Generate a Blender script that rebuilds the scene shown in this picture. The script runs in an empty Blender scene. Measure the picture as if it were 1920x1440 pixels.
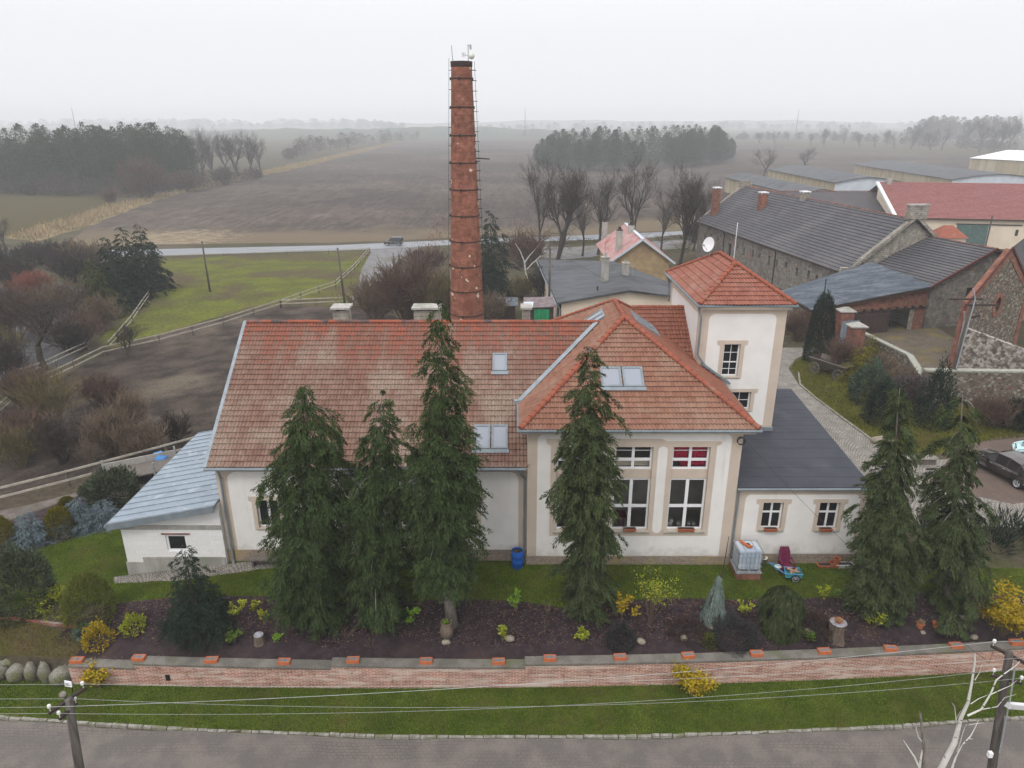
import bpy, bmesh, math, random
import numpy as np
from mathutils import Vector, Matrix
from mathutils.geometry import delaunay_2d_cdt, tessellate_polygon
R_ = math.radians
SC = bpy.context.scene
COL = SC.collection
rnd = random.Random(7)
rng = np.random.default_rng(7)

# ------------------------------------------------------------------ camera, sky, sun, exposure
CAM_H = 20.0
FPX = 1333.0
PITCH = math.atan(495 / FPX)
cam = bpy.data.cameras.new("camera"); camo = bpy.data.objects.new("camera", cam); COL.objects.link(camo)
camo.location = (0, 0, CAM_H); camo.rotation_euler = (math.pi / 2 - PITCH, 0, 0)
cam.sensor_width = 36; cam.lens = 36 * FPX / 1920; cam.clip_start = .1; cam.clip_end = 20000
SC.camera = camo
SUN_EL, SUN_AZ = R_(52), R_(205)      # azimuth clockwise from +Y: behind the camera, a little to the left
W = bpy.data.worlds.new("World"); SC.world = W; W.use_nodes = True
nt = W.node_tree; nt.nodes.clear()
_o = nt.nodes.new("ShaderNodeOutputWorld"); _b = nt.nodes.new("ShaderNodeBackground"); _s = nt.nodes.new("ShaderNodeTexSky")
_s.sky_type = 'NISHITA'; _s.sun_disc = False; _s.sun_elevation = SUN_EL; _s.sun_rotation = SUN_AZ
_s.air_density = 1.5; _s.dust_density = 6
_tc = nt.nodes.new("ShaderNodeTexCoord"); _sx = nt.nodes.new("ShaderNodeSeparateXYZ"); _mr = nt.nodes.new("ShaderNodeMapRange")
_hs = nt.nodes.new("ShaderNodeHueSaturation"); _hs.inputs['Saturation'].default_value = .25
_cl = nt.nodes.new("ShaderNodeVectorMath"); _cl.operation = 'SCALE'; _cl.inputs[0].default_value = (.985, .99, 1.02)
_ad = nt.nodes.new("ShaderNodeMix"); _ad.data_type = 'RGBA'; _ad.inputs[0].default_value = .9
nt.links.new(_tc.outputs['Generated'], _sx.inputs[0]); nt.links.new(_sx.outputs[2], _mr.inputs[0])
_mr.inputs[1].default_value = .1; _mr.inputs[2].default_value = 1.0; _mr.inputs[3].default_value = 9.6; _mr.inputs[4].default_value = 19.0
nt.links.new(_mr.outputs[0], _cl.inputs['Scale'])
nt.links.new(_s.outputs[0], _hs.inputs['Color']); nt.links.new(_hs.outputs[0], _ad.inputs[6]); nt.links.new(_cl.outputs[0], _ad.inputs[7])
nt.links.new(_ad.outputs[2], _b.inputs[0]); _b.inputs[1].default_value = .1; nt.links.new(_b.outputs[0], _o.inputs[0])
sl = bpy.data.lights.new("sun", 'SUN'); sl.energy = 1.0; sl.angle = R_(18); sl.color = (1, .965, .92)
so = bpy.data.objects.new("sun", sl); COL.objects.link(so)
_sd = Vector((math.sin(SUN_AZ) * math.cos(SUN_EL), math.cos(SUN_AZ) * math.cos(SUN_EL), math.sin(SUN_EL)))
so.rotation_euler = _sd.to_track_quat('Z', 'Y').to_euler()
SC.view_settings.view_transform = 'Standard'; SC.view_settings.look = 'None'; SC.view_settings.exposure = 0.08; SC.view_settings.gamma = 1
SC.render.engine = 'CYCLES'
SC.cycles.max_bounces = 6; SC.cycles.diffuse_bounces = 3; SC.cycles.glossy_bounces = 2; SC.cycles.transmission_bounces = 3
SC.cycles.volume_bounces = 1; SC.cycles.transparent_max_bounces = 12
SC.cycles.use_denoising = True

# ------------------------------------------------------------------ node helpers
def nd(nt, typ, ins=None, **props):
    n = nt.nodes.new("ShaderNode" + typ)
    for k, v in props.items(): setattr(n, k, v)
    for k, v in (ins or {}).items():
        s = n.inputs[k]
        if isinstance(v, bpy.types.NodeSocket): nt.links.new(v, s)
        elif isinstance(v, bpy.types.Node): nt.links.new(v.outputs[0], s)
        else:
            if s.type == 'RGBA' and len(v) == 3: v = (*v, 1)
            s.default_value = v
    return n
def mixc(nt, f, a, b, bt='MIX'):
    return nd(nt, 'Mix', {0: f, 6: a, 7: b}, data_type='RGBA', blend_type=bt).outputs[2]
def ramp(nt, f, lo, hi):
    return nd(nt, 'MapRange', {0: f, 1: lo, 2: hi}, interpolation_type='SMOOTHSTEP').outputs[0]
def noise(nt, vec, sc, detail=4, rough=.55, dist=0):
    return nd(nt, 'TexNoise', {'Vector': vec, 'Scale': sc, 'Detail': detail, 'Roughness': rough, 'Distortion': dist}).outputs[0]
def newm(name):
    m = bpy.data.materials.new(name); m.use_nodes = True
    nt = m.node_tree; b = nt.nodes['Principled BSDF']
    return m, nt, b
def coords(nt, kind='Object', stretch=None, rot=None):
    v = nd(nt, 'TexCoord').outputs[kind]
    if stretch or rot:
        v = nd(nt, 'Mapping', {0: v, 2: rot or (0, 0, 0), 3: stretch or (1, 1, 1)}).outputs[0]
    return v
def finish(nt, b, col, rough=.85, spec=.3, h=None, bump=.3, dist=.02, metal=0):
    if isinstance(col, (tuple, list)): b.inputs['Base Color'].default_value = (*col[:3], 1)
    else: nt.links.new(col, b.inputs['Base Color'])
    if isinstance(rough, (int, float)): b.inputs['Roughness'].default_value = rough
    else: nt.links.new(rough, b.inputs['Roughness'])
    b.inputs['Specular IOR Level'].default_value = spec
    b.inputs['Metallic'].default_value = metal
    if h is not None:
        bp = nd(nt, 'Bump', {'Strength': bump, 'Distance': dist, 'Height': h})
        nt.links.new(bp.outputs[0], b.inputs['Normal'])
def surf(name, c1, c2, sc=3., c3=None, sc3=.4, lo=.35, hi=.65, rough=.85, spec=.14, bump=.25, dist=.02, stretch=None, metal=0, detail=6, fine=None, lo3=.45, hi3=.7):
    m, nt, b = newm(name); v = coords(nt, 'Object', stretch)
    n1 = noise(nt, v, sc, detail)
    col = mixc(nt, ramp(nt, n1, lo, hi), c1, c2)
    if c3: col = mixc(nt, ramp(nt, noise(nt, v, sc3, 4), lo3, hi3), col, c3)
    h = n1
    if fine:
        n2 = noise(nt, coords(nt), fine, 3, .7); h = n2
        col = mixc(nt, .55, col, nd(nt, 'MapRange', {0: n2, 1: .3, 2: .7, 3: .35, 4: 1.6}).outputs[0], 'MULTIPLY')
    finish(nt, b, col, rough, spec, h, bump, dist, metal)
    return m
def brickm(name, c1, c2, mortar, bw=.25, bh=.075, ms=.01, stain=None, sc=.8, lo=.5, hi=.7, rough=.9, uv=False, bump=.5, offs=.5, dark=None, fresh=None, con=.5, sst=None):
    m, nt, b = newm(name)
    if uv: v = coords(nt, 'UV')
    else:
        g = nd(nt, 'SeparateXYZ', {0: coords(nt)})
        v = nd(nt, 'CombineXYZ', {0: nd(nt, 'Math', {0: g.outputs[0], 1: g.outputs[1]}, operation='ADD'), 1: g.outputs[2]}).outputs[0]
    wob = nd(nt, 'VectorMath', {0: v, 1: nd(nt, 'VectorMath', {0: nd(nt, 'TexNoise', {'Vector': v, 'Scale': 6.}).outputs[1], 'Scale': .02}, operation='SCALE').outputs[0]}, operation='ADD').outputs[0]
    t = nd(nt, 'TexBrick', {'Vector': wob, 'Color1': c1, 'Color2': c2, 'Mortar': mortar, 'Scale': 1., 'Mortar Size': ms, 'Mortar Smooth': .3, 'Bias': 0., 'Brick Width': bw, 'Row Height': bh}, offset=offs)
    o3 = coords(nt)
    n = noise(nt, coords(nt, 'Object', sst) if sst else o3, sc, 6, .65)
    col = mixc(nt, con, t.outputs[0], nd(nt, 'MapRange', {0: noise(nt, o3, 9. if con < .6 else 2.2, 5, .7), 1: .3, 2: .7, 3: .45, 4: 1.5}).outputs[0], 'MULTIPLY')
    if stain: col = mixc(nt, ramp(nt, n, lo, hi), col, stain)
    if dark: col = mixc(nt, ramp(nt, noise(nt, o3, sc * 1.9, 5, .7), .56, .74), col, dark)
    if fresh: col = mixc(nt, ramp(nt, noise(nt, o3, sc * 2.6, 2, .4), .68, .71), col, fresh)
    h = nd(nt, 'Math', {0: 1., 1: t.outputs[1]}, operation='SUBTRACT').outputs[0]
    finish(nt, b, col, rough, .2, h, bump, .012)
    return m
def leafm(name, c1, c2, sc=1.2, rough=.8, spec=.03, c3=None, patch=None):
    m, nt, b = newm(name)
    r = nd(nt, 'NewGeometry').outputs['Random Per Island']
    n = noise(nt, coords(nt), sc, 3)
    f = nd(nt, 'Math', {0: nd(nt, 'Math', {0: r, 1: .6}, operation='MULTIPLY'), 1: nd(nt, 'MapRange', {0: n, 1: .3, 2: .7, 3: 0., 4: .5}).outputs[0]}, operation='ADD', use_clamp=True).outputs[0]
    col = mixc(nt, f, c1, c2)
    if c3: col = mixc(nt, ramp(nt, r, .86, .88), col, c3)
    if patch: col = mixc(nt, nd(nt, 'Math', {0: ramp(nt, noise(nt, coords(nt), patch[1], 5, .65), .5, .68), 1: nd(nt, 'MapRange', {0: r, 3: .3, 4: 1.}).outputs[0]}, operation='MULTIPLY').outputs[0], col, patch[0])
    finish(nt, b, col, rough, spec)
    return m
def tilem(name, c1, c2, lich_glint, red=None, sc=.35, lo=.42, hi=.62, rough=.7, vr=None, dark=(.05, .035, .03)):
    """roof tiles; UV counts tiles along the eave (u) and courses up the slope (v)"""
    m, nt, b = newm(name); uv = coords(nt, 'UV')
    fl = nd(nt, 'VectorMath', {0: uv}, operation='FLOOR').outputs[0]
    wn = nd(nt, 'TexWhiteNoise', {0: fl}, noise_dimensions='2D').outputs[0]
    o = coords(nt)
    col = mixc(nt, wn, c1, c2)
    big = noise(nt, o, sc, 5, .7)
    spk = noise(nt, o, 14., 4, .75)
    f = nd(nt, 'Math', {0: ramp(nt, big, lo, hi), 1: nd(nt, 'MapRange', {0: spk, 1: .35, 2: .62}).outputs[0]}, operation='MULTIPLY').outputs[0]
    col = mixc(nt, f, col, lich_glint)
    if red:
        su = nd(nt, 'SeparateXYZ', {0: uv}).outputs[1]
        st = noise(nt, coords(nt, 'Object', (1.2, .25, .25)), 1., 4, .6)
        q = nd(nt, 'Math', {0: nd(nt, 'MapRange', {0: su, 1: vr[0], 2: vr[1], 3: -.2, 4: .42}).outputs[0], 1: st}, operation='ADD').outputs[0]
        col = mixc(nt, ramp(nt, q, .5, .86), col, mixc(nt, wn, red, c1))
    col = mixc(nt, ramp(nt, noise(nt, o, 1.7, 6, .75), .58, .75), col, mixc(nt, .6, col, dark))
    finish(nt, b, col, rough, .35, spk, .15, .01)
    return m

# ------------------------------------------------------------------ materials
MT = {}
def defm():
    M = MT
    def plasterm(name, c1, c2, dirt):
        m, nt, b = newm(name); o = coords(nt); n1 = noise(nt, o, 1.2, 6); f = noise(nt, o, 70., 3, .7)
        c = mixc(nt, ramp(nt, n1, .35, .7), c1, c2); st = noise(nt, coords(nt, 'Object', (2.6, 2.6, .16)), 1., 5, .65)
        c = mixc(nt, nd(nt, 'Math', {0: ramp(nt, st, .56, .78), 1: .45}, operation='MULTIPLY').outputs[0], c, dirt)
        z = nd(nt, 'SeparateXYZ', {0: o}).outputs[2]
        lowz = nd(nt, 'Math', {0: nd(nt, 'MapRange', {0: z, 1: .4, 2: 1.7, 3: .34, 4: -.3}).outputs[0], 1: noise(nt, o, 1.8, 5, .65)}, operation='ADD').outputs[0]
        c = mixc(nt, nd(nt, 'Math', {0: ramp(nt, lowz, .55, .85), 1: .55}, operation='MULTIPLY').outputs[0], c, dirt)
        c = mixc(nt, .35, c, nd(nt, 'MapRange', {0: f, 1: .3, 2: .7, 3: .7, 4: 1.25}).outputs[0], 'MULTIPLY')
        finish(nt, b, c, .95, .05, f, .2, .006); return m
    M['plaster'] = plasterm('plaster', (.79, .765, .735), (.74, .715, .685), (.50, .47, .43))
    M['beige'] = plasterm('beige_plaster', (.575, .485, .40), (.525, .44, .365), (.36, .31, .26))
    M['cream'] = surf('cream_plaster', (.72, .62, .50), (.66, .56, .44), .5, (.55, .47, .38), .15, rough=.95, spec=.1, bump=.1, lo3=.5, hi3=.8)
    M['plinth'] = brickm('plinth_brick', (.34, .27, .20), (.25, .20, .16), (.20, .17, .15), .26, .085, .012, stain=(.36, .27, .13), sc=.5, lo=.5, hi=.75)
    M['block'] = brickm('aerated_block', (.78, .77, .75), (.73, .72, .70), (.70, .69, .66), .6, .25, .006, stain=(.66, .64, .58), sc=.9, lo=.6, hi=.8, bump=.25, con=.12)
    M['concrete'] = surf('concrete', (.42, .40, .37), (.33, .31, .29), 2., (.25, .25, .21), .6, rough=.95, fine=25, stretch=(1, 1, .35))
    M['coping'] = surf('coping_stone', (.18, .165, .145), (.125, .115, .10), 1.5, (.11, .12, .06), .8, rough=.95, fine=30, lo3=.5, hi3=.75)
    M['sill'] = surf('sill', (.34, .33, .29), (.24, .25, .20), 4., rough=.9)
    M['pvc'] = surf('white_frame', (.80, .80, .81), (.77, .77, .78), 3., rough=.4, bump=0)
    M['tin'] = surf('grey_tin', (.20, .235, .255), (.155, .18, .20), 2., rough=.5, spec=.5, bump=.05)
    M['tin_light'] = surf('zinc_flashing', (.25, .285, .315), (.19, .22, .245), 3., rough=.45, spec=.5, bump=.05)
    M['sheet'] = surf('blue_grey_sheet', (.235, .285, .335), (.20, .24, .285), .8, (.31, .36, .40), 1.8, rough=.42, spec=.5, bump=.05, lo3=.55, hi3=.7)
    M['zinc'] = surf('old_corrugated_sheet', (.10, .118, .142), (.06, .07, .088), 1.2, (.145, .163, .185), .8, rough=.7, spec=.15, bump=.1, stretch=(.4, 2.2, 1))
    M['bitumen'] = surf('bitumen_felt', (.034, .037, .05), (.045, .048, .06), .8, (.065, .068, .08), .5, rough=.75, spec=.35, bump=.3, dist=.01, fine=35, lo3=.55, hi3=.8)
    M['felt'] = surf('old_roof_felt', (.052, .056, .064), (.08, .085, .093), .5, (.032, .033, .037), .22, rough=.7, spec=.4, bump=.15, stretch=(1, 2.2, 1))
    M['tile_hall'] = tilem('hall_tiles', (.15, .075, .052), (.21, .118, .085), (.285, .228, .18), red=(.255, .07, .04), vr=(9, 31))  # lichen tone lightened so it also paints in whitish tile highlights
    M['tile_wing'] = tilem('wing_tiles', (.19, .08, .048), (.245, .115, .074), (.28, .195, .14), sc=.5, lo=.45, hi=.7)
    M['tile_tower'] = tilem('tower_tiles', (.21, .066, .042), (.27, .10, .066), (.31, .20, .16), sc=.8, lo=.48, hi=.75)
    M['tile_side'] = tilem('side_tiles', (.17, .055, .032), (.22, .075, .043), (.21, .13, .075), sc=.9, lo=.5, hi=.75)
    M['tile_lip_shade'] = surf('shaded_tile_lip', (.10, .05, .035), (.06, .035, .028), 8., rough=.9)  # shadow line under each course, painted as a dark lip colour
    M['dark_tile_lip_shade'] = surf('shaded_dark_tile_lip', (.022, .021, .023), (.035, .03, .03), 8., rough=.9)  # the same painted course shadow for dark roofs
    M['ridge'] = surf('ridge_tile', (.28, .08, .045), (.22, .066, .04), 2.5, (.25, .15, .10), 1.2, rough=.6, lo3=.55, hi3=.75)
    M['ridge_dark'] = surf('sooty_ridge_tile', (.07, .06, .06), (.25, .10, .07), 1.5, rough=.7)
    M['tile_dark'] = tilem('dark_tiles', (.062, .06, .068), (.082, .078, .085), (.125, .12, .12), sc=.16, lo=.45, hi=.65, dark=(.07, .03, .025))
    M['tile_black'] = tilem('black_tiles', (.04, .038, .042), (.055, .05, .055), (.08, .06, .06), sc=.2)
    M['tile_red'] = tilem('new_red_tiles', (.21, .066, .06), (.255, .09, .08), (.25, .12, .105), sc=.2, lo=.5, hi=.8)
    M['stack'] = brickm('stack_brick', (.29, .095, .058), (.19, .065, .043), (.24, .155, .115), .28, .085, .012, stain=(.19, .07, .045), sc=.7, uv=True, lo=.5, hi=.66, dark=(.10, .05, .042), fresh=(.62, .52, .43), con=.85)
    M['wallbrick'] = brickm('garden_wall_brick', (.35, .115, .07), (.25, .085, .06), (.50, .40, .33), .27, .073, .017, stain=(.54, .44, .37), sc=1.6, lo=.46, hi=.66, dark=(.20, .075, .055), sst=(.35, .35, 3.5), con=.6)
    M['redbrick'] = brickm('red_brick', (.27, .085, .05), (.20, .07, .045), (.20, .15, .12), .26, .08, .012, stain=(.36, .28, .23), sc=.5, lo=.62, hi=.75, dark=(.10, .05, .04), con=.9)
    M['stone'] = brickm('grey_stone_courses', (.25, .225, .195), (.18, .165, .145), (.16, .145, .13), .5, .24, .02, stain=(.12, .11, .10), sc=.35, lo=.5, hi=.7, dark=(.25, .12, .085), con=.95)
    M['stonelt'] = brickm('pale_stone_courses', (.33, .30, .25), (.25, .225, .19), (.2, .185, .16), .45, .22, .02, stain=(.18, .16, .135), sc=.5, lo=.5, hi=.75, con=.9)
    m, nt, b = newm('rubble_stone'); o = coords(nt)
    vo = nd(nt, 'TexVoronoi', {'Vector': nd(nt, 'Mapping', {0: o, 3: (1, 1, 1.5)}).outputs[0], 'Scale': 4.2})
    ve = nd(nt, 'TexVoronoi', {'Vector': nd(nt, 'Mapping', {0: o, 3: (1, 1, 1.5)}).outputs[0], 'Scale': 4.2}, feature='DISTANCE_TO_EDGE')
    sp = nd(nt, 'SeparateColor', {0: vo.outputs[1]})
    c = mixc(nt, sp.outputs[0], (.085, .07, .055), (.21, .178, .135)); c = mixc(nt, ramp(nt, sp.outputs[1], .88, .93), c, (.17, .085, .06)); c = mixc(nt, ramp(nt, sp.outputs[2], .8, .85), c, (.30, .275, .225))
    c = mixc(nt, .6, c, nd(nt, 'MapRange', {0: noise(nt, o, 5., 5, .7), 1: .3, 2: .7, 3: .4, 4: 1.5}).outputs[0], 'MULTIPLY')
    e = ramp(nt, ve.outputs[0], 0, .07); c = mixc(nt, e, (.13, .115, .095), c)
    finish(nt, b, c, .95, .15, e, .6, .04); M['rubble'] = m
    M['limewash'] = surf('limewashed_rubble', (.38, .355, .32), (.16, .13, .105), 3.2, (.10, .08, .065), 2.2, rough=.95, fine=6, lo=.4, hi=.6, lo3=.52, hi3=.62, bump=.5)
    M['tan'] = surf('tan_plaster', (.40, .29, .16), (.33, .24, .13), 1.2, (.27, .19, .11), .4, rough=.95, fine=18)
    M['ochre'] = surf('ochre_boards', (.38, .31, .19), (.29, .235, .15), 1.2, (.42, .38, .28), .25, rough=.95, stretch=(1, 1, .15))
    M['pinkroof'] = surf('faded_red_sheet', (.34, .15, .14), (.42, .25, .23), .9, (.36, .07, .065), .6, rough=.5, spec=.4, stretch=(1, .6, 1), lo3=.55, hi3=.62)
    M['oldsheet'] = surf('old_purple_sheet', (.14, .10, .105), (.20, .17, .17), 1.5, rough=.7)
    M['white'] = surf('white_sheet', (.78, .78, .80), (.72, .72, .74), 1., rough=.6, bump=.05)
    M['palegrey'] = surf('pale_grey_wall', (.55, .60, .66), (.48, .53, .58), .5, rough=.9, bump=.05)
    M['greendoor'] = surf('green_gate_paint', (.10, .17, .155), (.075, .13, .12), 1.5, rough=.7)
    M['darkwood'] = surf('dark_planks', (.085, .055, .05), (.05, .035, .033), 3., stretch=(6, 6, .4), rough=.9)
    M['greywood'] = surf('weathered_wood', (.17, .15, .13), (.11, .095, .085), 3., stretch=(5, 5, .5), rough=.95)
    M['polewood'] = surf('pole_wood', (.105, .092, .08), (.06, .052, .046), 4., (.15, .135, .12), 1.2, stretch=(4, 4, .35), rough=.95)
    M['palewood'] = surf('pale_rail_wood', (.44, .40, .34), (.33, .30, .25), 3., rough=.9)
    M['postwood'] = surf('post_wood', (.16, .14, .11), (.10, .09, .07), 3., rough=.95)
    M['black'] = surf('black', (.012, .012, .013), (.018, .018, .018), 2., rough=.9, bump=0)
    M['room'] = surf('room_wall', (.58, .54, .5), (.45, .42, .39), 1., rough=1, bump=0)
    M['iron'] = surf('iron', (.045, .04, .038), (.07, .045, .035), 6., rough=.75, metal=.3)
    M['steel'] = surf('galvanised', (.42, .44, .46), (.33, .35, .37), 5., rough=.45, metal=.4)
    M['ceramic'] = surf('white_ceramic', (.75, .74, .72), (.68, .67, .66), 5., rough=.3, bump=0)
    M['wire'] = surf('wire', (.36, .37, .36), (.28, .29, .28), 2., rough=.6, bump=0)
    M['cable'] = surf('black_cable', (.03, .03, .033), (.04, .04, .042), 2., rough=.7, bump=0)
    M['red_cloth'] = surf('crimson_cloth', (.80, .03, .11), (.62, .02, .08), 6., stretch=(4, 4, .5), rough=.8)
    M['red_table'] = surf('red_table', (.30, .02, .03), (.22, .02, .03), 2., rough=.6)
    M['terracotta'] = surf('terracotta', (.42, .135, .06), (.36, .11, .05), 6., (.36, .25, .17), 3., rough=.8, lo3=.6, hi3=.7)
    M['orange'] = surf('orange_hollow_brick', (.50, .15, .055), (.42, .12, .05), 8., rough=.8)
    M['brickgrey'] = surf('brick_mortar_top', (.21, .19, .19), (.15, .13, .13), 9., rough=.9)
    M['blue'] = surf('blue_plastic', (.012, .10, .42), (.01, .085, .36), 3., rough=.45, bump=0)
    M['bluetarp'] = surf('blue_tarp', (.10, .26, .55), (.07, .20, .46), 2., rough=.5)
    M['greentarp'] = surf('green_tarp', (.02, .24, .10), (.015, .18, .075), 1.5, rough=.6)
    M['maroon'] = surf('maroon_plastic', (.15, .018, .055), (.12, .015, .045), 4., rough=.5, bump=0)
    M['bargered'] = surf('oxide_red_paint', (.12, .035, .03), (.09, .03, .026), 3., rough=.7)
    M['ibc'] = surf('cloudy_plastic', (.60, .63, .66), (.46, .50, .55), 1.5, (.34, .41, .50), .7, rough=.45, bump=0)
    M['bucket'] = surf('white_plastic', (.72, .72, .68), (.66, .66, .62), 4., rough=.5, bump=0)
    M['cartblue'] = surf('cart_blue_paint', (.10, .33, .58), (.08, .27, .5), 4., rough=.5)
    M['cartgreen'] = surf('cart_green_tray', (.05, .28, .24), (.04, .22, .19), 4., rough=.5)
    M['log'] = surf('split_log', (.42, .30, .2), (.26, .15, .10), 9., rough=.9)
    M['rock'] = surf('boulder', (.21, .195, .165), (.155, .145, .12), 2.2, (.13, .14, .065), 1.1, rough=.95, fine=14, bump=.4)
    M['rockpale'] = surf('garden_rock', (.30, .26, .2), (.21, .18, .15), 3., rough=.95, fine=16, bump=.4)
    M['stump'] = surf('stump_bark', (.17, .13, .10), (.10, .075, .06), 4., stretch=(3, 3, .5), rough=.95, bump=.6)
    M['stumptop'] = surf('stump_top', (.34, .35, .39), (.22, .21, .22), 6., rough=.9)
    M['bark'] = surf('bark', (.075, .062, .05), (.045, .037, .03), 4., stretch=(2, 2, .4), rough=.95)
    M['barkgrey'] = surf('grey_bark', (.23, .20, .175), (.14, .12, .105), 6., stretch=(2, 2, .4), rough=.95)
    M['twig'] = surf('twig', (.06, .047, .038), (.04, .033, .028), 2., rough=.95, bump=0)
    M['twigred'] = surf('red_twig', (.26, .085, .055), (.17, .07, .05), 1., rough=.95, bump=0)
    M['twigrust'] = surf('rusty_twig', (.125, .075, .055), (.085, .058, .046), 1., rough=.95, bump=0)
    M['twigpale'] = surf('pale_twig', (.165, .118, .08), (.105, .078, .055), 1., rough=.95, bump=0)
    M['twigolive'] = surf('olive_twig', (.15, .12, .055), (.095, .08, .04), 1., rough=.95, bump=0)
    M['birch'] = surf('birch_bark', (.62, .60, .56), (.53, .51, .47), 2., (.07, .06, .05), 5., stretch=(1, 1, 1.6), rough=.85, lo3=.6, hi3=.66)
    M['needle'] = leafm('dark_needles', (.007, .014, .006), (.07, .102, .036), 2.6)
    M['needle2'] = leafm('olive_needles', (.012, .018, .006), (.08, .09, .032), 2.6)
    M['needlegrey'] = leafm('greygreen_needles', (.008, .015, .006), (.088, .112, .046), 2.6)
    M['needledk'] = leafm('deep_needles', (.008, .016, .012), (.03, .045, .028), .8)
    M['pinefar'] = leafm('pine_wood', (.010, .018, .011), (.058, .085, .038), .12)
    M['bluespruce'] = leafm('blue_needles', (.05, .072, .082), (.18, .23, .25), 1.5)
    M['bluecedar'] = leafm('silver_needles', (.09, .125, .11), (.24, .29, .26), 1.5)
    M['mugo'] = leafm('mugo_needles', (.018, .028, .015), (.10, .12, .07), 2.)
    M['golden'] = leafm('golden_scales', (.045, .047, .005), (.19, .165, .012), 2.)
    M['globe'] = leafm('globe_needles', (.04, .052, .012), (.15, .165, .03), 2.)
    M['thicket'] = leafm('bare_thicket', (.045, .035, .03), (.11, .085, .07), .1)
    M['heather'] = leafm('heather_sprigs', (.022, .022, .024), (.065, .062, .062), 2.)
    M['heatherbrown'] = leafm('brown_sprigs', (.03, .02, .018), (.075, .052, .043), 2.)
    M['yellow'] = leafm('yellow_leaves', (.17, .115, .008), (.47, .33, .022), 2., c3=(.16, .17, .02))
    M['lime'] = leafm('lime_leaves', (.11, .145, .012), (.33, .34, .035), 2.)
    M['greenleaf'] = leafm('green_leaves', (.04, .075, .012), (.13, .18, .03), 2.)
    M['bright'] = leafm('bright_leaves', (.06, .15, .01), (.2, .32, .03), 2.)
    M['bluegreen'] = leafm('bluegreen_leaves', (.06, .10, .075), (.15, .2, .16), 2.)
    M['laurel'] = leafm('laurel_leaves', (.035, .055, .035), (.10, .135, .09), 2.)
    M['ivy'] = leafm('dry_vine', (.055, .045, .042), (.13, .105, .095), 2.)
    M['drygrass'] = leafm('dry_grass', (.20, .15, .08), (.38, .29, .17), .2)
    M['brownleaf'] = leafm('dead_leaves', (.11, .055, .035), (.22, .11, .06), .5)
    M['redbrown'] = leafm('redbrown_leaves', (.055, .03, .028), (.13, .075, .06), .5)
    M['grass'] = leafm('grass_blades', (.038, .066, .006), (.155, .215, .024), .55, patch=((.11, .09, .028), .4))
    M['grassolive'] = leafm('olive_blades', (.055, .055, .012), (.15, .14, .03), .4)
    M['chips'] = leafm('bark_chips', (.022, .015, .018), (.085, .062, .066), 3., c3=(.17, .11, .08))
    # ---- ground sheets
    M['soil_grass'] = surf('turf', (.042, .064, .008), (.065, .085, .014), 1.1, (.085, .078, .022), .5, rough=.95, spec=.03, fine=22, lo3=.5, hi3=.75)
    M['meadow'] = surf('meadow', (.118, .128, .022), (.085, .09, .024), .22, (.085, .068, .038), .075, rough=.95, spec=.03, fine=2.5, lo3=.44, hi3=.6)
    M['yardgrass'] = surf('mossy_turf', (.10, .105, .012), (.065, .07, .012), .6, (.085, .062, .035), .35, rough=.95, spec=.03, fine=9, lo3=.52, hi3=.7)
    M['brownturf'] = surf('winter_turf', (.075, .06, .028), (.055, .055, .015), 1.2, (.09, .06, .035), .6, rough=.95, spec=.03, fine=20)
    M['scrub'] = surf('scrubland', (.075, .06, .045), (.06, .06, .028), .25, (.10, .082, .055), .1, rough=.95, spec=.03, fine=2.5)
    M['mulch'] = surf('bark_mulch', (.03, .02, .023), (.045, .032, .034), 3., (.06, .038, .032), .7, rough=.95, spec=.15, fine=30, lo3=.55, hi3=.75, bump=.6)
    M['dirt'] = surf('paddock_soil', (.07, .055, .045), (.036, .029, .026), .5, (.12, .098, .075), .14, rough=.95, spec=.03, fine=5, bump=.5, dist=.06)
    M['yard'] = surf('yard_dirt', (.14, .115, .09), (.11, .09, .07), .8, (.17, .135, .06), .35, rough=.95, spec=.03, fine=7, lo3=.5, hi3=.7)
    M['parking'] = surf('brown_gravel', (.13, .095, .078), (.105, .08, .066), 1.2, rough=.95, fine=14)
    M['gravel'] = surf('gravel', (.17, .145, .13), (.12, .102, .09), 3., (.10, .085, .07), .5, rough=.95, fine=30)
    m, nt, b = newm('ploughed_soil'); o = coords(nt)
    fu = nd(nt, 'TexWave', {'Vector': nd(nt, 'Mapping', {0: o, 2: (0, 0, R_(8)), 3: (1, .25, 1)}).outputs[0], 'Scale': .35, 'Distortion': 9., 'Detail': 4., 'Detail Scale': 1.2}).outputs[0]
    n1 = noise(nt, o, .012, 6, .6); n2 = noise(nt, o, 1.1, 5, .75)
    c = mixc(nt, ramp(nt, n1, .35, .65), (.052, .040, .033), (.092, .072, .058)); c = mixc(nt, .35, c, nd(nt, 'MapRange', {0: fu, 3: .55, 4: 1.3}).outputs[0], 'MULTIPLY')
    c = mixc(nt, .8, c, nd(nt, 'MapRange', {0: noise(nt, nd(nt, 'Mapping', {0: o, 2: (0, 0, R_(8)), 3: (1, .12, 1)}).outputs[0], .55, 4, .7), 1: .32, 2: .68, 3: .5, 4: 1.5}).outputs[0], 'MULTIPLY')
    c = mixc(nt, .6, c, nd(nt, 'MapRange', {0: noise(nt, o, .13, 4, .7), 1: .32, 2: .68, 3: .55, 4: 1.45}).outputs[0], 'MULTIPLY')
    c = mixc(nt, .7, c, nd(nt, 'MapRange', {0: n2, 1: .3, 2: .7, 3: .4, 4: 1.6}).outputs[0], 'MULTIPLY')
    sy = nd(nt, 'SeparateXYZ', {0: o})
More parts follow.
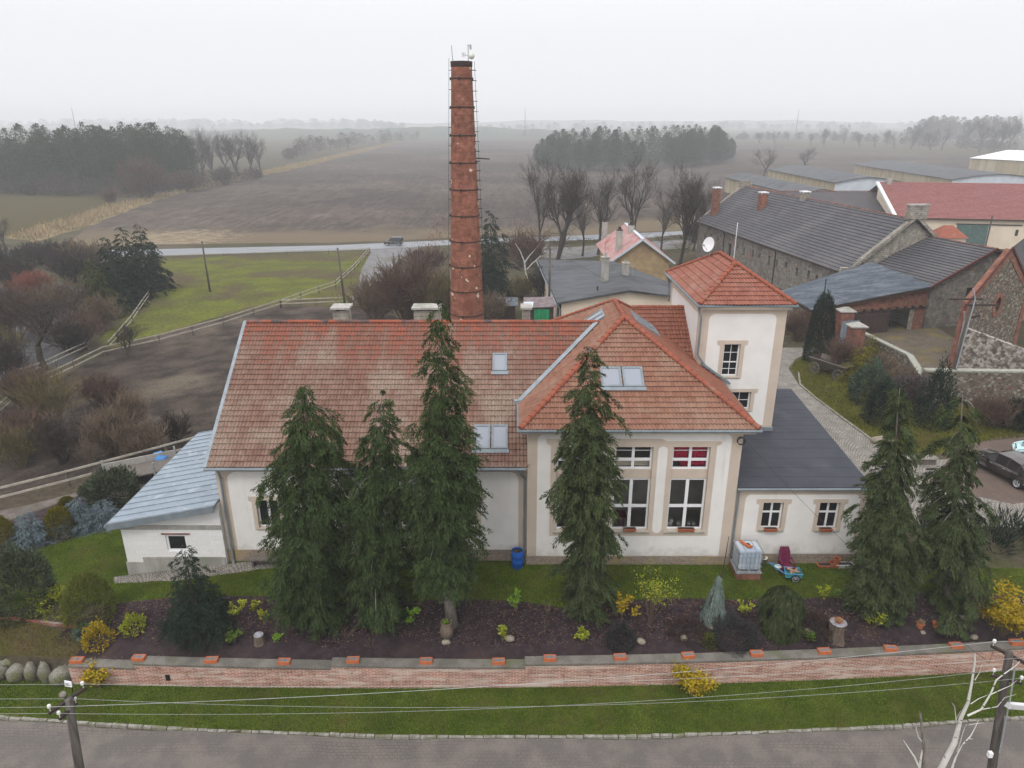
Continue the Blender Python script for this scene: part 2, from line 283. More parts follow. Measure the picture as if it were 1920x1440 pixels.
    edge = nd(nt, 'Math', {0: nd(nt, 'MapRange', {0: sy.outputs[1], 1: 205., 2: 168., 3: -.1, 4: .5}).outputs[0], 1: noise(nt, o, .05, 4)}, operation='ADD').outputs[0]
    c = mixc(nt, ramp(nt, edge, .5, .9), c, (.13, .10, .062))
    straw = nd(nt, 'Math', {0: nd(nt, 'MapRange', {0: nd(nt, 'VectorMath', {0: o, 1: (-82., 175., -7.)}, operation='DISTANCE').outputs['Value'], 1: 10., 2: 42., 3: .2, 4: -.25}).outputs[0], 1: noise(nt, nd(nt, 'Mapping', {0: o, 2: (0, 0, .4), 3: (.3, 1.1, 1)}).outputs[0], 1., 6, .75)}, operation='ADD').outputs[0]
    c = mixc(nt, ramp(nt, straw, .66, .74), c, (.26, .205, .135))
    finish(nt, b, c, .95, .1, n2, .5, .15); M['plough'] = m
    M['farfield'] = surf('far_field', (.13, .105, .085), (.10, .085, .06), .03, (.085, .095, .035), .006, rough=.95, spec=.03, fine=.8)
    M['drystrip'] = surf('dry_margin', (.26, .20, .115), (.19, .15, .085), .4, (.10, .09, .04), .12, rough=.95, spec=.03, fine=2.)
    M['backroad'] = surf('wet_asphalt', (.19, .20, .22), (.155, .165, .18), .3, rough=.45, spec=.5, bump=.05)
    M['lane'] = surf('pale_gravel_lane', (.20, .195, .20), (.14, .135, .135), .8, (.12, .11, .08), .2, rough=.9, fine=6)
    # old asphalt with the setts showing through
    m, nt, b = newm('worn_street'); o = coords(nt)
    br = nd(nt, 'TexBrick', {'Vector': nd(nt, 'VectorMath', {0: o, 1: nd(nt, 'VectorMath', {0: nd(nt, 'TexNoise', {'Vector': o, 'Scale': 1.5}).outputs[1], 'Scale': .16}, operation='SCALE').outputs[0]}, operation='ADD').outputs[0],
        'Color1': (.19, .162, .14), 'Color2': (.135, .117, .104), 'Mortar': (.055, .048, .044), 'Scale': 1., 'Mortar Size': .018, 'Mortar Smooth': .6, 'Brick Width': .19, 'Row Height': .14})
    n2 = noise(nt, o, 28., 4, .7); sy = nd(nt, 'SeparateXYZ', {0: o}).outputs[1]
    asp = mixc(nt, ramp(nt, noise(nt, o, .9, 5), .4, .65), (.115, .102, .095), (.16, .138, .122))
    tr = noise(nt, nd(nt, 'Mapping', {0: o, 3: (.08, 1.1, 1)}).outputs[0], 1., 5, .6)
    c = mixc(nt, nd(nt, 'MapRange', {0: tr, 1: .45, 2: .68, 3: 0., 4: .6}).outputs[0], asp, br.outputs[0])
    c = mixc(nt, .55, c, nd(nt, 'MapRange', {0: n2, 1: .3, 2: .7, 3: .5, 4: 1.5}).outputs[0], 'MULTIPLY')
    c = mixc(nt, ramp(nt, noise(nt, o, .45, 5, .65), .66, .74), c, (.13, .105, .045))
    finish(nt, b, c, .85, .25, n2, .3, .012); M['street'] = m
    # setts laid in fans
    m, nt, b = newm('fan_setts'); o = coords(nt)
    g = nd(nt, 'SeparateXYZ', {0: o})
    fx = nd(nt, 'Math', {0: g.outputs[0], 1: 1.5}, operation='DIVIDE').outputs[0]
    fr = nd(nt, 'Math', {0: fx}, operation='FRACT').outputs[0]
    ar = nd(nt, 'Math', {0: nd(nt, 'Math', {0: fr, 1: .5}, operation='SUBTRACT'), 1: 2.}, operation='POWER').outputs[0]
    yy = nd(nt, 'Math', {0: nd(nt, 'Math', {0: ar, 1: 2.2}, operation='MULTIPLY'), 1: g.outputs[1]}, operation='ADD').outputs[0]
    v = nd(nt, 'CombineXYZ', {0: g.outputs[0], 1: yy}).outputs[0]
    br = nd(nt, 'TexBrick', {'Vector': v, 'Color1': (.30, .275, .245), 'Color2': (.215, .195, .175), 'Mortar': (.09, .08, .065), 'Scale': 1., 'Mortar Size': .022, 'Mortar Smooth': .4, 'Brick Width': .14, 'Row Height': .16})
    c = mixc(nt, .55, br.outputs[0], nd(nt, 'MapRange', {0: noise(nt, o, 1.4, 5), 1: .3, 2: .7, 3: .5, 4: 1.4}).outputs[0], 'MULTIPLY')
    finish(nt, b, c, .85, .25, br.outputs[1], -.4, .02); M['setts'] = m
    m, nt, b = newm('pond_water'); o = coords(nt)
    finish(nt, b, (.085, .083, .085), .4, .04, noise(nt, nd(nt, 'Mapping', {0: o, 3: (1, .5, 1)}).outputs[0], .8, 4), .12, .05); M['water'] = m
    m, nt, b = newm('dark_glass'); finish(nt, b, (.018, .018, .02), .06, .5); M['glass'] = m
    m, nt, b = newm('sky_glass'); finish(nt, b, (.24, .26, .30), .12, .6); M['skyglass'] = m
    m, nt, b = newm('clear_glass')
    tr = nd(nt, 'BsdfTransparent', {0: (.80, .82, .82)}); gl = nd(nt, 'BsdfGlossy', {'Roughness': .03}); lw = nd(nt, 'Fresnel', {0: 1.45})
    ms = nd(nt, 'MixShader', {0: lw.outputs[0], 1: tr.outputs[0], 2: gl.outputs[0]}); nt.links.new(ms.outputs[0], nt.nodes['Material Output'].inputs[0]); M['clear'] = m
    for nme, c in (('carbrown', (.035, .026, .022)), ('carmint', (.45, .68, .70)), ('cardark', (.018, .02, .026))):
        m, nt, b = newm(nme + '_paint'); finish(nt, b, c, .3, .5, metal=0)
        b.inputs['Coat Weight'].default_value = .5; b.inputs['Coat Roughness'].default_value = .06; M[nme] = m
    m, nt, b = newm('tyre_rubber'); finish(nt, b, (.02, .02, .02), .85, .2); M['tyre'] = m
    m, nt, b = newm('alloy'); finish(nt, b, (.55, .56, .58), .35, .5, metal=.6); M['alloy'] = m
    m, nt, b = newm('lamp_lens'); finish(nt, b, (.5, .5, .5), .1, .6); M['lens'] = m
    m, nt, b = newm('tail_lens'); finish(nt, b, (.3, .01, .01), .15, .6); M['tail'] = m
defm()

# ------------------------------------------------------------------ terrain and pixel rays (used to survey where things stand)
def ss(a, b, x):
    u = min(1., max(0., (x - a) / (b - a))); return u * u * (3 - 2 * u)
def lin(a, b, x): return min(1., max(0., (x - a) / (b - a)))
def ykerb(x): return 20.75 + .0024 * x * x
def ywall(x): return 22.9 + .00147 * (x + 5) ** 2
def gz(x, y):
    if y < 60:
        yk, yw = ykerb(x), ywall(x)
        if y < yw + .02:
            return -2.1 if y < yk - .15 else (-2.0 if y < yk else -2.0 + .3 * (y - yk) / max(.1, yw - yk))
        if y < yw + .34: return -1.7 + .95 * (y - yw - .02) / .32
    e = ss(12, 40, x) * (1 - ss(200, 420, y))
    d = -7 * lin(45, 165, y) * (1 - .55 * e)
    w = (-.9 * ss(12, 22, -x) * ss(24.5, 29, y) - 1.1 * ss(20, 45, -x) * ss(26, 40, y)) * (1 - ss(60, 110, y))
    f = -.75 * (1 - ss(0, 1, (y - ywall(x) - .34) / 2.9)) if y < 60 else 0
    return d + w + f
_c, _s_ = math.cos(PITCH), math.sin(PITCH)
def ray(px, py):
    a = (px - 960) / FPX; b = (py - 720) / FPX
    return Vector((a, _c - b * _s_, -_s_ - b * _c))
def at(px, py, off=0.):
    """the point of the terrain seen at a pixel of the photograph"""
    d = ray(px, py); o = Vector((0, 0, CAM_H)); t = 12.; pt = t
    while t < 9000:
        q = o + d * t
        if q.z <= gz(q.x, q.y) + off:
            a, b = pt, t
            for _ in range(30):
                m = (a + b) / 2; q = o + d * m
                if q.z <= gz(q.x, q.y) + off: b = m
                else: a = m
            q = o + d * b; return Vector((q.x, q.y, gz(q.x, q.y)))
        pt = t; t = t * 1.012 + .05
    q = o + d * 3000; return Vector((q.x, q.y, -7.))
def aty(px, py, y):
    d = ray(px, py); return Vector((0, 0, CAM_H)) + d * (y / d.y)
def atz(px, py, z):
    d = ray(px, py); return Vector((0, 0, CAM_H)) + d * ((z - CAM_H) / d.z)
def pxs(q):
    """pixels of the 1920 photograph per metre at a point"""
    return FPX / (q[1] * _c - (q[2] - CAM_H) * _s_)

# ------------------------------------------------------------------ scene graph
WPOS = {}
def thing(name, label, cat, loc=(0, 0, 0), group=None):
    o = bpy.data.objects.new(name, None); COL.objects.link(o); o.empty_display_size = .3
    o.location = loc; o['label'] = label; o['category'] = cat
    if group: o['group'] = group
    WPOS[o] = Vector(loc)
    return o
def tag(o, label, cat, group=None, kind=None):
    o['label'] = label; o['category'] = cat
    if group: o['group'] = group
    if kind: o['kind'] = kind
    return o
def put(o, parent):
    COL.objects.link(o); WPOS[o] = Vector((0, 0, 0))
    if parent is not None:
        o.parent = parent; o.location = -WPOS[parent]
    return o
def dup(root, loc=None, rz=None, sc=None, label=None, group=None):
    def cp(o, par):
        c = o.copy(); COL.objects.link(c); c.parent = par
        for ch in o.children: cp(ch, c)
        return c
    r = cp(root, None)
    if loc is not None: r.location = loc
    if rz is not None: r.rotation_euler = (0, 0, rz)
    if sc is not None: r.scale = sc if hasattr(sc, '__len__') else (sc, sc, sc)
    if label: r['label'] = label
    if group: r['group'] = group
    return r
def origin_to(o, loc):
    """move a single mesh object's origin to loc, keeping its shape where it is"""
    o.data.transform(Matrix.Translation(-Vector(loc))); o.location = loc; WPOS[o] = Vector(loc); return o

# ------------------------------------------------------------------ mesh builders
class MB:
    def __init__(s): s.v = []; s.f = []; s.m = []; s.uv = []
    def poly(s, pts, m=0, uv=None):
        i = len(s.v); s.v.extend([tuple(p) for p in pts]); s.f.append(tuple(range(i, i + len(pts)))); s.m.append(m)
        s.uv.append(uv); return s
    def box(s, x0, y0, z0, x1, y1, z1, m=0):
        p = [(x0, y0, z0), (x1, y0, z0), (x1, y1, z0), (x0, y1, z0), (x0, y0, z1), (x1, y0, z1), (x1, y1, z1), (x0, y1, z1)]
        return s.hexa(p, m)
    def hexa(s, p, m=0):
        i = len(s.v); s.v.extend([tuple(q) for q in p])
        for f in ((3, 2, 1, 0), (4, 5, 6, 7), (0, 1, 5, 4), (1, 2, 6, 5), (2, 3, 7, 6), (3, 0, 4, 7)):
            s.f.append(tuple(i + k for k in f)); s.m.append(m); s.uv.append(None)
        return s
    def bar(s, a, b, w, h, m=0, up=(0, 0, 1)):
        a, b = Vector(a), Vector(b); d = (b - a).normalized(); u = Vector(up)
        if abs(d.dot(u)) > .98: u = Vector((0, 1, 0))
        r = d.cross(u).normalized() * w / 2; u = r.cross(d).normalized() * h / 2
        return s.hexa([a - r - u, a + r - u, a + r + u, a - r + u, b - r - u, b + r - u, b + r + u, b - r + u], m)
    def tube(s, pts, rad, n=6, m=0, cap=True):
        pts = [Vector(p) for p in pts]; k = len(pts)
        if not hasattr(rad, '__len__'): rad = [rad] * k
        rings = []; prev = None
        for i, p in enumerate(pts):
            d = (pts[min(i + 1, k - 1)] - pts[max(i - 1, 0)])
            d = d.normalized() if d.length > 1e-9 else Vector((0, 0, 1))
            if prev is None:
                u = Vector((0, 0, 1)) if abs(d.z) < .9 else Vector((1, 0, 0)); a = d.cross(u).normalized()
            else:
                a = prev - d * prev.dot(d); a = a.normalized() if a.length > 1e-6 else d.orthogonal().normalized()
            prev = a; b = d.cross(a); i0 = len(s.v)
            for j in range(n):
                t = 2 * math.pi * j / n; s.v.append(tuple(p + (a * math.cos(t) + b * math.sin(t)) * rad[i]))
            rings.append(i0)
        for q in range(k - 1):
            for j in range(n):
                s.f.append((rings[q] + j, rings[q] + (j + 1) % n, rings[q + 1] + (j + 1) % n, rings[q + 1] + j)); s.m.append(m); s.uv.append(None)
        if cap and n > 3:
            s.f.append(tuple(rings[0] + j for j in reversed(range(n)))); s.m.append(m); s.uv.append(None)
            s.f.append(tuple(rings[-1] + j for j in range(n))); s.m.append(m); s.uv.append(None)
        return s
    def lathe(s, prof, c=(0, 0, 0), n=16, m=0, mat=None):
        i0 = len(s.v); c = Vector(c)
        for r, z in prof:
            for j in range(n):
                t = 2 * math.pi * j / n; p = Vector((r * math.cos(t), r * math.sin(t), z))
                if mat is not None: p = mat @ p
                s.v.append(tuple(c + p))
        for q in range(len(prof) - 1):
            for j in range(n):
                a = i0 + q * n
                s.f.append((a + j, a + (j + 1) % n, a + n + (j + 1) % n, a + n + j)); s.m.append(m)
                s.uv.append([(j * prof[q][0] * 6.2832 / n, prof[q][1]), ((j + 1) * prof[q][0] * 6.2832 / n, prof[q][1]), ((j + 1) * prof[q][0] * 6.2832 / n, prof[q + 1][1]), (j * prof[q][0] * 6.2832 / n, prof[q + 1][1])])
        return s
    def blob(s, c, rx, ry, rz, m=0, n=9, k=6, jit=.12, seed=0, rot=0):
        r = random.Random(seed); i0 = len(s.v); ca, sa = math.cos(rot), math.sin(rot)
        for a in range(k + 1):
            ph = math.pi * a / k
            for j in range(n):
                t = 2 * math.pi * j / n; q = 1 + r.uniform(-jit, jit)
                x, y, z = rx * math.sin(ph) * math.cos(t) * q, ry * math.sin(ph) * math.sin(t) * q, rz * math.cos(ph) * (q if 0 < a < k else 1)
                s.v.append((c[0] + x * ca - y * sa, c[1] + x * sa + y * ca, c[2] + z))
        for a in range(k):
            for j in range(n):
                p = i0 + a * n
                s.f.append((p + j, p + n + j, p + n + (j + 1) % n, p + (j + 1) % n)); s.m.append(m); s.uv.append(None)
        return s
    def plate(s, outer, holes, fr, t0, t1, m=0, back=False):
        """a flat plate with holes in a frame fr(u, v, w); front at w=t1, edges run back to w=t0"""
        loops = [outer] + list(holes)
        tri = tessellate_polygon([[Vector((u, v, 0)) for u, v in l] for l in loops])
        flat = [p for l in loops for p in l]; i0 = len(s.v)
        s.v.extend([tuple(fr(u, v, t1)) for u, v in flat])
        for t in tri:
            a, b, c = (flat[k] for k in t)
            if (b[0] - a[0]) * (c[1] - a[1]) - (b[1] - a[1]) * (c[0] - a[0]) < 0: t = (t[0], t[2], t[1])
            s.f.append(tuple(i0 + k for k in t)); s.m.append(m); s.uv.append(None)
        for l in loops:
            for k in range(len(l)):
                a, b = l[k], l[(k + 1) % len(l)]
                s.poly([fr(a[0], a[1], t0), fr(b[0], b[1], t0), fr(b[0], b[1], t1), fr(a[0], a[1], t1)], m)
        if back: s.poly([fr(u, v, t0) for u, v in outer], m)
        return s
    def build(s, name, mats, parent=None, smooth=False, ang=None):
        me = bpy.data.meshes.new(name); me.from_pydata(s.v, [], s.f)
        if not isinstance(mats, (list, tuple)): mats = [mats]
        for q in mats: me.materials.append(MT[q])
        if len(mats) > 1: me.polygons.foreach_set('material_index', s.m)
        if any(u is not None for u in s.uv):
            l = me.uv_layers.new(name='UVMap'); arr = []
            for f, u in zip(s.f, s.uv):
                for k in range(len(f)): arr.extend(u[k] if u else (0., 0.))
            l.data.foreach_set('uv', arr)
        bm = bmesh.new(); bm.from_mesh(me); bmesh.ops.recalc_face_normals(bm, faces=bm.faces); bm.to_mesh(me); bm.free()
        if smooth: me.polygons.foreach_set('use_smooth', [True] * len(me.polygons))
        o = bpy.data.objects.new(name, me); put(o, parent)
        return o
def arrmesh(name, V, F, mat, parent=None):
    """V (n,3), F (m,k): fast mesh from arrays"""
    me = bpy.data.meshes.new(name); k = F.shape[1]
    me.vertices.add(len(V)); me.vertices.foreach_set('co', np.asarray(V, np.float32).ravel())
    me.loops.add(F.size); me.loops.foreach_set('vertex_index', F.astype(np.int32).ravel())
    me.polygons.add(len(F)); me.polygons.foreach_set('loop_start', np.arange(0, F.size, k, dtype=np.int32))
    me.polygons.foreach_set('loop_total', np.full(len(F), k, np.int32))
    me.materials.append(MT[mat]); me.update(calc_edges=True)
    o = bpy.data.objects.new(name, me); put(o, parent); return o
def nrm(a): return a / np.maximum(1e-9, np.linalg.norm(a, axis=1, keepdims=True))
def kites(name, P, D, L, Wd, mat, parent=None, bend=None, seed=0):
    """one kite-shaped leaf per row: base P, direction D, length L, width Wd"""
    r = np.random.default_rng(seed + 5); n = len(P); D = nrm(D)
    S = nrm(np.cross(D, nrm(r.normal(size=(n, 3)) * .55 + np.array([0, 0, 1.]))))
    L = np.broadcast_to(np.asarray(L, float), (n,))[:, None]; Wd = np.broadcast_to(np.asarray(Wd, float), (n,))[:, None]
    mid = P + D * L * .45; tip = P + D * L
    if bend is not None: tip = tip + np.array([0, 0, -1.]) * L * bend
    V = np.stack([P, mid + S * Wd / 2, tip, mid - S * Wd / 2], 1).reshape(-1, 3)
    return arrmesh(name, V, np.arange(4 * n).reshape(n, 4), mat, parent)

# ------------------------------------------------------------------ plants
def conifer_crown(mat, H, prof, nb, nl, L, Wl, seed, droop=.5, rise=.25, lat=.22, z0=0., irr=.25, parent=None, org=(0, 0, 0), name='crown', down=.7, lean=(0, 0), squash=1.0, fr_n=8., fr_l=.5):
    """drooping sprays gathered on arching branches; prof = [(height fraction, radius)]"""
    r = np.random.default_rng(seed)
    hs = np.array([p[0] for p in prof]); rs = np.array([p[1] for p in prof])
    # branch heights weighted by radius
    tt = np.linspace(hs[0], hs[-1], 300); wgt = np.interp(tt, hs, rs) + .12; cdf = np.cumsum(wgt); cdf /= cdf[-1]
    bt = np.interp((np.arange(nb) + r.uniform(0, 1, nb)) / nb, cdf, tt)
    ba = np.arange(nb) * 2.39996 + r.uniform(-.5, .5, nb)
    ph = r.uniform(0, 6.28, 4)
    bl = np.interp(bt, hs, rs) * (1 + irr * np.sin(2 * ba + ph[0] + 5 * bt) + irr * .8 * np.sin(3 * ba + ph[1] - 9 * bt) + r.uniform(-irr, irr, nb)) * r.choice([1, 1, 1, .6, 1.15], nb)
    bl = np.maximum(.12, bl)
    # feathery fronds hang along every branch; small scales fill the fronds
    nt_ = np.maximum(4, np.round(bl * fr_n + 1).astype(int)); tb = np.repeat(np.arange(nb), nt_); T = len(tb); Rb = bl[tb]
    ts = np.where(r.uniform(size=T) < .22, r.uniform(0, .45, T), r.beta(2.3, .8, T)); tl = r.normal(0, lat * 1.3, T) * (.3 + ts * Rb) * (1.15 - .65 * ts)
    to = np.stack([np.cos(ba[tb]), np.sin(ba[tb]) * squash, np.zeros(T)], 1); td = np.stack([-np.sin(ba[tb]), np.cos(ba[tb]), np.zeros(T)], 1)
    B = to * (ts * Rb)[:, None] + td * tl[:, None]; B[:, 2] = bt[tb] * H + Rb * (rise * ts * 2 - (rise + droop) * ts * ts) - np.abs(tl) * .3
    ax = to * r.uniform(.25, .9, T)[:, None] + td * (np.sign(tl) * np.abs(r.normal(0, .45, T)))[:, None] + r.normal(0, .12, (T, 3)); ax[:, 2] -= down * r.uniform(.3, 1.2, T); ax = nrm(ax)
    fl = fr_l * r.uniform(.65, 1.35, T) * np.minimum(1, .6 + .4 * Rb); sv = nrm(np.cross(ax, np.array([0, 0, 1.]) + r.normal(0, .25, (T, 3)))); nv = np.cross(sv, ax)
    k = r.choice(T, nl, p=fl ** 1.5 / (fl ** 1.5).sum()); b = tb[k]; u = r.beta(1.25, 1.15, nl); wv = r.normal(0, 1, nl)
    P = B[k] + ax[k] * (u * fl[k])[:, None] + sv[k] * (wv * fl[k] * .26 * (u + .25) * (1.25 - u))[:, None] + nv[k] * (r.normal(0, .05, nl) * fl[k])[:, None]
    P[:, 2] -= u * u * fl[k] * .25
    lx = bt[b]; P[:, 2] = np.maximum(P[:, 2], .05) + z0
    P[:, 0] += lean[0] * lx; P[:, 1] += lean[1] * lx
    D = ax[k] + sv[k] * (np.sign(wv) * r.uniform(.1, .7, nl))[:, None] + r.normal(0, .16, (nl, 3)); D[:, 2] -= .15
    o = kites(name, P + np.array(org), D, L * r.uniform(.6, 1.35, nl), Wl * r.uniform(.7, 1.3, nl), mat, parent, bend=.12, seed=seed)
    return o, (bt, ba, bl)
def trunk_mb(H, r0, lean=(0, 0), wob=.05, seed=0, n=8, bend=(0, 0)):
    r = random.Random(seed); mb = MB(); pts = []; rad = []
    for i in range(9):
        t = i / 8; pts.append((lean[0] * t + r.uniform(-wob, wob) * (i > 0) + bend[0] * max(0, .12 - t) * 8, lean[1] * t + r.uniform(-wob, wob) * (i > 0) + bend[1] * max(0, .12 - t) * 8, H * t - .15 * (i == 0)))
        rad.append((r0 * (1 - t) ** 1.15 + .012) * (1.25 if i == 0 else 1))
    mb.tube(pts, rad, n); return mb
def bush_mesh(mat, rx, ry, rz, n, L, Wl, seed, name='foliage', parent=None, org=(0, 0, 0), shell=.75, up=.5, out=1., lump=.18, zc=None, jit=.5):
    """leaves through an uneven ellipsoid resting on the ground"""
    r = np.random.default_rng(seed); d = nrm(r.normal(size=(n, 3))); d[:, 2] = np.abs(d[:, 2]) * 1.0 - .18 * (r.uniform(size=n) < .5)
    d = nrm(d); ph = r.uniform(0, 6.28, 6)
    q = 1 + lump * (np.sin(3.1 * np.arctan2(d[:, 1], d[:, 0]) + ph[0] + 3 * d[:, 2]) * .6 + np.sin(5.3 * np.arctan2(d[:, 1], d[:, 0]) + ph[1] - 6 * d[:, 2]) * .6 + np.sin(8 * d[:, 2] + ph[2]) * .4)
    q *= shell + (1 - shell) * r.uniform(0, 1, n) ** .5 * 1.3 - .12 * r.uniform(0, 1, n) ** 3
    zc = rz * .12 if zc is None else zc
    P = d * np.array([rx, ry, rz]) * q[:, None]; P[:, 2] = np.maximum(.02, P[:, 2] + zc)
    D = d * out + r.normal(0, jit, (n, 3)); D[:, 2] += up
    return kites(name, P + np.array(org), D, L * r.uniform(.6, 1.3, n), Wl * r.uniform(.7, 1.3, n), mat, parent, seed=seed)
def branching(mb, p, d, L, r, depth, R, spread=.55, up=.12, n=(6, 4, 3, 3, 3, 3), kids=(3, 4), segs=3, shrink=.68, crook=.22, minr=.006, lvl=0, first=.35):
    pts = [p.copy()]; rad = [r]; q = p.copy(); dd = d.copy()
    for i in range(segs):
        dd = (dd + Vector((R.gauss(0, crook), R.gauss(0, crook), R.gauss(0, crook * .6) + up))).normalized()
        q = q + dd * (L / segs); pts.append(q.copy()); rad.append(max(minr, r * (1 - .55 * (i + 1) / segs)))
    mb.tube(pts, rad, n[min(lvl, len(n) - 1)], cap=False)
    if depth <= 0: return
    k = R.randint(*kids)
    for j in range(k):
        t = first + (1 - first) * (j + R.uniform(.2, 1)) / k; t = min(t, .999); i = min(segs - 1, int(t * segs)); f = t * segs - i
        bp = pts[i].lerp(pts[i + 1], f); bd = (pts[i + 1] - pts[i]).normalized()
        ax = bd.orthogonal().normalized(); ax.rotate(Matrix.Rotation(R.uniform(0, 6.283), 3, bd))
        nd_ = (bd + ax * R.uniform(.6, 1.25) * spread * 1.6).normalized()
        branching(mb, bp, nd_, L * shrink * R.uniform(.75, 1.15), max(minr, rad[i] * .62), depth - 1, R, spread, up, n, kids, segs, shrink, crook, minr, lvl + 1, .2)
    branching(mb, pts[-1], dd, L * shrink, max(minr, rad[-1] * .9), depth - 1, R, spread, up, n, kids, segs, shrink, crook, minr, lvl + 1, .2)
def bare_tree(name, label, cat, H, seed, trunks=1, depth=4, spread=.5, mat='bark', tmat='twig', up=.1, thick=.028, minr=.012, kids=(3, 4), crook=.2, group=None, lean=(0, 0), first=.4, shrink=.66, fork=.3):
    """trunk and limbs > trunk; thin branches > branches"""
    R = random.Random(seed); root = thing(name, label, cat, (0, 0, 0), group)
    tk, br = MB(), MB()
    for i in range(trunks):
        a = R.uniform(0, 6.283); d = Vector((math.cos(a) * .3 * (trunks > 1) + lean[0], math.sin(a) * .3 * (trunks > 1) + lean[1], 1)).normalized()
        h1 = H * fork * R.uniform(.85, 1.15); r0 = H * thick
        p0 = Vector((math.cos(a) * .25 * (trunks > 1), math.sin(a) * .25 * (trunks > 1), -.1)); pts = [p0]; q = p0.copy()
        for s in range(4):
            d = (d + Vector((R.gauss(0, .07), R.gauss(0, .07), .05))).normalized(); q = q + d * h1 / 4; pts.append(q.copy())
        tk.tube(pts, [r0 * 1.3, r0, r0 * .93, r0 * .88, r0 * .84], 7, cap=False)
        for j in range(6):
            b = R.uniform(0, 6.283); t = R.uniform(.45, .95); branching(br, pts[0].lerp(pts[-1], t), Vector((math.cos(b), math.sin(b), R.uniform(.1, .7))).normalized(), H * .11 * R.uniform(.6, 1.2), max(minr, r0 * .16), depth - 3, R, spread, up * .5, (4, 3, 3), kids, 3, shrink, crook * 1.3, minr)
        nl = R.randint(3, 5)
        for j in range(nl):
            b = 6.283 * j / nl + R.uniform(-.4, .4); k = R.uniform(.35, .75) * spread * 1.4
            dd = (d + Vector((math.cos(b) * k, math.sin(b) * k, 0))).normalized(); L = H * (1 - fork) * R.uniform(.42, .6)
            lp = [q.copy()]; lr = [r0 * .62]; e = q.copy()
            for s in range(4):
                dd = (dd + Vector((R.gauss(0, crook * .7), R.gauss(0, crook * .7), up + .05))).normalized(); e = e + dd * L / 4; lp.append(e.copy()); lr.append(max(minr, r0 * (.58 - .1 * s)))
            tk.tube(lp, lr, 5, cap=False)
            for s in range(1, 5):
                for u in range(R.randint(1, 2) + (s == 4)):
                    bd = (lp[s] - lp[s - 1]).normalized(); ax = bd.orthogonal().normalized(); ax.rotate(Matrix.Rotation(R.uniform(0, 6.283), 3, bd))
                    branching(br, lp[s].copy(), (bd + ax * spread * R.uniform(.5, 1.3) * 1.3).normalized(), L * .42 * R.uniform(.7, 1.2), max(minr, lr[s] * .6), depth - 2, R, spread, up, (4, 3, 3), kids, 3, shrink, crook, minr)
    tk.build('trunk', mat, root, smooth=True); br.build('branches', tmat, root)
    return root
def bare_bush(name, label, cat, rx, H, n, seed, mat='twig', minr=.008, depth=2, group=None, kids=(2, 3), up=.1, thick=.014):
    """many stems from the ground"""
    R = random.Random(seed); mb = MB()
    for i in range(n):
        a = R.uniform(0, 6.283); k = R.uniform(0, 1) ** .6; p = Vector((math.cos(a) * rx * .35 * k, math.sin(a) * rx * .35 * k, -.05))
        d = Vector((math.cos(a) * k * rx / H * 1.1, math.sin(a) * k * rx / H * 1.1, 1)).normalized()
        branching(mb, p, d, H * R.uniform(.4, .6), max(minr, H * thick * R.uniform(.4, .7)), depth, R, .5, up, (4, 3, 3), kids, 3, .68, .2, minr, 0, .3)
    o = mb.build(name, mat); return tag(o, label, cat, group)
def rot_about(o, loc, rz=0, sc=1):
    o.location = loc; o.rotation_euler = (0, 0, rz); o.scale = sc if hasattr(sc, '__len__') else (sc, sc, sc); return o

# ------------------------------------------------------------------ ground sheets, cut from one triangulation so that neighbours share their edges
def W2(pts): return [(lambda q: (q.x, q.y))(at(*p)) for p in pts]
def wob(poly, amp, step, seed=0, closed=True):
    r = random.Random(seed); out = []; n = len(poly)
    for i in range(n if closed else n - 1):
        a, b = poly[i], poly[(i + 1) % n]; L = math.hypot(b[0] - a[0], b[1] - a[1]); k = max(1, min(40, int(L / step)))
        for j in range(k):
            t = j / k; q = amp if j else amp * .2
            out.append((a[0] + (b[0] - a[0]) * t + r.uniform(-q, q), a[1] + (b[1] - a[1]) * t + r.uniform(-q, q)))
    if not closed: out.append(poly[-1])
    return out
def inside(x, y, P):
    c = False; n = len(P); j = n - 1
    for i in range(n):
        xi, yi = P[i]; xj, yj = P[j]
        if (yi > y) != (yj > y) and x < (xj - xi) * (y - yi) / (yj - yi) + xi: c = not c
        j = i
    return c
REG = []
def region(name, mat, poly): REG.append((name, mat, poly))
xs = [-34 + 2 * i for i in range(39)]
kerbp = [(x, ykerb(x)) for x in xs]; wallp = [(x, ywall(x) + .02) for x in xs]; wallb = [(x, ywall(x) + .34) for x in xs]
region('ploughed_field', 'plough', wob(W2([(120, 464), (300, 458), (620, 455), (845, 446), (1000, 441), (1330, 433), (1480, 395), (1700, 345), (1900, 318), (1900, 296), (1600, 283), (1370, 268), (1000, 258), (840, 256), (700, 278), (540, 316), (400, 345), (250, 388), (160, 425)]), .6, 12, 1))
region('stubble_field', 'brownturf', wob(W2([(-60, 358), (100, 362), (195, 369), (210, 385), (120, 412), (20, 442), (-60, 446)]), .5, 12, 2))
region('dry_grass_margin', 'drystrip', wob(W2([(10, 447), (110, 416), (205, 386), (300, 366), (400, 342), (540, 312), (700, 276), (740, 268), (705, 279), (545, 319), (400, 348), (300, 374), (235, 398), (165, 425), (60, 455)]), 1.2, 6, 3))
region('meadow', 'meadow', wob(W2([(302, 484), (500, 478), (688, 471), (668, 505), (645, 555), (530, 570), (390, 598), (250, 640), (205, 655), (185, 640), (240, 585), (290, 530)]), .35, 4, 4))
region('gravel_lane', 'lane', wob(W2([(694, 468), (790, 462), (760, 480), (722, 510), (712, 560), (735, 590), (640, 600), (655, 560), (676, 500)]), .3, 4, 5))
region('grass_verge', 'meadow', W2([(688, 471), (696, 472), (678, 505), (668, 545), (655, 568), (720, 572), (560, 574), (645, 556), (668, 505)]))
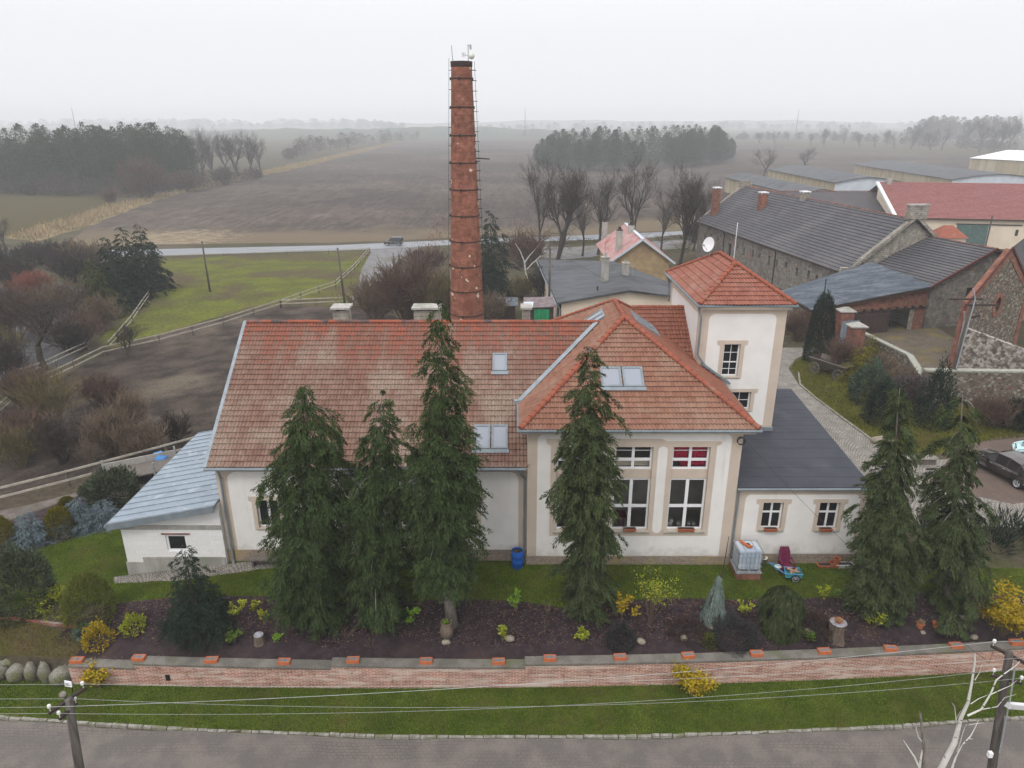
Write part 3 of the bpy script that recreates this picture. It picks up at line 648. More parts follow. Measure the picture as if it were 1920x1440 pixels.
region('back_road', 'backroad', W2([(-60, 474), (150, 470), (300, 467), (620, 460), (845, 450), (1000, 445), (1330, 434), (1480, 420), (1500, 424), (1340, 441), (1000, 453), (845, 459), (700, 467), (620, 470), (300, 480), (150, 483), (-60, 487)]))
region('back_yard', 'lane', wob(W2([(985, 462), (1120, 460), (1330, 452), (1330, 466), (1150, 474), (1060, 486), (990, 480)]), .5, 5, 6))
region('paddock', 'dirt', wob(W2([(200, 660), (390, 603), (530, 575), (640, 573), (735, 573), (760, 640), (620, 690), (470, 760), (330, 853), (0, 936), (-80, 952), (-80, 800), (60, 740)]), .3, 3, 7))
region('gravel_drive', 'gravel', wob(W2([(-80, 975), (60, 945), (200, 905), (330, 878), (420, 850), (430, 905), (330, 920), (230, 935), (160, 925), (60, 960), (-80, 1010)]), .12, 1.5, 8))
region('lawn', 'soil_grass', wob([(-34, 31.9)] + W2([(0, 1048), (110, 1018), (228, 985)]) + [(-18.3, 30.5), (-13, 30.5), (-13, 32), (18.5, 32), (20, 28.6), (40, 28.6), (40, 26.6)] + W2([(1920, 1118), (1800, 1110), (1640, 1112), (1560, 1120), (1400, 1125), (1250, 1122), (1120, 1132), (1050, 1140), (980, 1128), (870, 1124), (760, 1128), (640, 1130), (500, 1118), (330, 1120), (215, 1133), (130, 1128), (60, 1140), (-40, 1150)]) + [(-34, 28.0)], .1, 1.2, 9))
region('shrub_bed', 'mulch', wob(W2([(-80, 1012), (60, 962), (160, 925), (232, 936), (240, 983), (110, 1016), (0, 1046), (-80, 1068)]), .06, 1.2, 10))
region('bark_mulch_bed', 'mulch', wob([(-19.5, 24.4), (-18, 26.3)] + W2([(20, 1145), (60, 1140), (130, 1128), (215, 1133), (330, 1120), (500, 1118), (640, 1130), (760, 1128), (870, 1124), (980, 1128), (1050, 1140), (1120, 1132), (1250, 1122), (1400, 1125), (1560, 1120), (1640, 1112), (1800, 1110), (1925, 1120)]) + [(26, 26.3), (26, ywall(26) + .34)], .07, 1.2, 11, False) + [(x, ywall(x) + .34) for x in range(24, -20, -2)])
region('rough_grass', 'brownturf', [(-34, ywall(-34) + .34)] + [(x, ywall(x) + .34) for x in range(-32, -17, 2)] + wob(W2([(165, 1196), (60, 1166), (-60, 1160)]), .08, 1, 12, False) + [(-34, 27.6)])
region('cobbled_path', 'setts', wob(W2([(212, 1082), (238, 1079), (425, 1058), (545, 1049), (620, 1050), (620, 1060), (540, 1061), (430, 1076), (330, 1089), (215, 1094)]), .05, .6, 13))
region('cobbled_yard', 'setts', wob([(13.5, 35), (17.2, 41.5)] + W2([(1452, 652), (1540, 652), (1492, 672), (1478, 690), (1498, 722), (1560, 772), (1640, 832), (1700, 872), (1760, 862), (1930, 850), (2000, 850), (2000, 1000), (1920, 990), (1760, 985), (1640, 985)]) + [(16.2, 31.5)], .08, 1.5, 14))
region('side_lawn', 'yardgrass', wob(W2([(1483, 688), (1495, 674), (1530, 668), (1600, 690), (1640, 735), (1720, 760), (1930, 765), (2000, 790), (2000, 815), (1930, 820), (1790, 835), (1720, 868), (1640, 826), (1560, 768), (1500, 720)]), .1, 1.5, 15))
region('parking_ground', 'parking', wob(W2([(1795, 838), (1880, 818), (2000, 812), (2000, 935), (1900, 945), (1800, 925), (1740, 905)]), .15, 1.5, 16))
region('farm_courtyard', 'yard', wob(W2([(1600, 630), (1640, 612), (1730, 600), (1800, 640), (1960, 670), (1960, 712), (1722, 712), (1650, 665)]), .2, 2, 17))
region('pond', 'water', wob(W2([(-60, 548), (20, 536), (110, 528), (168, 548), (178, 600), (165, 645), (120, 688), (60, 705), (-60, 720)]), .4, 3, 18))
region('street', 'street', [(x, ykerb(x) - .15) for x in range(-34, 44, 2)] + [(42, 8), (-34, 8)])
region('street_verge', 'soil_grass', [(x, ykerb(x)) for x in range(-34, 44, 2)] + [(x, ywall(x) + .02) for x in range(42, -36, -2)])
def ground():
    r = random.Random(3); vs, es, idx = [], [], {}
    def add(x, y):
        k = (round(x, 3), round(y, 3))
        if k not in idx: idx[k] = len(vs); vs.append(Vector((k[0], k[1])))
        return idx[k]
    def line(poly, closed=True):
        ids = [add(*p) for p in poly]
        for i in range(len(ids) if closed else len(ids) - 1):
            a, b = ids[i], ids[(i + 1) % len(ids)]
            if a != b: es.append((a, b))
    for n, m, p in REG: line(p)
    line(wallb, False)
    def grid(x0, x1, y0, y1, st):
        x = x0
        while x <= x1:
            y = y0
            while y <= y1: add(x + r.uniform(-.2, .2) * st, y + r.uniform(-.2, .2) * st); y += st
            x += st
    grid(-36, 44, 10, 58, 1.6); grid(-80, 100, 60, 190, 5); grid(-300, 320, 200, 500, 25)
    for x in range(-3200, 3300, 400):
        for y in range(600, 4300, 300): add(x, y)
    for p in ((-4200, -60), (4200, -60), (4200, 4400), (-4200, 4400), (-4200, 400), (4200, 400)): add(*p)
    add(-60, 5); add(60, 5); add(-150, 100); add(150, 100); add(-36, 21); add(44, 21)
    V, E, F, _, _, _ = delaunay_2d_cdt(vs, es, [], 0, 1e-4)
    boxes = [(min(q[0] for q in p), min(q[1] for q in p), max(q[0] for q in p), max(q[1] for q in p)) for _, _, p in REG]
    byreg = {}
    for f in F:
        cx = sum(V[i].x for i in f) / len(f); cy = sum(V[i].y for i in f) / len(f); k = -1
        for j in range(len(REG) - 1, -1, -1):
            b = boxes[j]
            if b[0] <= cx <= b[2] and b[1] <= cy <= b[3] and inside(cx, cy, REG[j][2]): k = j; break
        byreg.setdefault(k, []).append(f)
    pond_z = min(gz(*p) for p in REG[[n for n, _, _ in REG].index('pond')][2])
    for k, fs in byreg.items():
        used = {}; vv, ff = [], []
        for f in fs:
            g = []
            for i in f:
                if i not in used:
                    used[i] = len(vv); x, y = V[i].x, V[i].y; vv.append((x, y, gz(x, y)))
                g.append(used[i])
            ff.append(g)
        me = bpy.data.meshes.new('ground'); me.from_pydata(vv, [], ff)
        name, mat = ('ground', 'scrub') if k < 0 else REG[k][:2]
        me.materials.append(MT[mat]); bm = bmesh.new(); bm.from_mesh(me)
        for f in bm.faces:
            if f.normal.z < 0: f.normal_flip()
        bm.to_mesh(me); bm.free()
        me.polygons.foreach_set('use_smooth', [True] * len(me.polygons))
        o = bpy.data.objects.new(name, me); COL.objects.link(o); o['kind'] = 'structure'
ground()
def far_band():
    """low wooded rises on the horizon"""
    for name, mat, x0, x1, y, h, base, seed, lab in (('distant_hills', 'pinefar', -1500, 250, 1500, 15, -7, 4, 0), ('distant_hills', 'farfield', -2600, 2600, 3200, 30, -7, 9, 0)):
        r = random.Random(seed); mb = MB(); n = 160; top = []
        ph = [r.uniform(0, 6.28) for _ in range(6)]
        for i in range(n + 1):
            x = x0 + (x1 - x0) * i / n; e = min(1, min(i, n - i) / 22)
            top.append((x, base + h * e * (.55 + .25 * math.sin(i * .05 + ph[0]) + .12 * math.sin(i * .21 + ph[1]) + .06 * math.sin(i * .7 + ph[2])) + r.uniform(0, 2.5) * e))
        for i in range(n):
            (xa, za), (xb, zb) = top[i], top[i + 1]
            mb.poly([(xa, y - 260, base - .5), (xb, y - 260, base - .5), (xb, y, zb), (xa, y, za)]); mb.poly([(xa, y, za), (xb, y, zb), (xb, y + 400, base - .5), (xa, y + 400, base - .5)])
        o = mb.build(name, mat); o['kind'] = 'structure'
far_band()

# ------------------------------------------------------------------ building helpers
def FY(y): return lambda u, v, w: (u, y - w, v)
def FX(x, s): return lambda u, v, w: (x + s * w, u, v)
def FP(P0, U, V):
    P0, U, V = Vector(P0), Vector(U).normalized(), Vector(V).normalized(); N = U.cross(V).normalized()
    return lambda u, v, w: P0 + U * u + V * v + N * w
def fbox(mb, fr, u0, v0, w0, u1, v1, w1, m=0):
    return mb.hexa([fr(u0, v0, w0), fr(u1, v0, w0), fr(u1, v0, w1), fr(u0, v0, w1), fr(u0, v1, w0), fr(u1, v1, w0), fr(u1, v1, w1), fr(u0, v1, w1)], m)
def rect(x0, z0, x1, z1): return [(x0, z0), (x1, z0), (x1, z1), (x0, z1)]
def rrect(x0, z0, x1, z1, rt, rb=0., n=5):
    p = []
    for cx, cz, r, a0 in ((x1 - rb, z0 + rb, rb, -90), (x1 - rt, z1 - rt, rt, 0), (x0 + rt, z1 - rt, rt, 90), (x0 + rb, z0 + rb, rb, 180)):
        if r == 0: p.append((cx, cz)); continue
        for k in range(n + 1):
            a = R_(a0 + 90 * k / n); p.append((cx + r * math.cos(a), cz + r * math.sin(a)))
    return p
def eared(x0, z0, x1, z1, b, ear, eh):
    """window surround: a band b wide with a wider head piece"""
    return [(x0 - b, z0), (x1 + b, z0), (x1 + b, z1 + b - eh), (x1 + b + ear, z1 + b - eh + .08), (x1 + b + ear, z1 + b), (x0 - b - ear, z1 + b), (x0 - b - ear, z1 + b - eh + .08), (x0 - b, z1 + b - eh)]
def window(root, fr, x0, z0, x1, z1, ucuts, vcuts, w=-.2, fw=.07, mw=.06, glass='glass', fine=None, mat='pvc', sill=None, name='window', label=None):
    """part window (frame and bars) > pane, sill"""
    mb = MB(); d = .06
    for a in ((x0, z0, x0 + fw, z1), (x1 - fw, z0, x1, z1), (x0 + fw, z0, x1 - fw, z0 + fw), (x0 + fw, z1 - fw, x1 - fw, z1)): fbox(mb, fr, a[0], a[1], w, a[2], a[3], w + d)
    for c in ucuts:
        u = x0 + (x1 - x0) * c; fbox(mb, fr, u - mw, z0 + fw, w, u + mw, z1 - fw, w + d - .004)
    for c in vcuts:
        v = z0 + (z1 - z0) * c; fbox(mb, fr, x0 + fw, v - mw, w + .002, x1 - fw, v + mw, w + d - .008)
    for k, c in (fine or []):
        if k == 'u': u = x0 + (x1 - x0) * c; fbox(mb, fr, u - .014, z0 + fw, w + .01, u + .014, z1 - fw, w + .04)
        else: v = z0 + (z1 - z0) * c; fbox(mb, fr, x0 + fw, v - .014, w + .012, x1 - fw, v + .014, w + .038)
    o = mb.build(name, mat, root)
    if label: o['label'] = label
    pm = MB(); pm.poly([fr(x0 + .02, z0 + .02, w + .02), fr(x1 - .02, z0 + .02, w + .02), fr(x1 - .02, z1 - .02, w + .02), fr(x0 + .02, z1 - .02, w + .02)]); pm.build('pane', glass, o)
    if sill:
        s = MB(); s.hexa([fr(x0 - .1, z0 - .09, w + .05), fr(x1 + .1, z0 - .09, w + .05), fr(x1 + .1, z0 - .09, sill), fr(x0 - .1, z0 - .09, sill), fr(x0 - .1, z0 + .01, w + .05), fr(x1 + .1, z0 + .01, w + .05), fr(x1 + .1, z0 - .05, sill), fr(x0 - .1, z0 - .05, sill)])
        s.build('sill', 'sill', o)
    return o
def tile_roof(root, name, mat, P0, U, V, poly, tw=.2, th=.30, amp=.036, step=.045, jit=.006, seed=0):
    """courses of ribbed tiles on a plane, trimmed to poly (u, v)"""
    P0, U, V = Vector(P0), Vector(U).normalized(), Vector(V).normalized(); N = U.cross(V).normalized()
    if N.z < 0: N = -N
    r = random.Random(seed); u0 = min(p[0] for p in poly); u1 = max(p[0] for p in poly); v1 = max(p[1] for p in poly)
    nu = int((u1 - u0) / tw) + 2; nv = int(v1 / th) + 1; prof = ((0, 0), (.3, amp), (.62, amp), (.8, .0))
    vs, fs, uvs = [], [], []
    for j in range(nv):
        va, vb = j * th - .03, (j + 1) * th; ra = []
        for i in range(nu):
            e = r.uniform(-jit, jit)
            for c, h in prof: ra.append((u0 + (i + c) * tw, h + e))
        ra.append((u0 + nu * tw, 0)); b = len(vs); n = len(ra)
        for u, h in ra: vs.append(P0 + U * u + V * va + N * (h * .5))
        for u, h in ra: vs.append(P0 + U * u + V * va + N * (h + step))
        for u, h in ra: vs.append(P0 + U * u + V * vb + N * (h + .002))
        for k in range(n - 1):
            q = k // 4 + .5
            fs.append((b + k, b + k + 1, b + n + k + 1, b + n + k)); uvs.append([(q, j + .5)] * 4)
            fs.append((b + n + k, b + n + k + 1, b + 2 * n + k + 1, b + 2 * n + k)); uvs.append([(q, j + .5)] * 4)
    me = bpy.data.meshes.new(name); me.from_pydata([tuple(v) for v in vs], [], fs); me.materials.append(MT[mat]); me.materials.append(MT['dark_tile_lip_shade' if 'dark' in mat else 'tile_lip_shade'])
    me.polygons.foreach_set('material_index', [1 - i % 2 for i in range(len(fs))])  # lip faces take the painted shadow colour
    l = me.uv_layers.new(name='UVMap'); l.data.foreach_set('uv', [c for f in uvs for p in f for c in p])
    bm = bmesh.new(); bm.from_mesh(me)
    cen = P0 + U * (sum(p[0] for p in poly) / len(poly)) + V * (sum(p[1] for p in poly) / len(poly))
    for k in range(len(poly)):
        a, c = poly[k], poly[(k + 1) % len(poly)]
        A, C = P0 + U * a[0] + V * a[1], P0 + U * c[0] + V * c[1]
        if a[1] <= 0 and c[1] <= 0: continue
        nn = (C - A).cross(N).normalized()
        if nn.dot(cen - A) > 0: nn = -nn
        bmesh.ops.bisect_plane(bm, geom=bm.verts[:] + bm.edges[:] + bm.faces[:], plane_co=A, plane_no=nn, clear_outer=True)
    # underside board
    bot = [bm.verts.new(P0 + U * p[0] + V * p[1] - N * .06) for p in poly]; bm.faces.new(bot)
    bm.to_mesh(me); bm.free(); o = bpy.data.objects.new(name, me); put(o, root); return o
def ridge_row(root, a, b, r=.12, L=.36, mat='ridge', name='ridge_tiles', up=(0, 0, 1), dark=None, seed=0):
    a, b = Vector(a), Vector(b); D = b - a; n = max(1, int(D.length / L)); d = D.normalized(); s = d.cross(Vector(up)).normalized(); u = s.cross(d).normalized(); mb = MB(); R = random.Random(seed)
    for k in range(n):
        p, q = a + D * (k / n), a + D * ((k + 1.12) / n); m = 1 if dark and R.random() < dark else 0; ring = []
        for c, rr in ((p, r * 1.18), (q, r * .92)):
            ring.append([c + (s * math.cos(t) + u * (math.sin(t) * .85)) * rr for t in [math.pi * i / 6 for i in range(7)]])
        for i in range(6): mb.poly([ring[0][i], ring[0][i + 1], ring[1][i + 1], ring[1][i]], m)
        mb.poly(ring[0], m)
    return mb.build(name, [mat, 'ridge_dark'] if dark else mat, root)
def gutter(root, pts, r=.075, name='gutter', mat='tin'): return MB().tube(pts, r, 6).build(name, mat, root)
def roof_window(root, fr, u0, v0, u1, v1, n=1, glass='skyglass'):
    mb = MB(); f = .09; wd = (u1 - u0) / n
    fbox(mb, fr, u0 - .06, v0 - .22, .06, u1 + .06, v0 - .02, .1)
    for k in range(n):
        a, b = u0 + k * wd + (.03 if k else 0), u0 + (k + 1) * wd - (.03 if k < n - 1 else 0)
        for q in ((a, v0, a + f, v1), (b - f, v0, b, v1), (a + f, v0, b - f, v0 + f), (a + f, v1 - f, b - f, v1)): fbox(mb, fr, q[0], q[1], -.05, q[2], q[3], .12)
    o = mb.build('roof_window', 'tin', root)
    for k in range(n):
        p = MB(); a, b = u0 + k * wd + f, u0 + (k + 1) * wd - f
        fbox(p, fr, a, v0 + f, .05, b, v1 - f, .085); p.build('pane', glass, o)
    return o
def hit(px, py, P0, N):
    d = ray(px, py); o = Vector((0, 0, CAM_H)); N = Vector(N); return o + d * ((Vector(P0) - o).dot(N) / d.dot(N))
def uvof(q, P0, U, V):
    e = q - Vector(P0); return e.dot(Vector(U).normalized()), e.dot(Vector(V).normalized())

# ------------------------------------------------------------------ the house
H = thing('manor_house', 'large plastered house with red tiled roofs, tower, flat roofed annex and metal roofed side wing', 'house', (0, 29.4, 0))
def house():
    # main hall
    yh = 29.35; fr = FY(yh); wins = [(-12.02, 1.79, -11.0, 3.29), (-8.9, 1.79, -7.9, 3.29), (-5.75, 1.79, -4.75, 3.29), (-2.65, 1.79, -1.66, 3.29)]
    holes = [rect(*w) for w in wins]
    mb = MB(); mb.plate(rect(-13.7, -.6, .72, 5.2), holes, fr, -.3, 0, 0)
    mb.plate(rrect(-13.2, .6, .3, 4.78, .45), [eared(w[0], w[1] - .12, w[2], w[3], .2, .14, .3) for w in wins], fr, 0, .015, 1)
    # left gable and rear wall
    fx = FX(-13.7, -1)
    mb.plate([(29.65, -1), (42.7, -1), (42.7, 5.2), (35.95, 9.85), (29.65, 5.3)], [], fx, -.3, 0, 0); mb.plate(rrect(30.1, .6, 42.2, 5., .4), [], fx, 0, .015, 1)
    mb.poly([(-13.7, 42.7, -2.2), (10, 42.7, -2.2), (10, 42.7, 5.2), (-13.7, 42.7, 5.2)])
    mb.build('wall', ['beige', 'plaster'], H)
    p = MB(); fbox(p, fr, -13.74, -.6, .002, .70, .6, .05); p.box(-13.75, 29.6, -1.5, -13.72, 42.7, .6); p.build('plinth', 'plinth', H)
    for w in wins:
        s = MB(); s.plate(eared(w[0], w[1] - .12, w[2], w[3], .2, .14, .3), [rect(*w)], fr, .004, .022, 0); s.build('window_surround', 'beige', H)
        window(H, fr, *w, [.5], [], fw=.07, mw=.05, sill=.06)
    P0 = (-13.88, 28.93, 5.24); V = (0, 6.97, 4.86); L = 8.5
    tile_roof(H, 'tiled_roof', 'tile_hall', P0, (1, 0, 0), V, [(0, 0), (14.55, 0), (18.5, 3), (18.5, L), (0, L)], tw=.17, th=.304, seed=1)
    mb = MB(); mb.poly([(-13.88, 35.9, 10.1), (4.4, 35.9, 10.1), (4.4, 42.95, 5.1), (-13.88, 42.95, 5.1)]); mb.build('rear_roof', 'tile_hall', H)
    ridge_row(H, (-13.8, 35.9, 10.13), (4.5, 35.9, 10.13), .12, .42, dark=.35, seed=4)
    mb = MB(); mb.bar((-13.93, 28.9, 5.2), (-13.93, 35.95, 10.12), .16, .16); mb.bar((-13.93, 36., 10.1), (-13.93, 42.9, 5.1), .16, .16); mb.build('verge_flashing', 'tin_light', H)
    gutter(H, [(-13.95, 28.82, 5.17), (.62, 28.82, 5.17)])
    MB().box(-13.7, 28.95, 5.08, .68, 29.36, 5.2).build('eaves_board', 'beige', H)
    MB().tube([(-13.35, 28.82, 5.12), (-13.35, 28.95, 4.85), (-13.45, 29.22, 4.55), (-13.45, 29.22, .1), (-13.4, 29.05, -.15)], .055, 6).build('downpipe', 'tin', H)
    MB().tube([(.4, 28.82, 5.12), (.4, 28.95, 4.85), (.58, 29.2, 4.5), (.58, 29.2, .2), (.58, 29.05, .0)], .06, 6).build('downpipe', 'tin', H)
    for x0, x1, lab in ((-9.5, -8.5, 0), (-5.25, -3.65, 1), (.45, 1.05, 2)):
        mb = MB(); mb.box(x0 + .09, 36.25, 8.9, x1 - .09, 36.95, 10.62); mb.build('chimney', 'stonelt', H)
        c = MB(); c.box(x0, 36.1, 10.72, x1, 37.1, 10.82)
        for x in (x0 + .1, x1 - .24): c.box(x, 36.3, 10.615, x + .14, 36.9, 10.725)
        c.build('chimney_cap', 'concrete', H)
    N = Vector((1, 0, 0)).cross(Vector(V)).normalized(); frr = FP(P0, (1, 0, 0), V)
    for (a, b, c, d, n) in ((923, 697, 951, 664, 1), (888, 843, 952, 798, 2)):
        u0, v0 = uvof(hit(a, b, P0, N), P0, (1, 0, 0), V); u1, v1 = uvof(hit(c, d, P0, N), P0, (1, 0, 0), V); roof_window(H, frr, u0, v0, u1, v1, n)
    # gabled front wing
    yw = 29.0; fr = FY(yw); cols = [(2.02, 3.73), (4.64, 6.37), (7.25, 8.95)]; rec = [rect(a, 1.86, b, 6.22) for a, b in cols]
    pills = [rrect(3.95, 1.75, 4.42, 6.25, .23, .23), rrect(6.59, 1.75, 7.03, 6.25, .22, .22)]
    so = [(1.75, 1.6), (9.22, 1.6), (9.22, 6.28), (9.42, 6.36), (9.42, 6.5), (6.95, 6.5), (6.7, 6.62), (1.55, 6.62), (1.55, 6.4), (1.75, 6.28)]
    mb = MB(); mb.plate(rect(.7, -.4, 10.35, 7.1), rec, fr, -.3, 0, 0); mb.plate(rrect(1.15, .48, 9.86, 6.84, .3), [so], fr, 0, .015, 1)
    for pl in pills: mb.plate(pl, [], fr, 0, .013, 1)
    mb.plate(rect(29.3, -.4, 43.2, 7.1), [], FX(.7, -1), -.2, 0, 0); mb.plate(rect(29.3, -.4, 43.2, 7.1), [], FX(10.35, 1), -.2, 0, 0)
    mb.build('wing_wall', ['beige', 'plaster'], H)
    mb = MB(); mb.plate(so, rec + pills, fr, .003, .03, 0)
    for a, b in cols: fbox(mb, fr, a + .002, 4.56, -.28, b - .002, 5.03, -.12)
    mb.build('window_surround', 'beige', H)
    p = MB(); fbox(p, fr, .66, -.4, .002, 10.39, .47, .05); p.build('plinth', 'plinth', H)
    for k, (a, b) in enumerate(cols):
        window(H, fr, a, 1.86, b, 4.56, [.5], [.46], w=-.22, fw=.09, mw=.075, glass='clear', sill=.1, name='tall_window')
        window(H, fr, a, 5.03, b, 6.22, [.5], [.4], w=-.22, fw=.09, mw=.065, glass='clear', fine=[('v', .78)], name='upper_window')
    mb = MB()    # the room behind the windows
    for q in ([(.95, 32, .3), (10.1, 32, .3), (10.1, 32, 6.9), (.95, 32, 6.9)], [(.95, 29.3, .3), (.95, 32, .3), (.95, 32, 6.9), (.95, 29.3, 6.9)], [(10.1, 29.3, .3), (10.1, 32, .3), (10.1, 32, 6.9), (10.1, 29.3, 6.9)], [(.95, 29.3, 1.2), (10.1, 29.3, 1.2), (10.1, 32, 1.2), (.95, 32, 1.2)], [(.95, 29.3, 6.9), (10.1, 29.3, 6.9), (10.1, 32, 6.9), (.95, 32, 6.9)], [(.95, 29.3, 4.8), (10.1, 29.3, 4.8), (10.1, 32, 4.8), (.95, 32, 4.8)]): mb.poly(q)
    mb.build('room_interior', 'room', H)
    for x0, x1, z0, z1 in ((7.3, 8.05, 5.3, 6.2), (8.15, 8.95, 5.1, 6.2), (7.75, 8.1, 5.06, 5.34)):
        mb = MB(); n = 14
        for i in range(n):
            xa, xb = x0 + (x1 - x0) * i / n, x0 + (x1 - x0) * (i + 1) / n
            mb.poly([(xa, 29.36 + .03 * (i % 2), z0), (xb, 29.36 + .03 * ((i + 1) % 2), z0), (xb, 29.36 + .03 * ((i + 1) % 2), z1), (xa, 29.36 + .03 * (i % 2), z1)])
        mb.build('curtain', 'red_cloth', H)
    mb = MB(); mb.box(4.5, 29.6, 2.15, 5.5, 30.3, 2.2); mb.box(4.6, 29.7, 1.2, 4.68, 29.78, 2.15); mb.box(5.3, 29.7, 1.2, 5.38, 29.78, 2.15); mb.build('indoor_table', 'red_table', H)
    mb = MB()
    for x, z, s in ((7.42, 1.9, .2), (7.5, 2.08, .16), (7.85, 1.9, .18), (8.35, 1.9, .14), (8.6, 1.9, .12)): mb.box(x, 29.4, z, x + s, 29.6, z + s * .9)
    mb.build('shelf_items', 'bucket', H)
    MB().box(4.8, 29.4, 5.08, 6.3, 29.55, 5.42).build('shelf_items', 'cream', H)
    # wing roof
    ex0, ex1, ey0, ey1, ez = .36, 10.87, 28.58, 43.5, 7.25; rx, ry0, ry1, rz = 5.6, 34.5, 38.0, 10.74
    Vf = (0, ry0 - ey0, rz - ez); Lf = Vector(Vf).length; wf = ex1 - ex0
    tile_roof(H, 'tiled_roof', 'tile_wing', (ex0, ey0, ez), (1, 0, 0), Vf, [(0, 0), (wf, 0), (rx - ex0, Lf)], tw=.17, th=.304, seed=2)
    Vl = (rx - ex0, 0, rz - ez); Ll = Vector(Vl).length
    tile_roof(H, 'tiled_roof', 'tile_wing', (ex0, ey0, ez), (0, 1, 0), Vl, [(0, 0), (ry0 - ey0, Ll), (ry1 - ey0, Ll), (ey1 - ey0, 0)], tw=.2, th=.36, seed=3)
    Vr = (rx - ex1, 0, rz - ez)
    tile_roof(H, 'tiled_roof', 'tile_side', (ex1, ey0, ez), (0, 1, 0), Vr, [(0, 0), (ry0 - ey0, Ll), (ry1 - ey0, Ll), (ey1 - ey0, 0)], tw=.2, th=.36, seed=4)
    mb = MB(); mb.poly([(ex0, ey1, ez), (ex1, ey1, ez), (rx, ry1, rz)]); mb.build('rear_roof', 'tile_side', H)
    up = .05
    for a, b in (((ex0, ey0, ez + up), (rx, ry0, rz + up)), ((ex1, ey0, ez + up), (rx, ry0, rz + up)), ((rx, ry0, rz + up), (rx, ry1, rz + up)), ((ex0, ey1, ez + up), (rx, ry1, rz + up)), ((rx + 3.2, ry1 + 3.3, rz - 2.1), (rx, ry1, rz + up))): ridge_row(H, a, b, .13, .37)
    gutter(H, [(ex0 - .08, ey1 - .5, ez - .06), (ex0 - .08, ey0 - .06, ez - .06), (ex1 + .08, ey0 - .06, ez - .06), (ex1 + .08, 35, ez - .06)], .08)
    MB().box(ex0 + .1, ey0 + .05, 7.0, ex1 - .1, 29.0, 7.16).build('eaves_board', 'beige', H)
    # valley flashing between the roofs
    mb = MB(); mb.bar((.36, 31.72, 7.39), (4.39, 35.79, 10.15), .24, .03, up=(-.4, -.5, .8)); mb.build('valley_flashing', 'tin_light', H)
    MB().box(.1, 31.65, 7.2, .5, 31.95, 7.38).build('gutter_box', 'tin_light', H)
    P = (ex0, ey0, ez); Nf = Vector((1, 0, 0)).cross(Vector(Vf)); frf = FP(P, (1, 0, 0), Vf)
    u0, v0 = uvof(hit(1128, 727, P, Nf), P, (1, 0, 0), Vf); u1, v1 = uvof(hit(1203, 690, P, Nf), P, (1, 0, 0), Vf); roof_window(H, frf, u0, v0, u1, v1, 2)
    frl = FP(P, (0, -1, 0), Vl)
    roof_window(H, frl, -9.1, 4.15, -7.6, 5.5, 2)
    Pr = (ex1, ey0, ez); frr2 = FP(Pr, (0, 1, 0), Vr); roof_window(H, frr2, 7.0, 4.0, 9.0, 5.4, 2)
    # cross roof behind, against the tower
    Vt = (0, 4.4, 2.93); tile_roof(H, 'tiled_roof', 'tile_side', (5.6, 34.6, 7.2), (1, 0, 0), Vt, [(0, 0), (4.15, 0), (4.15, 5.286), (0, 5.286)], tw=.18, th=.3, seed=6)
    mb = MB(); mb.poly([(5.6, 39, 10.13), (9.7, 39, 10.13), (9.7, 43.4, 7.2), (5.6, 43.4, 7.2)]); mb.build('rear_roof', 'tile_side', H)
    ridge_row(H, (6.4, 39, 10.15), (9.68, 39, 10.15), .11, .36)
    # tower
    yt, tx0, tx1, ty1, tz = 35.16, 9.68, 14.0, 42.6, 11.12; fr = FY(yt); w1 = (10.97, 7.36, 11.83, 9.15); w2 = (11.55, 5.48, 12.68, 6.5)
    e1, e2 = eared(w1[0], w1[1] - .12, w1[2], w1[3], .2, .16, .3), eared(w2[0], w2[1] - .1, w2[2], w2[3], .18, .16, .28)
    mb = MB(); mb.plate(rect(tx0, -.5, tx1, tz), [rect(*w1), rect(*w2)], fr, -.3, 0, 0); mb.plate(rrect(10.06, 4.6, 13.5, 10.75, .3), [e1, e2], fr, 0, .015, 1)
    for x, s in ((tx0, -1), (tx1, 1)):
        mb.plate(rect(yt + .3, -2, ty1, tz), [], FX(x, s), -.3, 0, 0); mb.plate(rrect(yt + .75, 4.6, ty1 - .5, 10.6, .3), [], FX(x, s), 0, .015, 1)
    mb.poly([(tx0, ty1, -2), (tx1, ty1, -2), (tx1, ty1, tz), (tx0, ty1, tz)]); mb.build('tower_wall', ['beige', 'plaster'], H)
    for e, w in ((e1, w1), (e2, w2)): MB().plate(e, [rect(*w)], fr, .004, .03, 0).build('window_surround', 'beige', H)
    window(H, fr, *w1, [], [.43], w=-.2, fw=.075, mw=.03, fine=[('u', .5), ('v', .22), ('v', .72)], sill=.06, name='tower_window')
    window(H, fr, *w2, [], [], w=-.2, fw=.075, fine=[('u', .5), ('v', .5)], sill=.06, name='tower_window')
    a0, a1, b0, b1, ez = 9.42, 14.27, 34.83, 42.95, 11.3; cx, c0, c1, cz = 11.85, 37.6, 40.6, 12.88
    Vf = (0, c0 - b0, cz - ez); Lf = Vector(Vf).length
    tile_roof(H, 'tower_roof', 'tile_tower', (a0, b0, ez), (1, 0, 0), Vf, [(0, 0), (a1 - a0, 0), (cx - a0, Lf)], tw=.18, th=.33, seed=7)
    Vl = (cx - a0, 0, cz - ez); Ll = Vector(Vl).length; pl = [(0, 0), (c0 - b0, Ll), (c1 - b0, Ll), (b1 - b0, 0)]
    tile_roof(H, 'tower_roof', 'tile_tower', (a0, b0, ez), (0, 1, 0), Vl, pl, tw=.2, th=.36, seed=8)
    tile_roof(H, 'tower_roof', 'tile_tower', (a1, b0, ez), (0, 1, 0), (cx - a1, 0, cz - ez), pl, tw=.2, th=.36, seed=9)
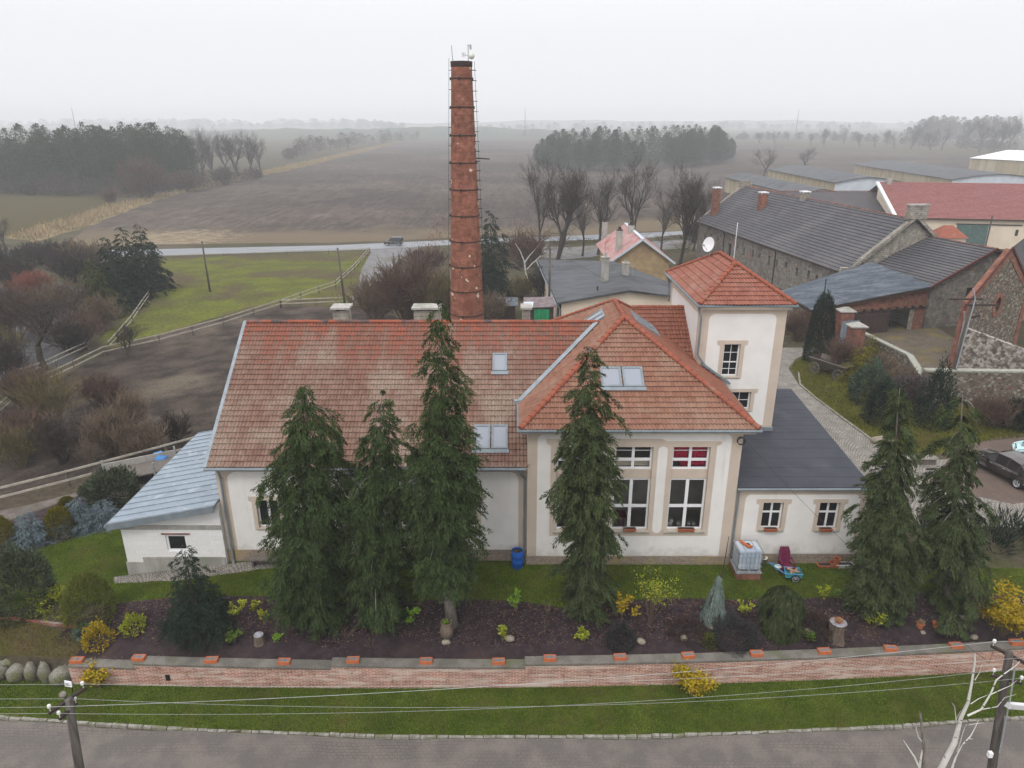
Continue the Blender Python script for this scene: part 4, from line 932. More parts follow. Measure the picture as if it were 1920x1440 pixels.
    mb = MB(); mb.poly([(a0, b1, ez), (a1, b1, ez), (cx, c1, cz)]); mb.build('rear_roof', 'tile_tower', H)
    for a, b in (((a0, b0, ez), (cx, c0, cz)), ((a1, b0, ez), (cx, c0, cz)), ((cx, c0, cz), (cx, c1, cz)), ((a0, b1, ez), (cx, c1, cz)), ((a1, b1, ez), (cx, c1, cz))): ridge_row(H, (a[0], a[1], a[2] + .05), (b[0], b[1], b[2] + .05), .12, .34)
    gutter(H, [(a0 - .06, b1, ez - .06), (a0 - .06, b0 - .06, ez - .06), (a1 + .06, b0 - .06, ez - .06), (a1 + .06, b1, ez - .06)], .075)
    MB().box(a0 + .12, b0 + .1, 11.02, a1 - .12, b1 - .1, 11.22).build('eaves_board', 'beige', H)
    MB().tube([(a0 + .0, b0 + .15, ez - .12), (9.5, 35.05, 10.9), (9.62, 35.05, 10.6), (9.62, 35.05, 8.6), (10.0, 34.9, 8.1)], .055, 6).build('downpipe', 'tin', H)
    MB().tube([(9.36, 42.7, ez - .1), (9.5, 42.6, 10.8), (9.6, 42.6, 9.6)], .055, 6).build('downpipe', 'tin', H)
    mb = MB(); mb.bar((9.9, 35.0, 8.12), (11.4, 34.97, 7.06), .3, .1); mb.box(10.3, 35.02, 4.28, 14.03, 35.15, 4.5); mb.build('tower_flashing', 'tin', H)
    # flat roofed annex
    ya = 29.12; fr = FY(ya); wa = [(11.72, 1.87, 12.67, 3.3), (14.36, 1.87, 15.31, 3.3)]; es = [eared(w[0], w[1] - .12, w[2], w[3], .19, .15, .3) for w in wa]
    mb = MB(); mb.plate(rect(10.38, -.4, 16.5, 4.02), [rect(*w) for w in wa], fr, -.3, 0, 0); mb.plate(rrect(10.85, .52, 16.2, 3.72, .3), es, fr, 0, .015, 1)
    mb.hexa([(16.2, 29.45, -1), (16.5, 29.45, -1), (17.2, 41.3, -1), (16.9, 41.3, -1), (16.2, 29.45, 4.05), (16.5, 29.45, 4.05), (17.2, 41.3, 4.05), (16.9, 41.3, 4.05)], 0)
    mb.build('annex_wall', ['beige', 'plaster'], H)
    p = MB(); fbox(p, fr, 10.36, -.4, .002, 16.54, .5, .05); p.build('plinth', 'plinth', H)
    for e, w in zip(es, wa):
        MB().plate(e, [rect(*w)], fr, .004, .03, 0).build('window_surround', 'beige', H); window(H, fr, *w, [.5], [.6], w=-.2, fw=.07, mw=.045, sill=.1)
    mb = MB(); mb.hexa([(10.36, 28.98, 4.04), (16.62, 28.98, 4.04), (17.38, 41.4, 4.2), (10.36, 41.4, 4.2), (10.36, 28.98, 4.16), (16.62, 28.98, 4.16), (17.38, 41.4, 4.32), (10.36, 41.4, 4.32)])
    for k in range(12): y = 30 + k * 1.0 + .1 * math.sin(k * 5); z = 4.16 + .16 * (y - 28.98) / 12.42; x1 = 16.62 + .76 * (y - 28.98) / 12.42; mb.box(10.38, y, z - .02, x1 - .05, y + .05, z + .008)
    mb.build('flat_roof', 'bitumen', H)
    MB().tube([(10.36, 28.93, 4.08), (16.6, 28.93, 4.08)], .06, 6).build('gutter', 'tin', H)
    MB().tube([(10.47, 28.98, 4.05), (10.47, 29.02, 3.6), (10.47, 29.02, .2)], .05, 6).build('downpipe', 'tin', H)
    # metal roofed side wing in bare blocks
    ys = 29.1; fr = FY(ys); q0, q1 = aty(309, 1003, ys), aty(352, 1034, ys); w = (q0.x, q1.z, q1.x + .05, q0.z)
    mb = MB(); mb.plate([(-18.5, -1.), (-13.72, -1.), (-13.72, 3.2), (-18.5, 2.3)], [rect(*w)], fr, -.3, 0, 0)
    mb.plate([(29.4, -1.4), (38.7, -1.6), (38.7, 2.3), (29.4, 2.3)], [], FX(-18.5, -1), -.3, 0, 0); mb.poly([(-18.5, 38.7, -1.6), (-13.7, 38.7, -1.6), (-13.7, 38.7, 3.2), (-18.5, 38.7, 2.3)]); mb.build('block_wall', 'block', H)
    mb = MB(); mb.plate([(-18.55, -1), (-13.76, -1), (-13.76, .35), (-17.7, .35), (-17.7, .08), (-18.55, .08)], [], fr, .002, .06, 0); fbox(mb, fr, -18.52, 1.86, .003, -13.74, 2.1, .03); mb.build('concrete_base', 'concrete', H)
    fbox(MB(), fr, w[0], w[1], 0, w[2], w[3], 0)
    window(H, fr, *w, [], [], w=-.12, fw=.1)
    mb = MB(); fbox(mb, fr, w[0] - .15, w[3] + .04, .004, w[2] + .2, w[3] + .1, .05); mb.build('lintel', 'redbrick', H)
    sl_ = (3.36 - 2.39) / 5.13; mb = MB(); A = lambda x, y, d=0: (x, y, 2.39 + (x + 18.83) * sl_ + d)
    mb.hexa([A(-18.83, 28.68, -.12), A(-13.74, 28.68, -.12), A(-13.74, 38.95, -.12), A(-18.83, 38.95, -.12), A(-18.83, 28.68), A(-13.74, 28.68), A(-13.74, 38.95), A(-18.83, 38.95)])
    for k in range(18): y = 28.7 + k * .6; mb.hexa([A(-18.85, y, .001), A(-13.76, y, .001), A(-13.76, y + .035, .001), A(-18.85, y + .035, .001), A(-18.85, y, .045), A(-13.76, y, .045), A(-13.76, y + .035, .045), A(-18.85, y + .035, .045)])
    mb.build('metal_roof', 'sheet', H)
    mb = MB(); mb.hexa([A(-18.86, 28.62, -.3), A(-13.74, 28.62, -.3), A(-13.74, 28.675, -.3), A(-18.86, 28.675, -.3), A(-18.86, 28.62, .03), A(-13.74, 28.62, .03), A(-13.74, 28.675, .03), A(-18.86, 28.675, .03)]); mb.tube([A(-18.9, 28.6, -.1), A(-18.9, 38.9, -.1)], .07, 6); mb.build('fascia', 'tin', H)
house()
def boxes_on_sills():
    for px, py, lab in ((1070, 997, 'terracotta flower box on the tall window sill half behind the conifer'), (1180, 995, 'terracotta flower box on the middle tall window sill'), (1286, 995, 'terracotta flower box on the tall window sill nearest the annex'), (1445, 991, 'terracotta flower box on the annex window sill beside the wing'), (1548, 991, 'terracotta flower box on the annex window sill nearest the conifer')):
        q = aty(px, py, 28.96); w = .27 if px != 1286 else .36; z = 1.845
        root = thing('flower_box', lab, 'flower box', (q.x, 28.96, z), 'flower boxes on window sills')
        mb = MB(); mb.hexa([(q.x - w, 28.89, z), (q.x + w, 28.89, z), (q.x + w, 29.03, z), (q.x - w, 29.03, z), (q.x - w - .03, 28.86, z + .17), (q.x + w + .03, 28.86, z + .17), (q.x + w + .03, 29.06, z + .17), (q.x - w - .03, 29.06, z + .17)]); mb.box(q.x - w - .045, 28.845, z + .14, q.x + w + .045, 28.865, z + .19); mb.build('trough', 'terracotta', root)
        MB().box(q.x - w, 28.88, z + .168, q.x + w, 29.04, z + .18).build('soil', 'mulch', root)
boxes_on_sills()
# satellite dish on the tower roof
def dish(name, label, base, r, face, mast=1.0):
    root = thing(name, label, 'satellite dish', base); b = Vector(base)
    MB().tube([b - Vector((0, 0, .3)), b + Vector((0, 0, mast))], .03, 6).build('mast', 'steel', root)
    f = Vector(face).normalized(); M = f.to_track_quat('Z', 'Y').to_matrix(); c = b + Vector((0, 0, mast)) + f * .1
    prof = [(r * k / 6, .16 * r * (k / 6) ** 2) for k in range(7)]
    MB().lathe([(.001, -.015)] + prof + [(r * 1.02, .16 * r), (r * .98, .13 * r)], c, 24, mat=M).build('reflector', 'white', root, smooth=True)
    t = c + f * r * 1.1 + Vector((0, 0, -.25 * r)); m = MB(); m.tube([c + Vector((0, 0, -r * .95)), t], .018, 5); m.tube([t - f * .08, t + f * .08], .05, 8); m.build('feed_arm', 'steel', root)
dish('satellite_dish', 'white satellite dish on the ridge of the tower roof', (11.35, 40.9, 12.5), .42, (-.85, -.5, .25), .8)

# ------------------------------------------------------------------ the tall brick stack
ST = (-3.25, 50.0)
def stack():
    x, y = ST; z0, z1 = gz(x, y) - .3, 23.5
    root = thing('factory_chimney', 'tall round red brick chimney with iron bands and rungs behind the house', 'chimney', (x, y, gz(x, y)))
    rad = lambda z: 1.3 + (z1 - z) * (.66 - 1.3) / (z1 - z0) * -1 if False else .66 + (z1 - z) * .0325
    prof = [(rad(z0 + (z1 - z0) * k / 30), z0 + (z1 - z0) * k / 30) for k in range(31)]
    o = MB().lathe(prof + [(rad(z1) - .25, z1), (rad(z1) - .27, z1 - 2)], (x, y, 0), 40).build('brick_shaft', 'stack', root, smooth=True)
    MB().lathe([(rad(z1) + .01, z1 - .32), (rad(z1) + .04, z1 - .28), (rad(z1) + .05, z1 + .02), (rad(z1) - .2, z1 + .03)], (x, y, 0), 32).build('cap_ring', 'iron', root)
    z = z1 - 1.0
    while z > 4:
        r = rad(z); m = MB(); m.lathe([(r, z - .05), (r + .02, z - .035), (r + .02, z + .035), (r, z + .05)], (x, y, 0), 32)
        for a in (100, 260, 20, 180): c, s = math.cos(R_(a)), math.sin(R_(a)); m.box(x + (r + .03) * c - .06, y + (r + .03) * s - .06, z - .09, x + (r + .03) * c + .06, y + (r + .03) * s + .06, z + .09)
        m.build('iron_band', 'iron', root); z -= 1.73
    mb = MB(); z = z1 - .5; a = R_(-12)
    while z > 3:
        r = rad(z); p = lambda w, e: (x + (r + e) * math.cos(a) - w * math.sin(a), y + (r + e) * math.sin(a) + w * math.cos(a), z)
        mb.tube([p(-.2, -.05), p(-.2, .26), p(.2, .26), p(.2, -.05)], .014, 4); z -= .62
    mb.tube([(x + (rad(z1) + .2) * math.cos(a), y + (rad(z1) + .2) * math.sin(a), z1), (x + (rad(4) + .2) * math.cos(a), y + (rad(4) + .2) * math.sin(a), 4)], .012, 4)
    mb.build('rungs', 'iron', root)
    mb = MB(); z = z1 - .5; a = R_(192)
    while z > 3:
        r = rad(z); mb.tube([(x + (r - .05) * math.cos(a), y + (r - .05) * math.sin(a), z), (x + (r + .16) * math.cos(a), y + (r + .16) * math.sin(a), z)], .02, 4); z -= 1.15
    mb.tube([(x + (rad(z1) + .14) * math.cos(a), y + (rad(z1) + .14) * math.sin(a), z1 + .2), (x + (rad(4) + .14) * math.cos(a), y + (rad(4) + .14) * math.sin(a), 4)], .012, 4)
    mb.build('lightning_conductor', 'iron', root)
    MB().tube([(x + .8, y, 17.6), (x + 1.75, y - .1, 17.55)], .04, 5).build('bracket', 'iron', root)
    t = thing('antenna_rod', 'thin grey rod standing on the left of the chimney top', 'antenna', (x - .6, y, z1)); MB().tube([(x - .5, y - .2, z1 - .4), (x - .6, y - .2, z1 + .95)], [.035, .022], 5).build('rod', 'steel', t)
    t = thing('radio_antenna', 'antenna mast with a pale dish and small aerials on the right of the chimney top', 'antenna', (x + .5, y, z1)); MB().tube([(x + .46, y - .2, z1 - .4), (x + .46, y - .2, z1 + 1.0)], .03, 5).build('mast', 'steel', t)
    MB().lathe([(.001, -.08), (.15, -.06), (.2, .0), (.21, .04), (.001, .06)], (x + .66, y - .3, z1 + .33), 18, mat=Vector((.3, -1, 0)).to_track_quat('Z', 'Y').to_matrix()).build('dish', 'bucket', t, smooth=True)
    mb = MB(); mb.tube([(x + .46, y - .2, z1 + .35), (x + .1, y - .2, z1 + .42)], .02, 5)
    for e in (.08, .16, .26): mb.tube([(x + e, y - .2, z1 + .26), (x + e, y - .2, z1 + .56)], .014, 4)
    mb.tube([(x + .46, y - .2, z1 + .9), (x + .62, y - .3, z1 + .95)], .02, 4); mb.box(x + .56, y - .35, z1 + .7, x + .68, y - .25, z1 + .98); mb.build('aerial', 'steel', t)
stack()

# ------------------------------------------------------------------ farm buildings on the right and behind
def FW(P, d):
    d = Vector((d[0], d[1], 0)).normalized(); n = Vector((d.y, -d.x, 0)); P = Vector((P[0], P[1], 0))
    return lambda u, v, w: P + d * u + n * w + Vector((0, 0, v))
def uvplane(mb, P0, U, V, lu, lv, tw, th, m=0, sub=1):
    P0, U, V = Vector(P0), Vector(U).normalized(), Vector(V).normalized()
    mb.poly([P0, P0 + U * lu, P0 + U * lu + V * lv, P0 + V * lv], m, uv=[(0, 0), (lu / tw, 0), (lu / tw, lv / th), (0, lv / th)])
def openings(root, fr, rects, depth=.25, mat='black', name='window_opening'):
    for r in rects:
        mb = MB(); x0, z0, x1, z1 = r
        mb.poly([fr(x0 - .05, z0 - .05, -depth), fr(x1 + .05, z0 - .05, -depth), fr(x1 + .05, z1 + .05, -depth), fr(x0 - .05, z1 + .05, -depth)]); mb.build(name, mat, root)
def barn(name, label, P, d, L, w, ez, rz, bz, wall, roof, tiles=None, oh=.35, left_holes=(), near_holes=(), cat='barn', gable=None, trim=None, ridge='sooty', w2=None, uvs=(.4, .4)):
    d = Vector((d[0], d[1], 0)).normalized(); e = Vector((d.y, -d.x, 0)); P = Vector((P[0], P[1], 0)); w2 = w2 or w
    root = thing(name, label, cat, (P.x, P.y, bz)); up = Vector((0, 0, 1))
    fl = FW(P + d * L, -d); fn = FW(P, e); mb = MB()
    mb.plate(rect(0, bz - 1.5, L, ez), [rect(*r) for r in left_holes], fl, -.35, 0)
    sl = (rz - ez) / w
    mb.plate([(0, bz - 1.5), (w + w2, bz - 1.5), (w + w2, rz - (rz - ez) * w2 / w), (w, rz), (0, ez)], [rect(*r) for r in near_holes], fn, -.35, 0, 1 if gable else 0)
    q = P + d * L; mb.poly([q + up * (bz - 1.5), q + e * (w + w2) + up * (bz - 1.5), q + e * (w + w2) + up * (rz - (rz - ez) * w2 / w), q + e * w + up * rz, q + up * ez])
    q = P + e * (w + w2); mb.poly([q + up * (bz - 1.5), q + d * L + up * (bz - 1.5), q + d * L + up * (rz - (rz - ez) * w2 / w), q + up * (rz - (rz - ez) * w2 / w)])
    mb.build('wall', [wall, gable] if gable else wall, root)
    if left_holes: openings(root, fl, left_holes)
    if near_holes: openings(root, fn, near_holes)
    A = P - d * oh - e * oh + up * (ez - sl * oh + .08); V = e * w + up * (rz - ez); Lv = math.hypot(w + oh, (rz - ez) * (w + oh) / w)
    if tiles:
        tile_roof(root, 'roof', roof, A, d, V, [(0, 0), (L + 2 * oh, 0), (L + 2 * oh, Lv), (0, Lv)], tw=tiles[0], th=tiles[1], amp=.04, step=.08, seed=3)
    mb = MB()
    if not tiles: uvplane(mb, A, d, V, L + 2 * oh, Lv, *uvs)
    B = P - d * oh + e * w + up * (rz + .08); V2 = e * w2 - up * ((rz - ez) * w2 / w); uvplane(mb, B, d, V2, L + 2 * oh, math.hypot(w2, (rz - ez) * w2 / w) + oh, *uvs)
    uvplane(mb, A - up * .12, d, V, L + 2 * oh, Lv, *uvs)
    mb.build('roof_slope', roof, root)
    ridge_row(root, B - up * .02, B + d * (L + 2 * oh) - up * .02, .16, .5, mat='ridge_dark' if ridge == 'sooty' else ridge)
    if trim:
        mb = MB(); mb.bar(A, A + V.normalized() * Lv, .14, .22); mb.bar(B, B + V2, .14, .22); mb.build('bargeboard', trim, root)
    return root, P, d, e
D1 = Vector((-.133, .991, 0)).normalized()
sh = [(3 + i * 2.55 + rnd.uniform(-.4, .4), 1.2, 0, 0) for i in range(16)]
sb, P1, _, E1 = barn('stone_barn', 'long grey stone barn with a dark tiled roof and stepped pale gable', (38.2, 81.3), D1, 44, 7.65, 3.7, 9.3, -1.6, 'stone', 'tile_dark', tiles=(.36, .5), gable='stonelt',
    left_holes=[(u, .9 + .3 * (i % 3), u + .55, 2.1 + .2 * (i % 2)) for i, (u, _, _, _) in enumerate(sh) if i != 4] + [(12.6, -1.4, 13.7, 1.9)])
def barn_extras():
    up = Vector((0, 0, 1)); mb = MB()
    # raised coping on the near gable, shoulders and a stub on top
    a, b, c = P1 - E1 * .3 - D1 * .2 + up * 4.0, P1 + E1 * 7.65 - D1 * .2 + up * 9.75, P1 + E1 * 15.6 - D1 * .2 + up * 4.0
    mb.bar(a + E1 * .9, b, .6, .35); mb.bar(b, c - E1 * .9, .6, .35); mb.bar(a - E1 * .2, a + E1 * 1.1, .6, .3)
    mb.bar(P1 - E1 * .25 - D1 * .1 - up * 1.4, P1 - E1 * .25 - D1 * .1 + up * 3.9, .55, .5)
    mb.bar(b - E1 * 1.1 + up * .5, b + E1 * 1.1 + up * .5, .75, 1.5); mb.build('gable_coping', 'stonelt', sb)
    MB().bar(b - E1 * 1.2 + up * 1.3, b + E1 * 1.2 + up * 1.3, .85, .14).build('coping_cap', 'concrete', sb)
    f = P1 + D1 * 44 + E1 * 7.65 + up * 9.7
    mb = MB(); mb.bar(f - E1 * 1., f + E1 * 1., .7, 1.3); mb.bar(P1 + D1 * 44 + up * 3.9, f, .4, .3); mb.build('gable_coping', 'stonelt', sb)
    for q, hgt, mat in ((hit(1340, 402, P1 + up * 3.7, D1.cross(E1 * 7.65 + up * 5.6)), 4.2, 'redbrick'), (hit(1428, 392, P1 + up * 3.7, D1.cross(E1 * 7.65 + up * 5.6)), 2.3, 'redbrick'), (hit(1508, 374, P1 + up * 3.7, D1.cross(E1 * 7.65 + up * 5.6)), .9, 'stonelt')):
        m = MB(); m.hexa([q + D1 * .6 * s + E1 * .5 * t + up * z for z in (-.8, hgt) for s, t in ((-1, -1), (-1, 1), (1, 1), (1, -1))]); c = m.build('chimney', mat, sb)
        k = MB(); k.bar(q - E1 * .6 + up * (hgt + .22), q + E1 * .6 + up * (hgt + .22), 1.3, .12)
        for s in (-.5, .5): k.bar(q + E1 * s + D1 * .45 + up * hgt, q + E1 * s + D1 * .45 + up * (hgt + .2), .12, .12); k.bar(q + E1 * s - D1 * .45 + up * hgt, q + E1 * s - D1 * .45 + up * (hgt + .2), .12, .12)
        k.build('chimney_cap', 'white', c)
    gutter(sb, [P1 - E1 * .42 + up * 3.55, P1 - E1 * .42 + D1 * 44 + up * 3.55], .09, mat='iron')
    for u in (16, 33): MB().tube([P1 - E1 * .4 + D1 * u + up * 3.5, P1 - E1 * .1 + D1 * u + up * 3., P1 - E1 * .1 + D1 * u - up * 1.8], .07, 6).build('downpipe', 'iron', sb)
barn_extras()
D2 = Vector((-.257, .966, 0)).normalized()
lb, P2, _, E2 = barn('low_barn', 'low stone barn with a dark tiled roof joined to the metal lean-to', (43.3, 72.6), D2, 8.6, 7.2, 3.85, 7.35, -1.2, 'stone', 'tile_dark', tiles=(.34, .46), oh=.4, trim='bargered',
    near_holes=[(4.9, 2.2, 6.2, 3.4), (8.0, 2.2, 9.2, 3.4)])
def lean_to():
    up = Vector((0, 0, 1)); root = thing('lean_to_barn', 'brick cart shed with a corrugated metal roof, plank gate and open doorway', 'shed', (36, 71, -1.1))
    c0 = Vector((43.3, 72.6, 0)); dw = Vector((-.966, -.257, 0)); fr = FW(c0 + dw * 14.0, -dw); Lw = 14.
    g0, g1 = at(1663, 617), at(1712, 620)
    uo = lambda px, py: (aty(px, py, 72).x - (c0 + dw * 14).x) / .966
    u0 = 9.6; u1 = 12.6
    mb = MB(); mb.plate([(0, -2), (Lw, -2), (Lw, 3.62), (0, 2.2)], [rect(5.4, -1.9, u1, 1.55)], fr, -.4, 0, 0); mb.build('brick_wall', 'redbrick', root)
    mb = MB(); fbox(mb, fr, 5.0, 1.55, .005, Lw, 1.72, .12)
    for k in range(9): fbox(mb, fr, 5.2 + k, 1.72, .005, 5.42 + k, 1.92, .3)
    mb.build('lintel_beam', 'iron', root)
    mb = MB(); k = 16
    for i in range(k): a = 4.9 + i * (u0 - 4.9) / k; fbox(mb, fr, a, -1.25, .06, a + (u0 - 4.9) / k - .02, 1.5, .12 + .01 * (i % 2))
    fbox(mb, fr, 4.9, 1.1, .12, u0, 1.25, .17); fbox(mb, fr, 4.9, -.8, .12, u0, -.65, .17); mb.build('plank_gate', 'darkwood', root)
    mb = MB(); fbox(mb, fr, u1 - .5, -1.5, -.02, u1 + .02, 1.5, .06); mb.build('brick_jamb', 'stonelt', root)
    mb = MB(); q = [fr(4.5, -2, -5), fr(Lw - .5, -2, -5), fr(Lw - .5, 3, -5), fr(4.5, 3, -5)]; mb.poly(q)
    for a, b in ((4.5, -.4), (Lw - .5, -.4)): mb.poly([fr(a, -2, -5), fr(a, -2, -.4), fr(a, 3, -.4), fr(a, 3, -5)])
    mb.build('dark_interior', 'room', root)
    mb = MB(); mb.tube([fr(9.8, 1.2, -.8), fr(12.4, .5, -.8)], .05, 5); mb.tube([fr(9.8, .2, -1.), fr(12.4, .3, -1.)], .05, 5); mb.tube([fr(10.0, 1.3, -1.5), fr(11.5, -.6, -1.2)], .05, 5); mb.build('stored_poles', 'greywood', root)
    # corrugated roof, a twisted quad
    A, B, C, D = Vector((29.6, 68.6, 2.35)), Vector((43.5, 72.2, 3.95)), Vector((41.0, 81.0, 4.75)), Vector((29.3, 76.6, 2.35)); n = 60; mm = 10; mb = MB()
    def S(i, j):
        a, b = i / n, j / mm; p = A.lerp(B, b).lerp(D.lerp(C, b), a); return p + up * (.09 * (i % 2) + .02)
    for i in range(n):
        for j in range(mm): mb.poly([S(i, j), S(i, j + 1), S(i + 1, j + 1), S(i + 1, j)])
    mb.build('corrugated_roof', 'zinc', root)
    mb = MB(); mb.bar(D - up * .12, A - up * .12, .14, .2); mb.bar(A - up * .1, B - up * .14, .1, .18); mb.build('roof_edge', 'iron', root)
    # rubble side wall under the low eave
    mb = MB(); mb.hexa([(29.9, 69.3, -2), (30.4, 69.3, -2), (30.2, 76.4, -2), (29.7, 76.4, -2), (29.9, 69.3, 2.25), (30.4, 69.3, 2.25), (30.2, 76.4, 2.25), (29.7, 76.4, 2.25)]); mb.build('side_wall', 'rubble', root)
lean_to()
def oval_barn():
    up = Vector((0, 0, 1)); root = thing('gable_barn', 'rubble stone barn gable with brick edges and an oval window', 'barn', (38.5, 58.7, -.4))
    P = Vector((38.5, 58.7, 0)); d = Vector((.85, .5, 0)).normalized(); fr = FW(P, d); h = 5.05; e0, pk = 5.55, 9.6
    q = None
    o = Vector((0, 0, CAM_H)); dd = ray(1870, 572); n = Vector((d.y, -d.x, 0)); t = (P - o).dot(n) / dd.dot(n); q = o + dd * t; cu, cv = (q - P).dot(d), q.z
    ell = lambda a, b: [(cu + a * math.cos(k * math.pi / 10), cv + b * math.sin(k * math.pi / 10)) for k in range(20)]
    mb = MB(); mb.plate([(0, -1.5), (2 * h, -1.5), (2 * h, e0), (h, pk), (0, e0)], [ell(.42, .72)], fr, -.4, 0, 0); mb.build('wall', 'rubble', root)
    mb = MB(); mb.plate(ell(.78, 1.12), [ell(.42, .72)], fr, -.2, .06, 0); mb.build('oval_surround', 'redbrick', root)
    mb = MB(); mb.poly([fr(cu - .6, cv - .9, -.3), fr(cu + .6, cv - .9, -.3), fr(cu + .6, cv + .9, -.3), fr(cu - .6, cv + .9, -.3)]); o_ = mb.build('oval_window', 'black', root)
    m = MB(); m.bar(fr(cu - .3, cv - .1, -.2), fr(cu + .3, cv - .5, -.2), .05, .05); m.build('window_bar', 'steel', o_)
    mb = MB(); b = .62; s = (pk - e0) / h
    mb.plate([(-.03, -1.5), (b, -1.5), (b, e0 - .1), (h, pk - .75), (2 * h - b, e0 - .1), (2 * h - b, -1.5), (2 * h + .03, -1.5), (2 * h + .03, e0 + .02), (h, pk + .02), (-.03, e0 + .02)], [], fr, -.43, .05, 0); mb.build('brick_edging', 'redbrick', root)
    mb = MB(); fbox(mb, fr, 1.1, 4.0, .01, 2.4, 4.2, .06); mb.build('iron_tie', 'iron', root)
    nb = Vector((.66, .75, 0)).normalized(); L = 16.
    for a, c in ((fr(-.5, e0 - s * .5, .08), fr(h, pk, .08)), (fr(2 * h + .5, e0 - s * .5, .08), fr(h, pk, .08))):
        V = Vector(c) - Vector(a); tile_roof(root, 'roof', 'tile_dark', Vector(a) + up * .12, nb, V, [(0, 0), (L, 0), (L, V.length), (0, V.length)], tw=.34, th=.36, seed=5)
    mb = MB(); mb.bar(fr(-.52, e0 - s * .52 + .1, .12), fr(h, pk + .16, .12), .1, .16); mb.bar(fr(2 * h + .5, e0 - s * .5 + .1, .12), fr(h, pk + .16, .12), .1, .16); mb.build('bargeboard', 'bargered', root)
    mb = MB(); mb.poly([P + up * -1.5, P + nb * L + up * -1.5, P + nb * L + up * e0, P + up * e0]); mb.build('side_wall', 'rubble', root)
    MB().tube([fr(-.6, e0 - .7, .2), fr(-.3, e0 - 1.2, .15), fr(-.1, e0 - 1.6, .1), fr(-.1, 0, .1)], .06, 6).build('downpipe', 'steel', root)
oval_barn()
def retaining(name, label, pts, mat, th=.5, cap=None, capm='concrete', cat='wall'):
    """a wall along pts = [(x, y, z_top)]"""
    root = thing(name, label, cat, (pts[0][0], pts[0][1], gz(pts[0][0], pts[0][1]))); mb, cm = MB(), MB()
    for (a, b) in zip(pts, pts[1:]):
        A, B = Vector(a[:2]), Vector(b[:2]); d = (B - A).normalized(); n = Vector((-d.y, d.x)) * th / 2; e = d * (th * .2)
        za, zb = gz(a[0], a[1]) - .6, gz(b[0], b[1]) - .6
        q = [A - n, B - n, B + n, A + n]; mb.hexa([(p.x, p.y, z) for p, z in zip(q, (za, zb, zb, za))] + [(p.x, p.y, z) for p, z in zip(q, (a[2], b[2], b[2], a[2]))])
        if cap:
            n2 = n * cap; q = [A - n2, B - n2, B + n2, A + n2]; cm.hexa([(p.x, p.y, z + .002) for p, z in zip(q, (a[2], b[2], b[2], a[2]))] + [(p.x, p.y, z + .14) for p, z in zip(q, (a[2], b[2], b[2], a[2]))])
    mb.build('wall', mat, root)
    if cap: cm.build('coping', capm, root)
    return root
retaining('stone_wall', 'whitewashed rubble wall sloping down in front of the oval window barn', [(38.3, 58.1, 3.6), (40.2, 56.3, 3.0), (42.2, 54.6, 2.4), (46, 51.5, 2.0)], 'limewash', .5)
w0, w1 = at(1722, 748), at(1925, 752)
retaining('stone_wall', 'long rubble garden wall with a pale log coping behind the right conifers', [(w0.x, w0.y, 2.1), ((w0.x + w1.x) / 2, (w0.y + w1.y) / 2, 2.15), (w1.x + 6, w1.y - .3, 2.2)], 'rubble', .5, 1.15, 'sill')
q0, q1 = at(1605, 640), at(1700, 693)
retaining('courtyard_wall', 'low wall with a pale concrete coping running from the brick pier along the yard', [(q0.x, q0.y, q0.z + 1.1), (q1.x, q1.y, q1.z + 1.25), (w0.x, w0.y, 1.6)], 'rubble', .4, 1.3, 'sill')
def piers():
    for px, py, h, lab in ((1598, 662, 2.6, 'square brick gate pier with a pale cap beside the plank gate'), (1577, 640, 3.1, 'taller brick gate pier with a pale cap behind the dark columnar thuja')):
        q = at(px, py); r = thing('gate_pier', lab, 'pier', q)
        MB().box(q.x - .65, q.y - .5, q.z - .4, q.x + .65, q.y + .5, q.z + h).build('shaft', 'redbrick', r)
        m = MB(); m.box(q.x - .8, q.y - .65, q.z + h, q.x + .8, q.y + .65, q.z + h + .12); m.hexa([(q.x + a * .7, q.y + b * .55, q.z + h + .12) for a, b in ((-1, -1), (1, -1), (1, 1), (-1, 1))] + [(q.x + a * .25, q.y + b * .2, q.z + h + .4) for a, b in ((-1, -1), (1, -1), (1, 1), (-1, 1))]); m.build('cap', 'concrete', r)
    a, b = at(1580, 648), at(1600, 640); r = MB(); n = 24; d = Vector((1.9, .4, 0)); p = Vector((a.x - .35, a.y + .2, a.z))
    for i in range(n):
        o = .05 * (i % 2); u, v = p + d * (i / n) + Vector((0, o, 0)), p + d * ((i + 1) / n) + Vector((0, .05 - o, 0)); r.poly([u, v, v + Vector((0, 0, 2.4)), u + Vector((0, 0, 2.4))])
    o = r.build('corrugated_panel', 'sheet'); tag(o, 'upright corrugated metal panel between the two brick gate piers', 'metal sheet')
piers()
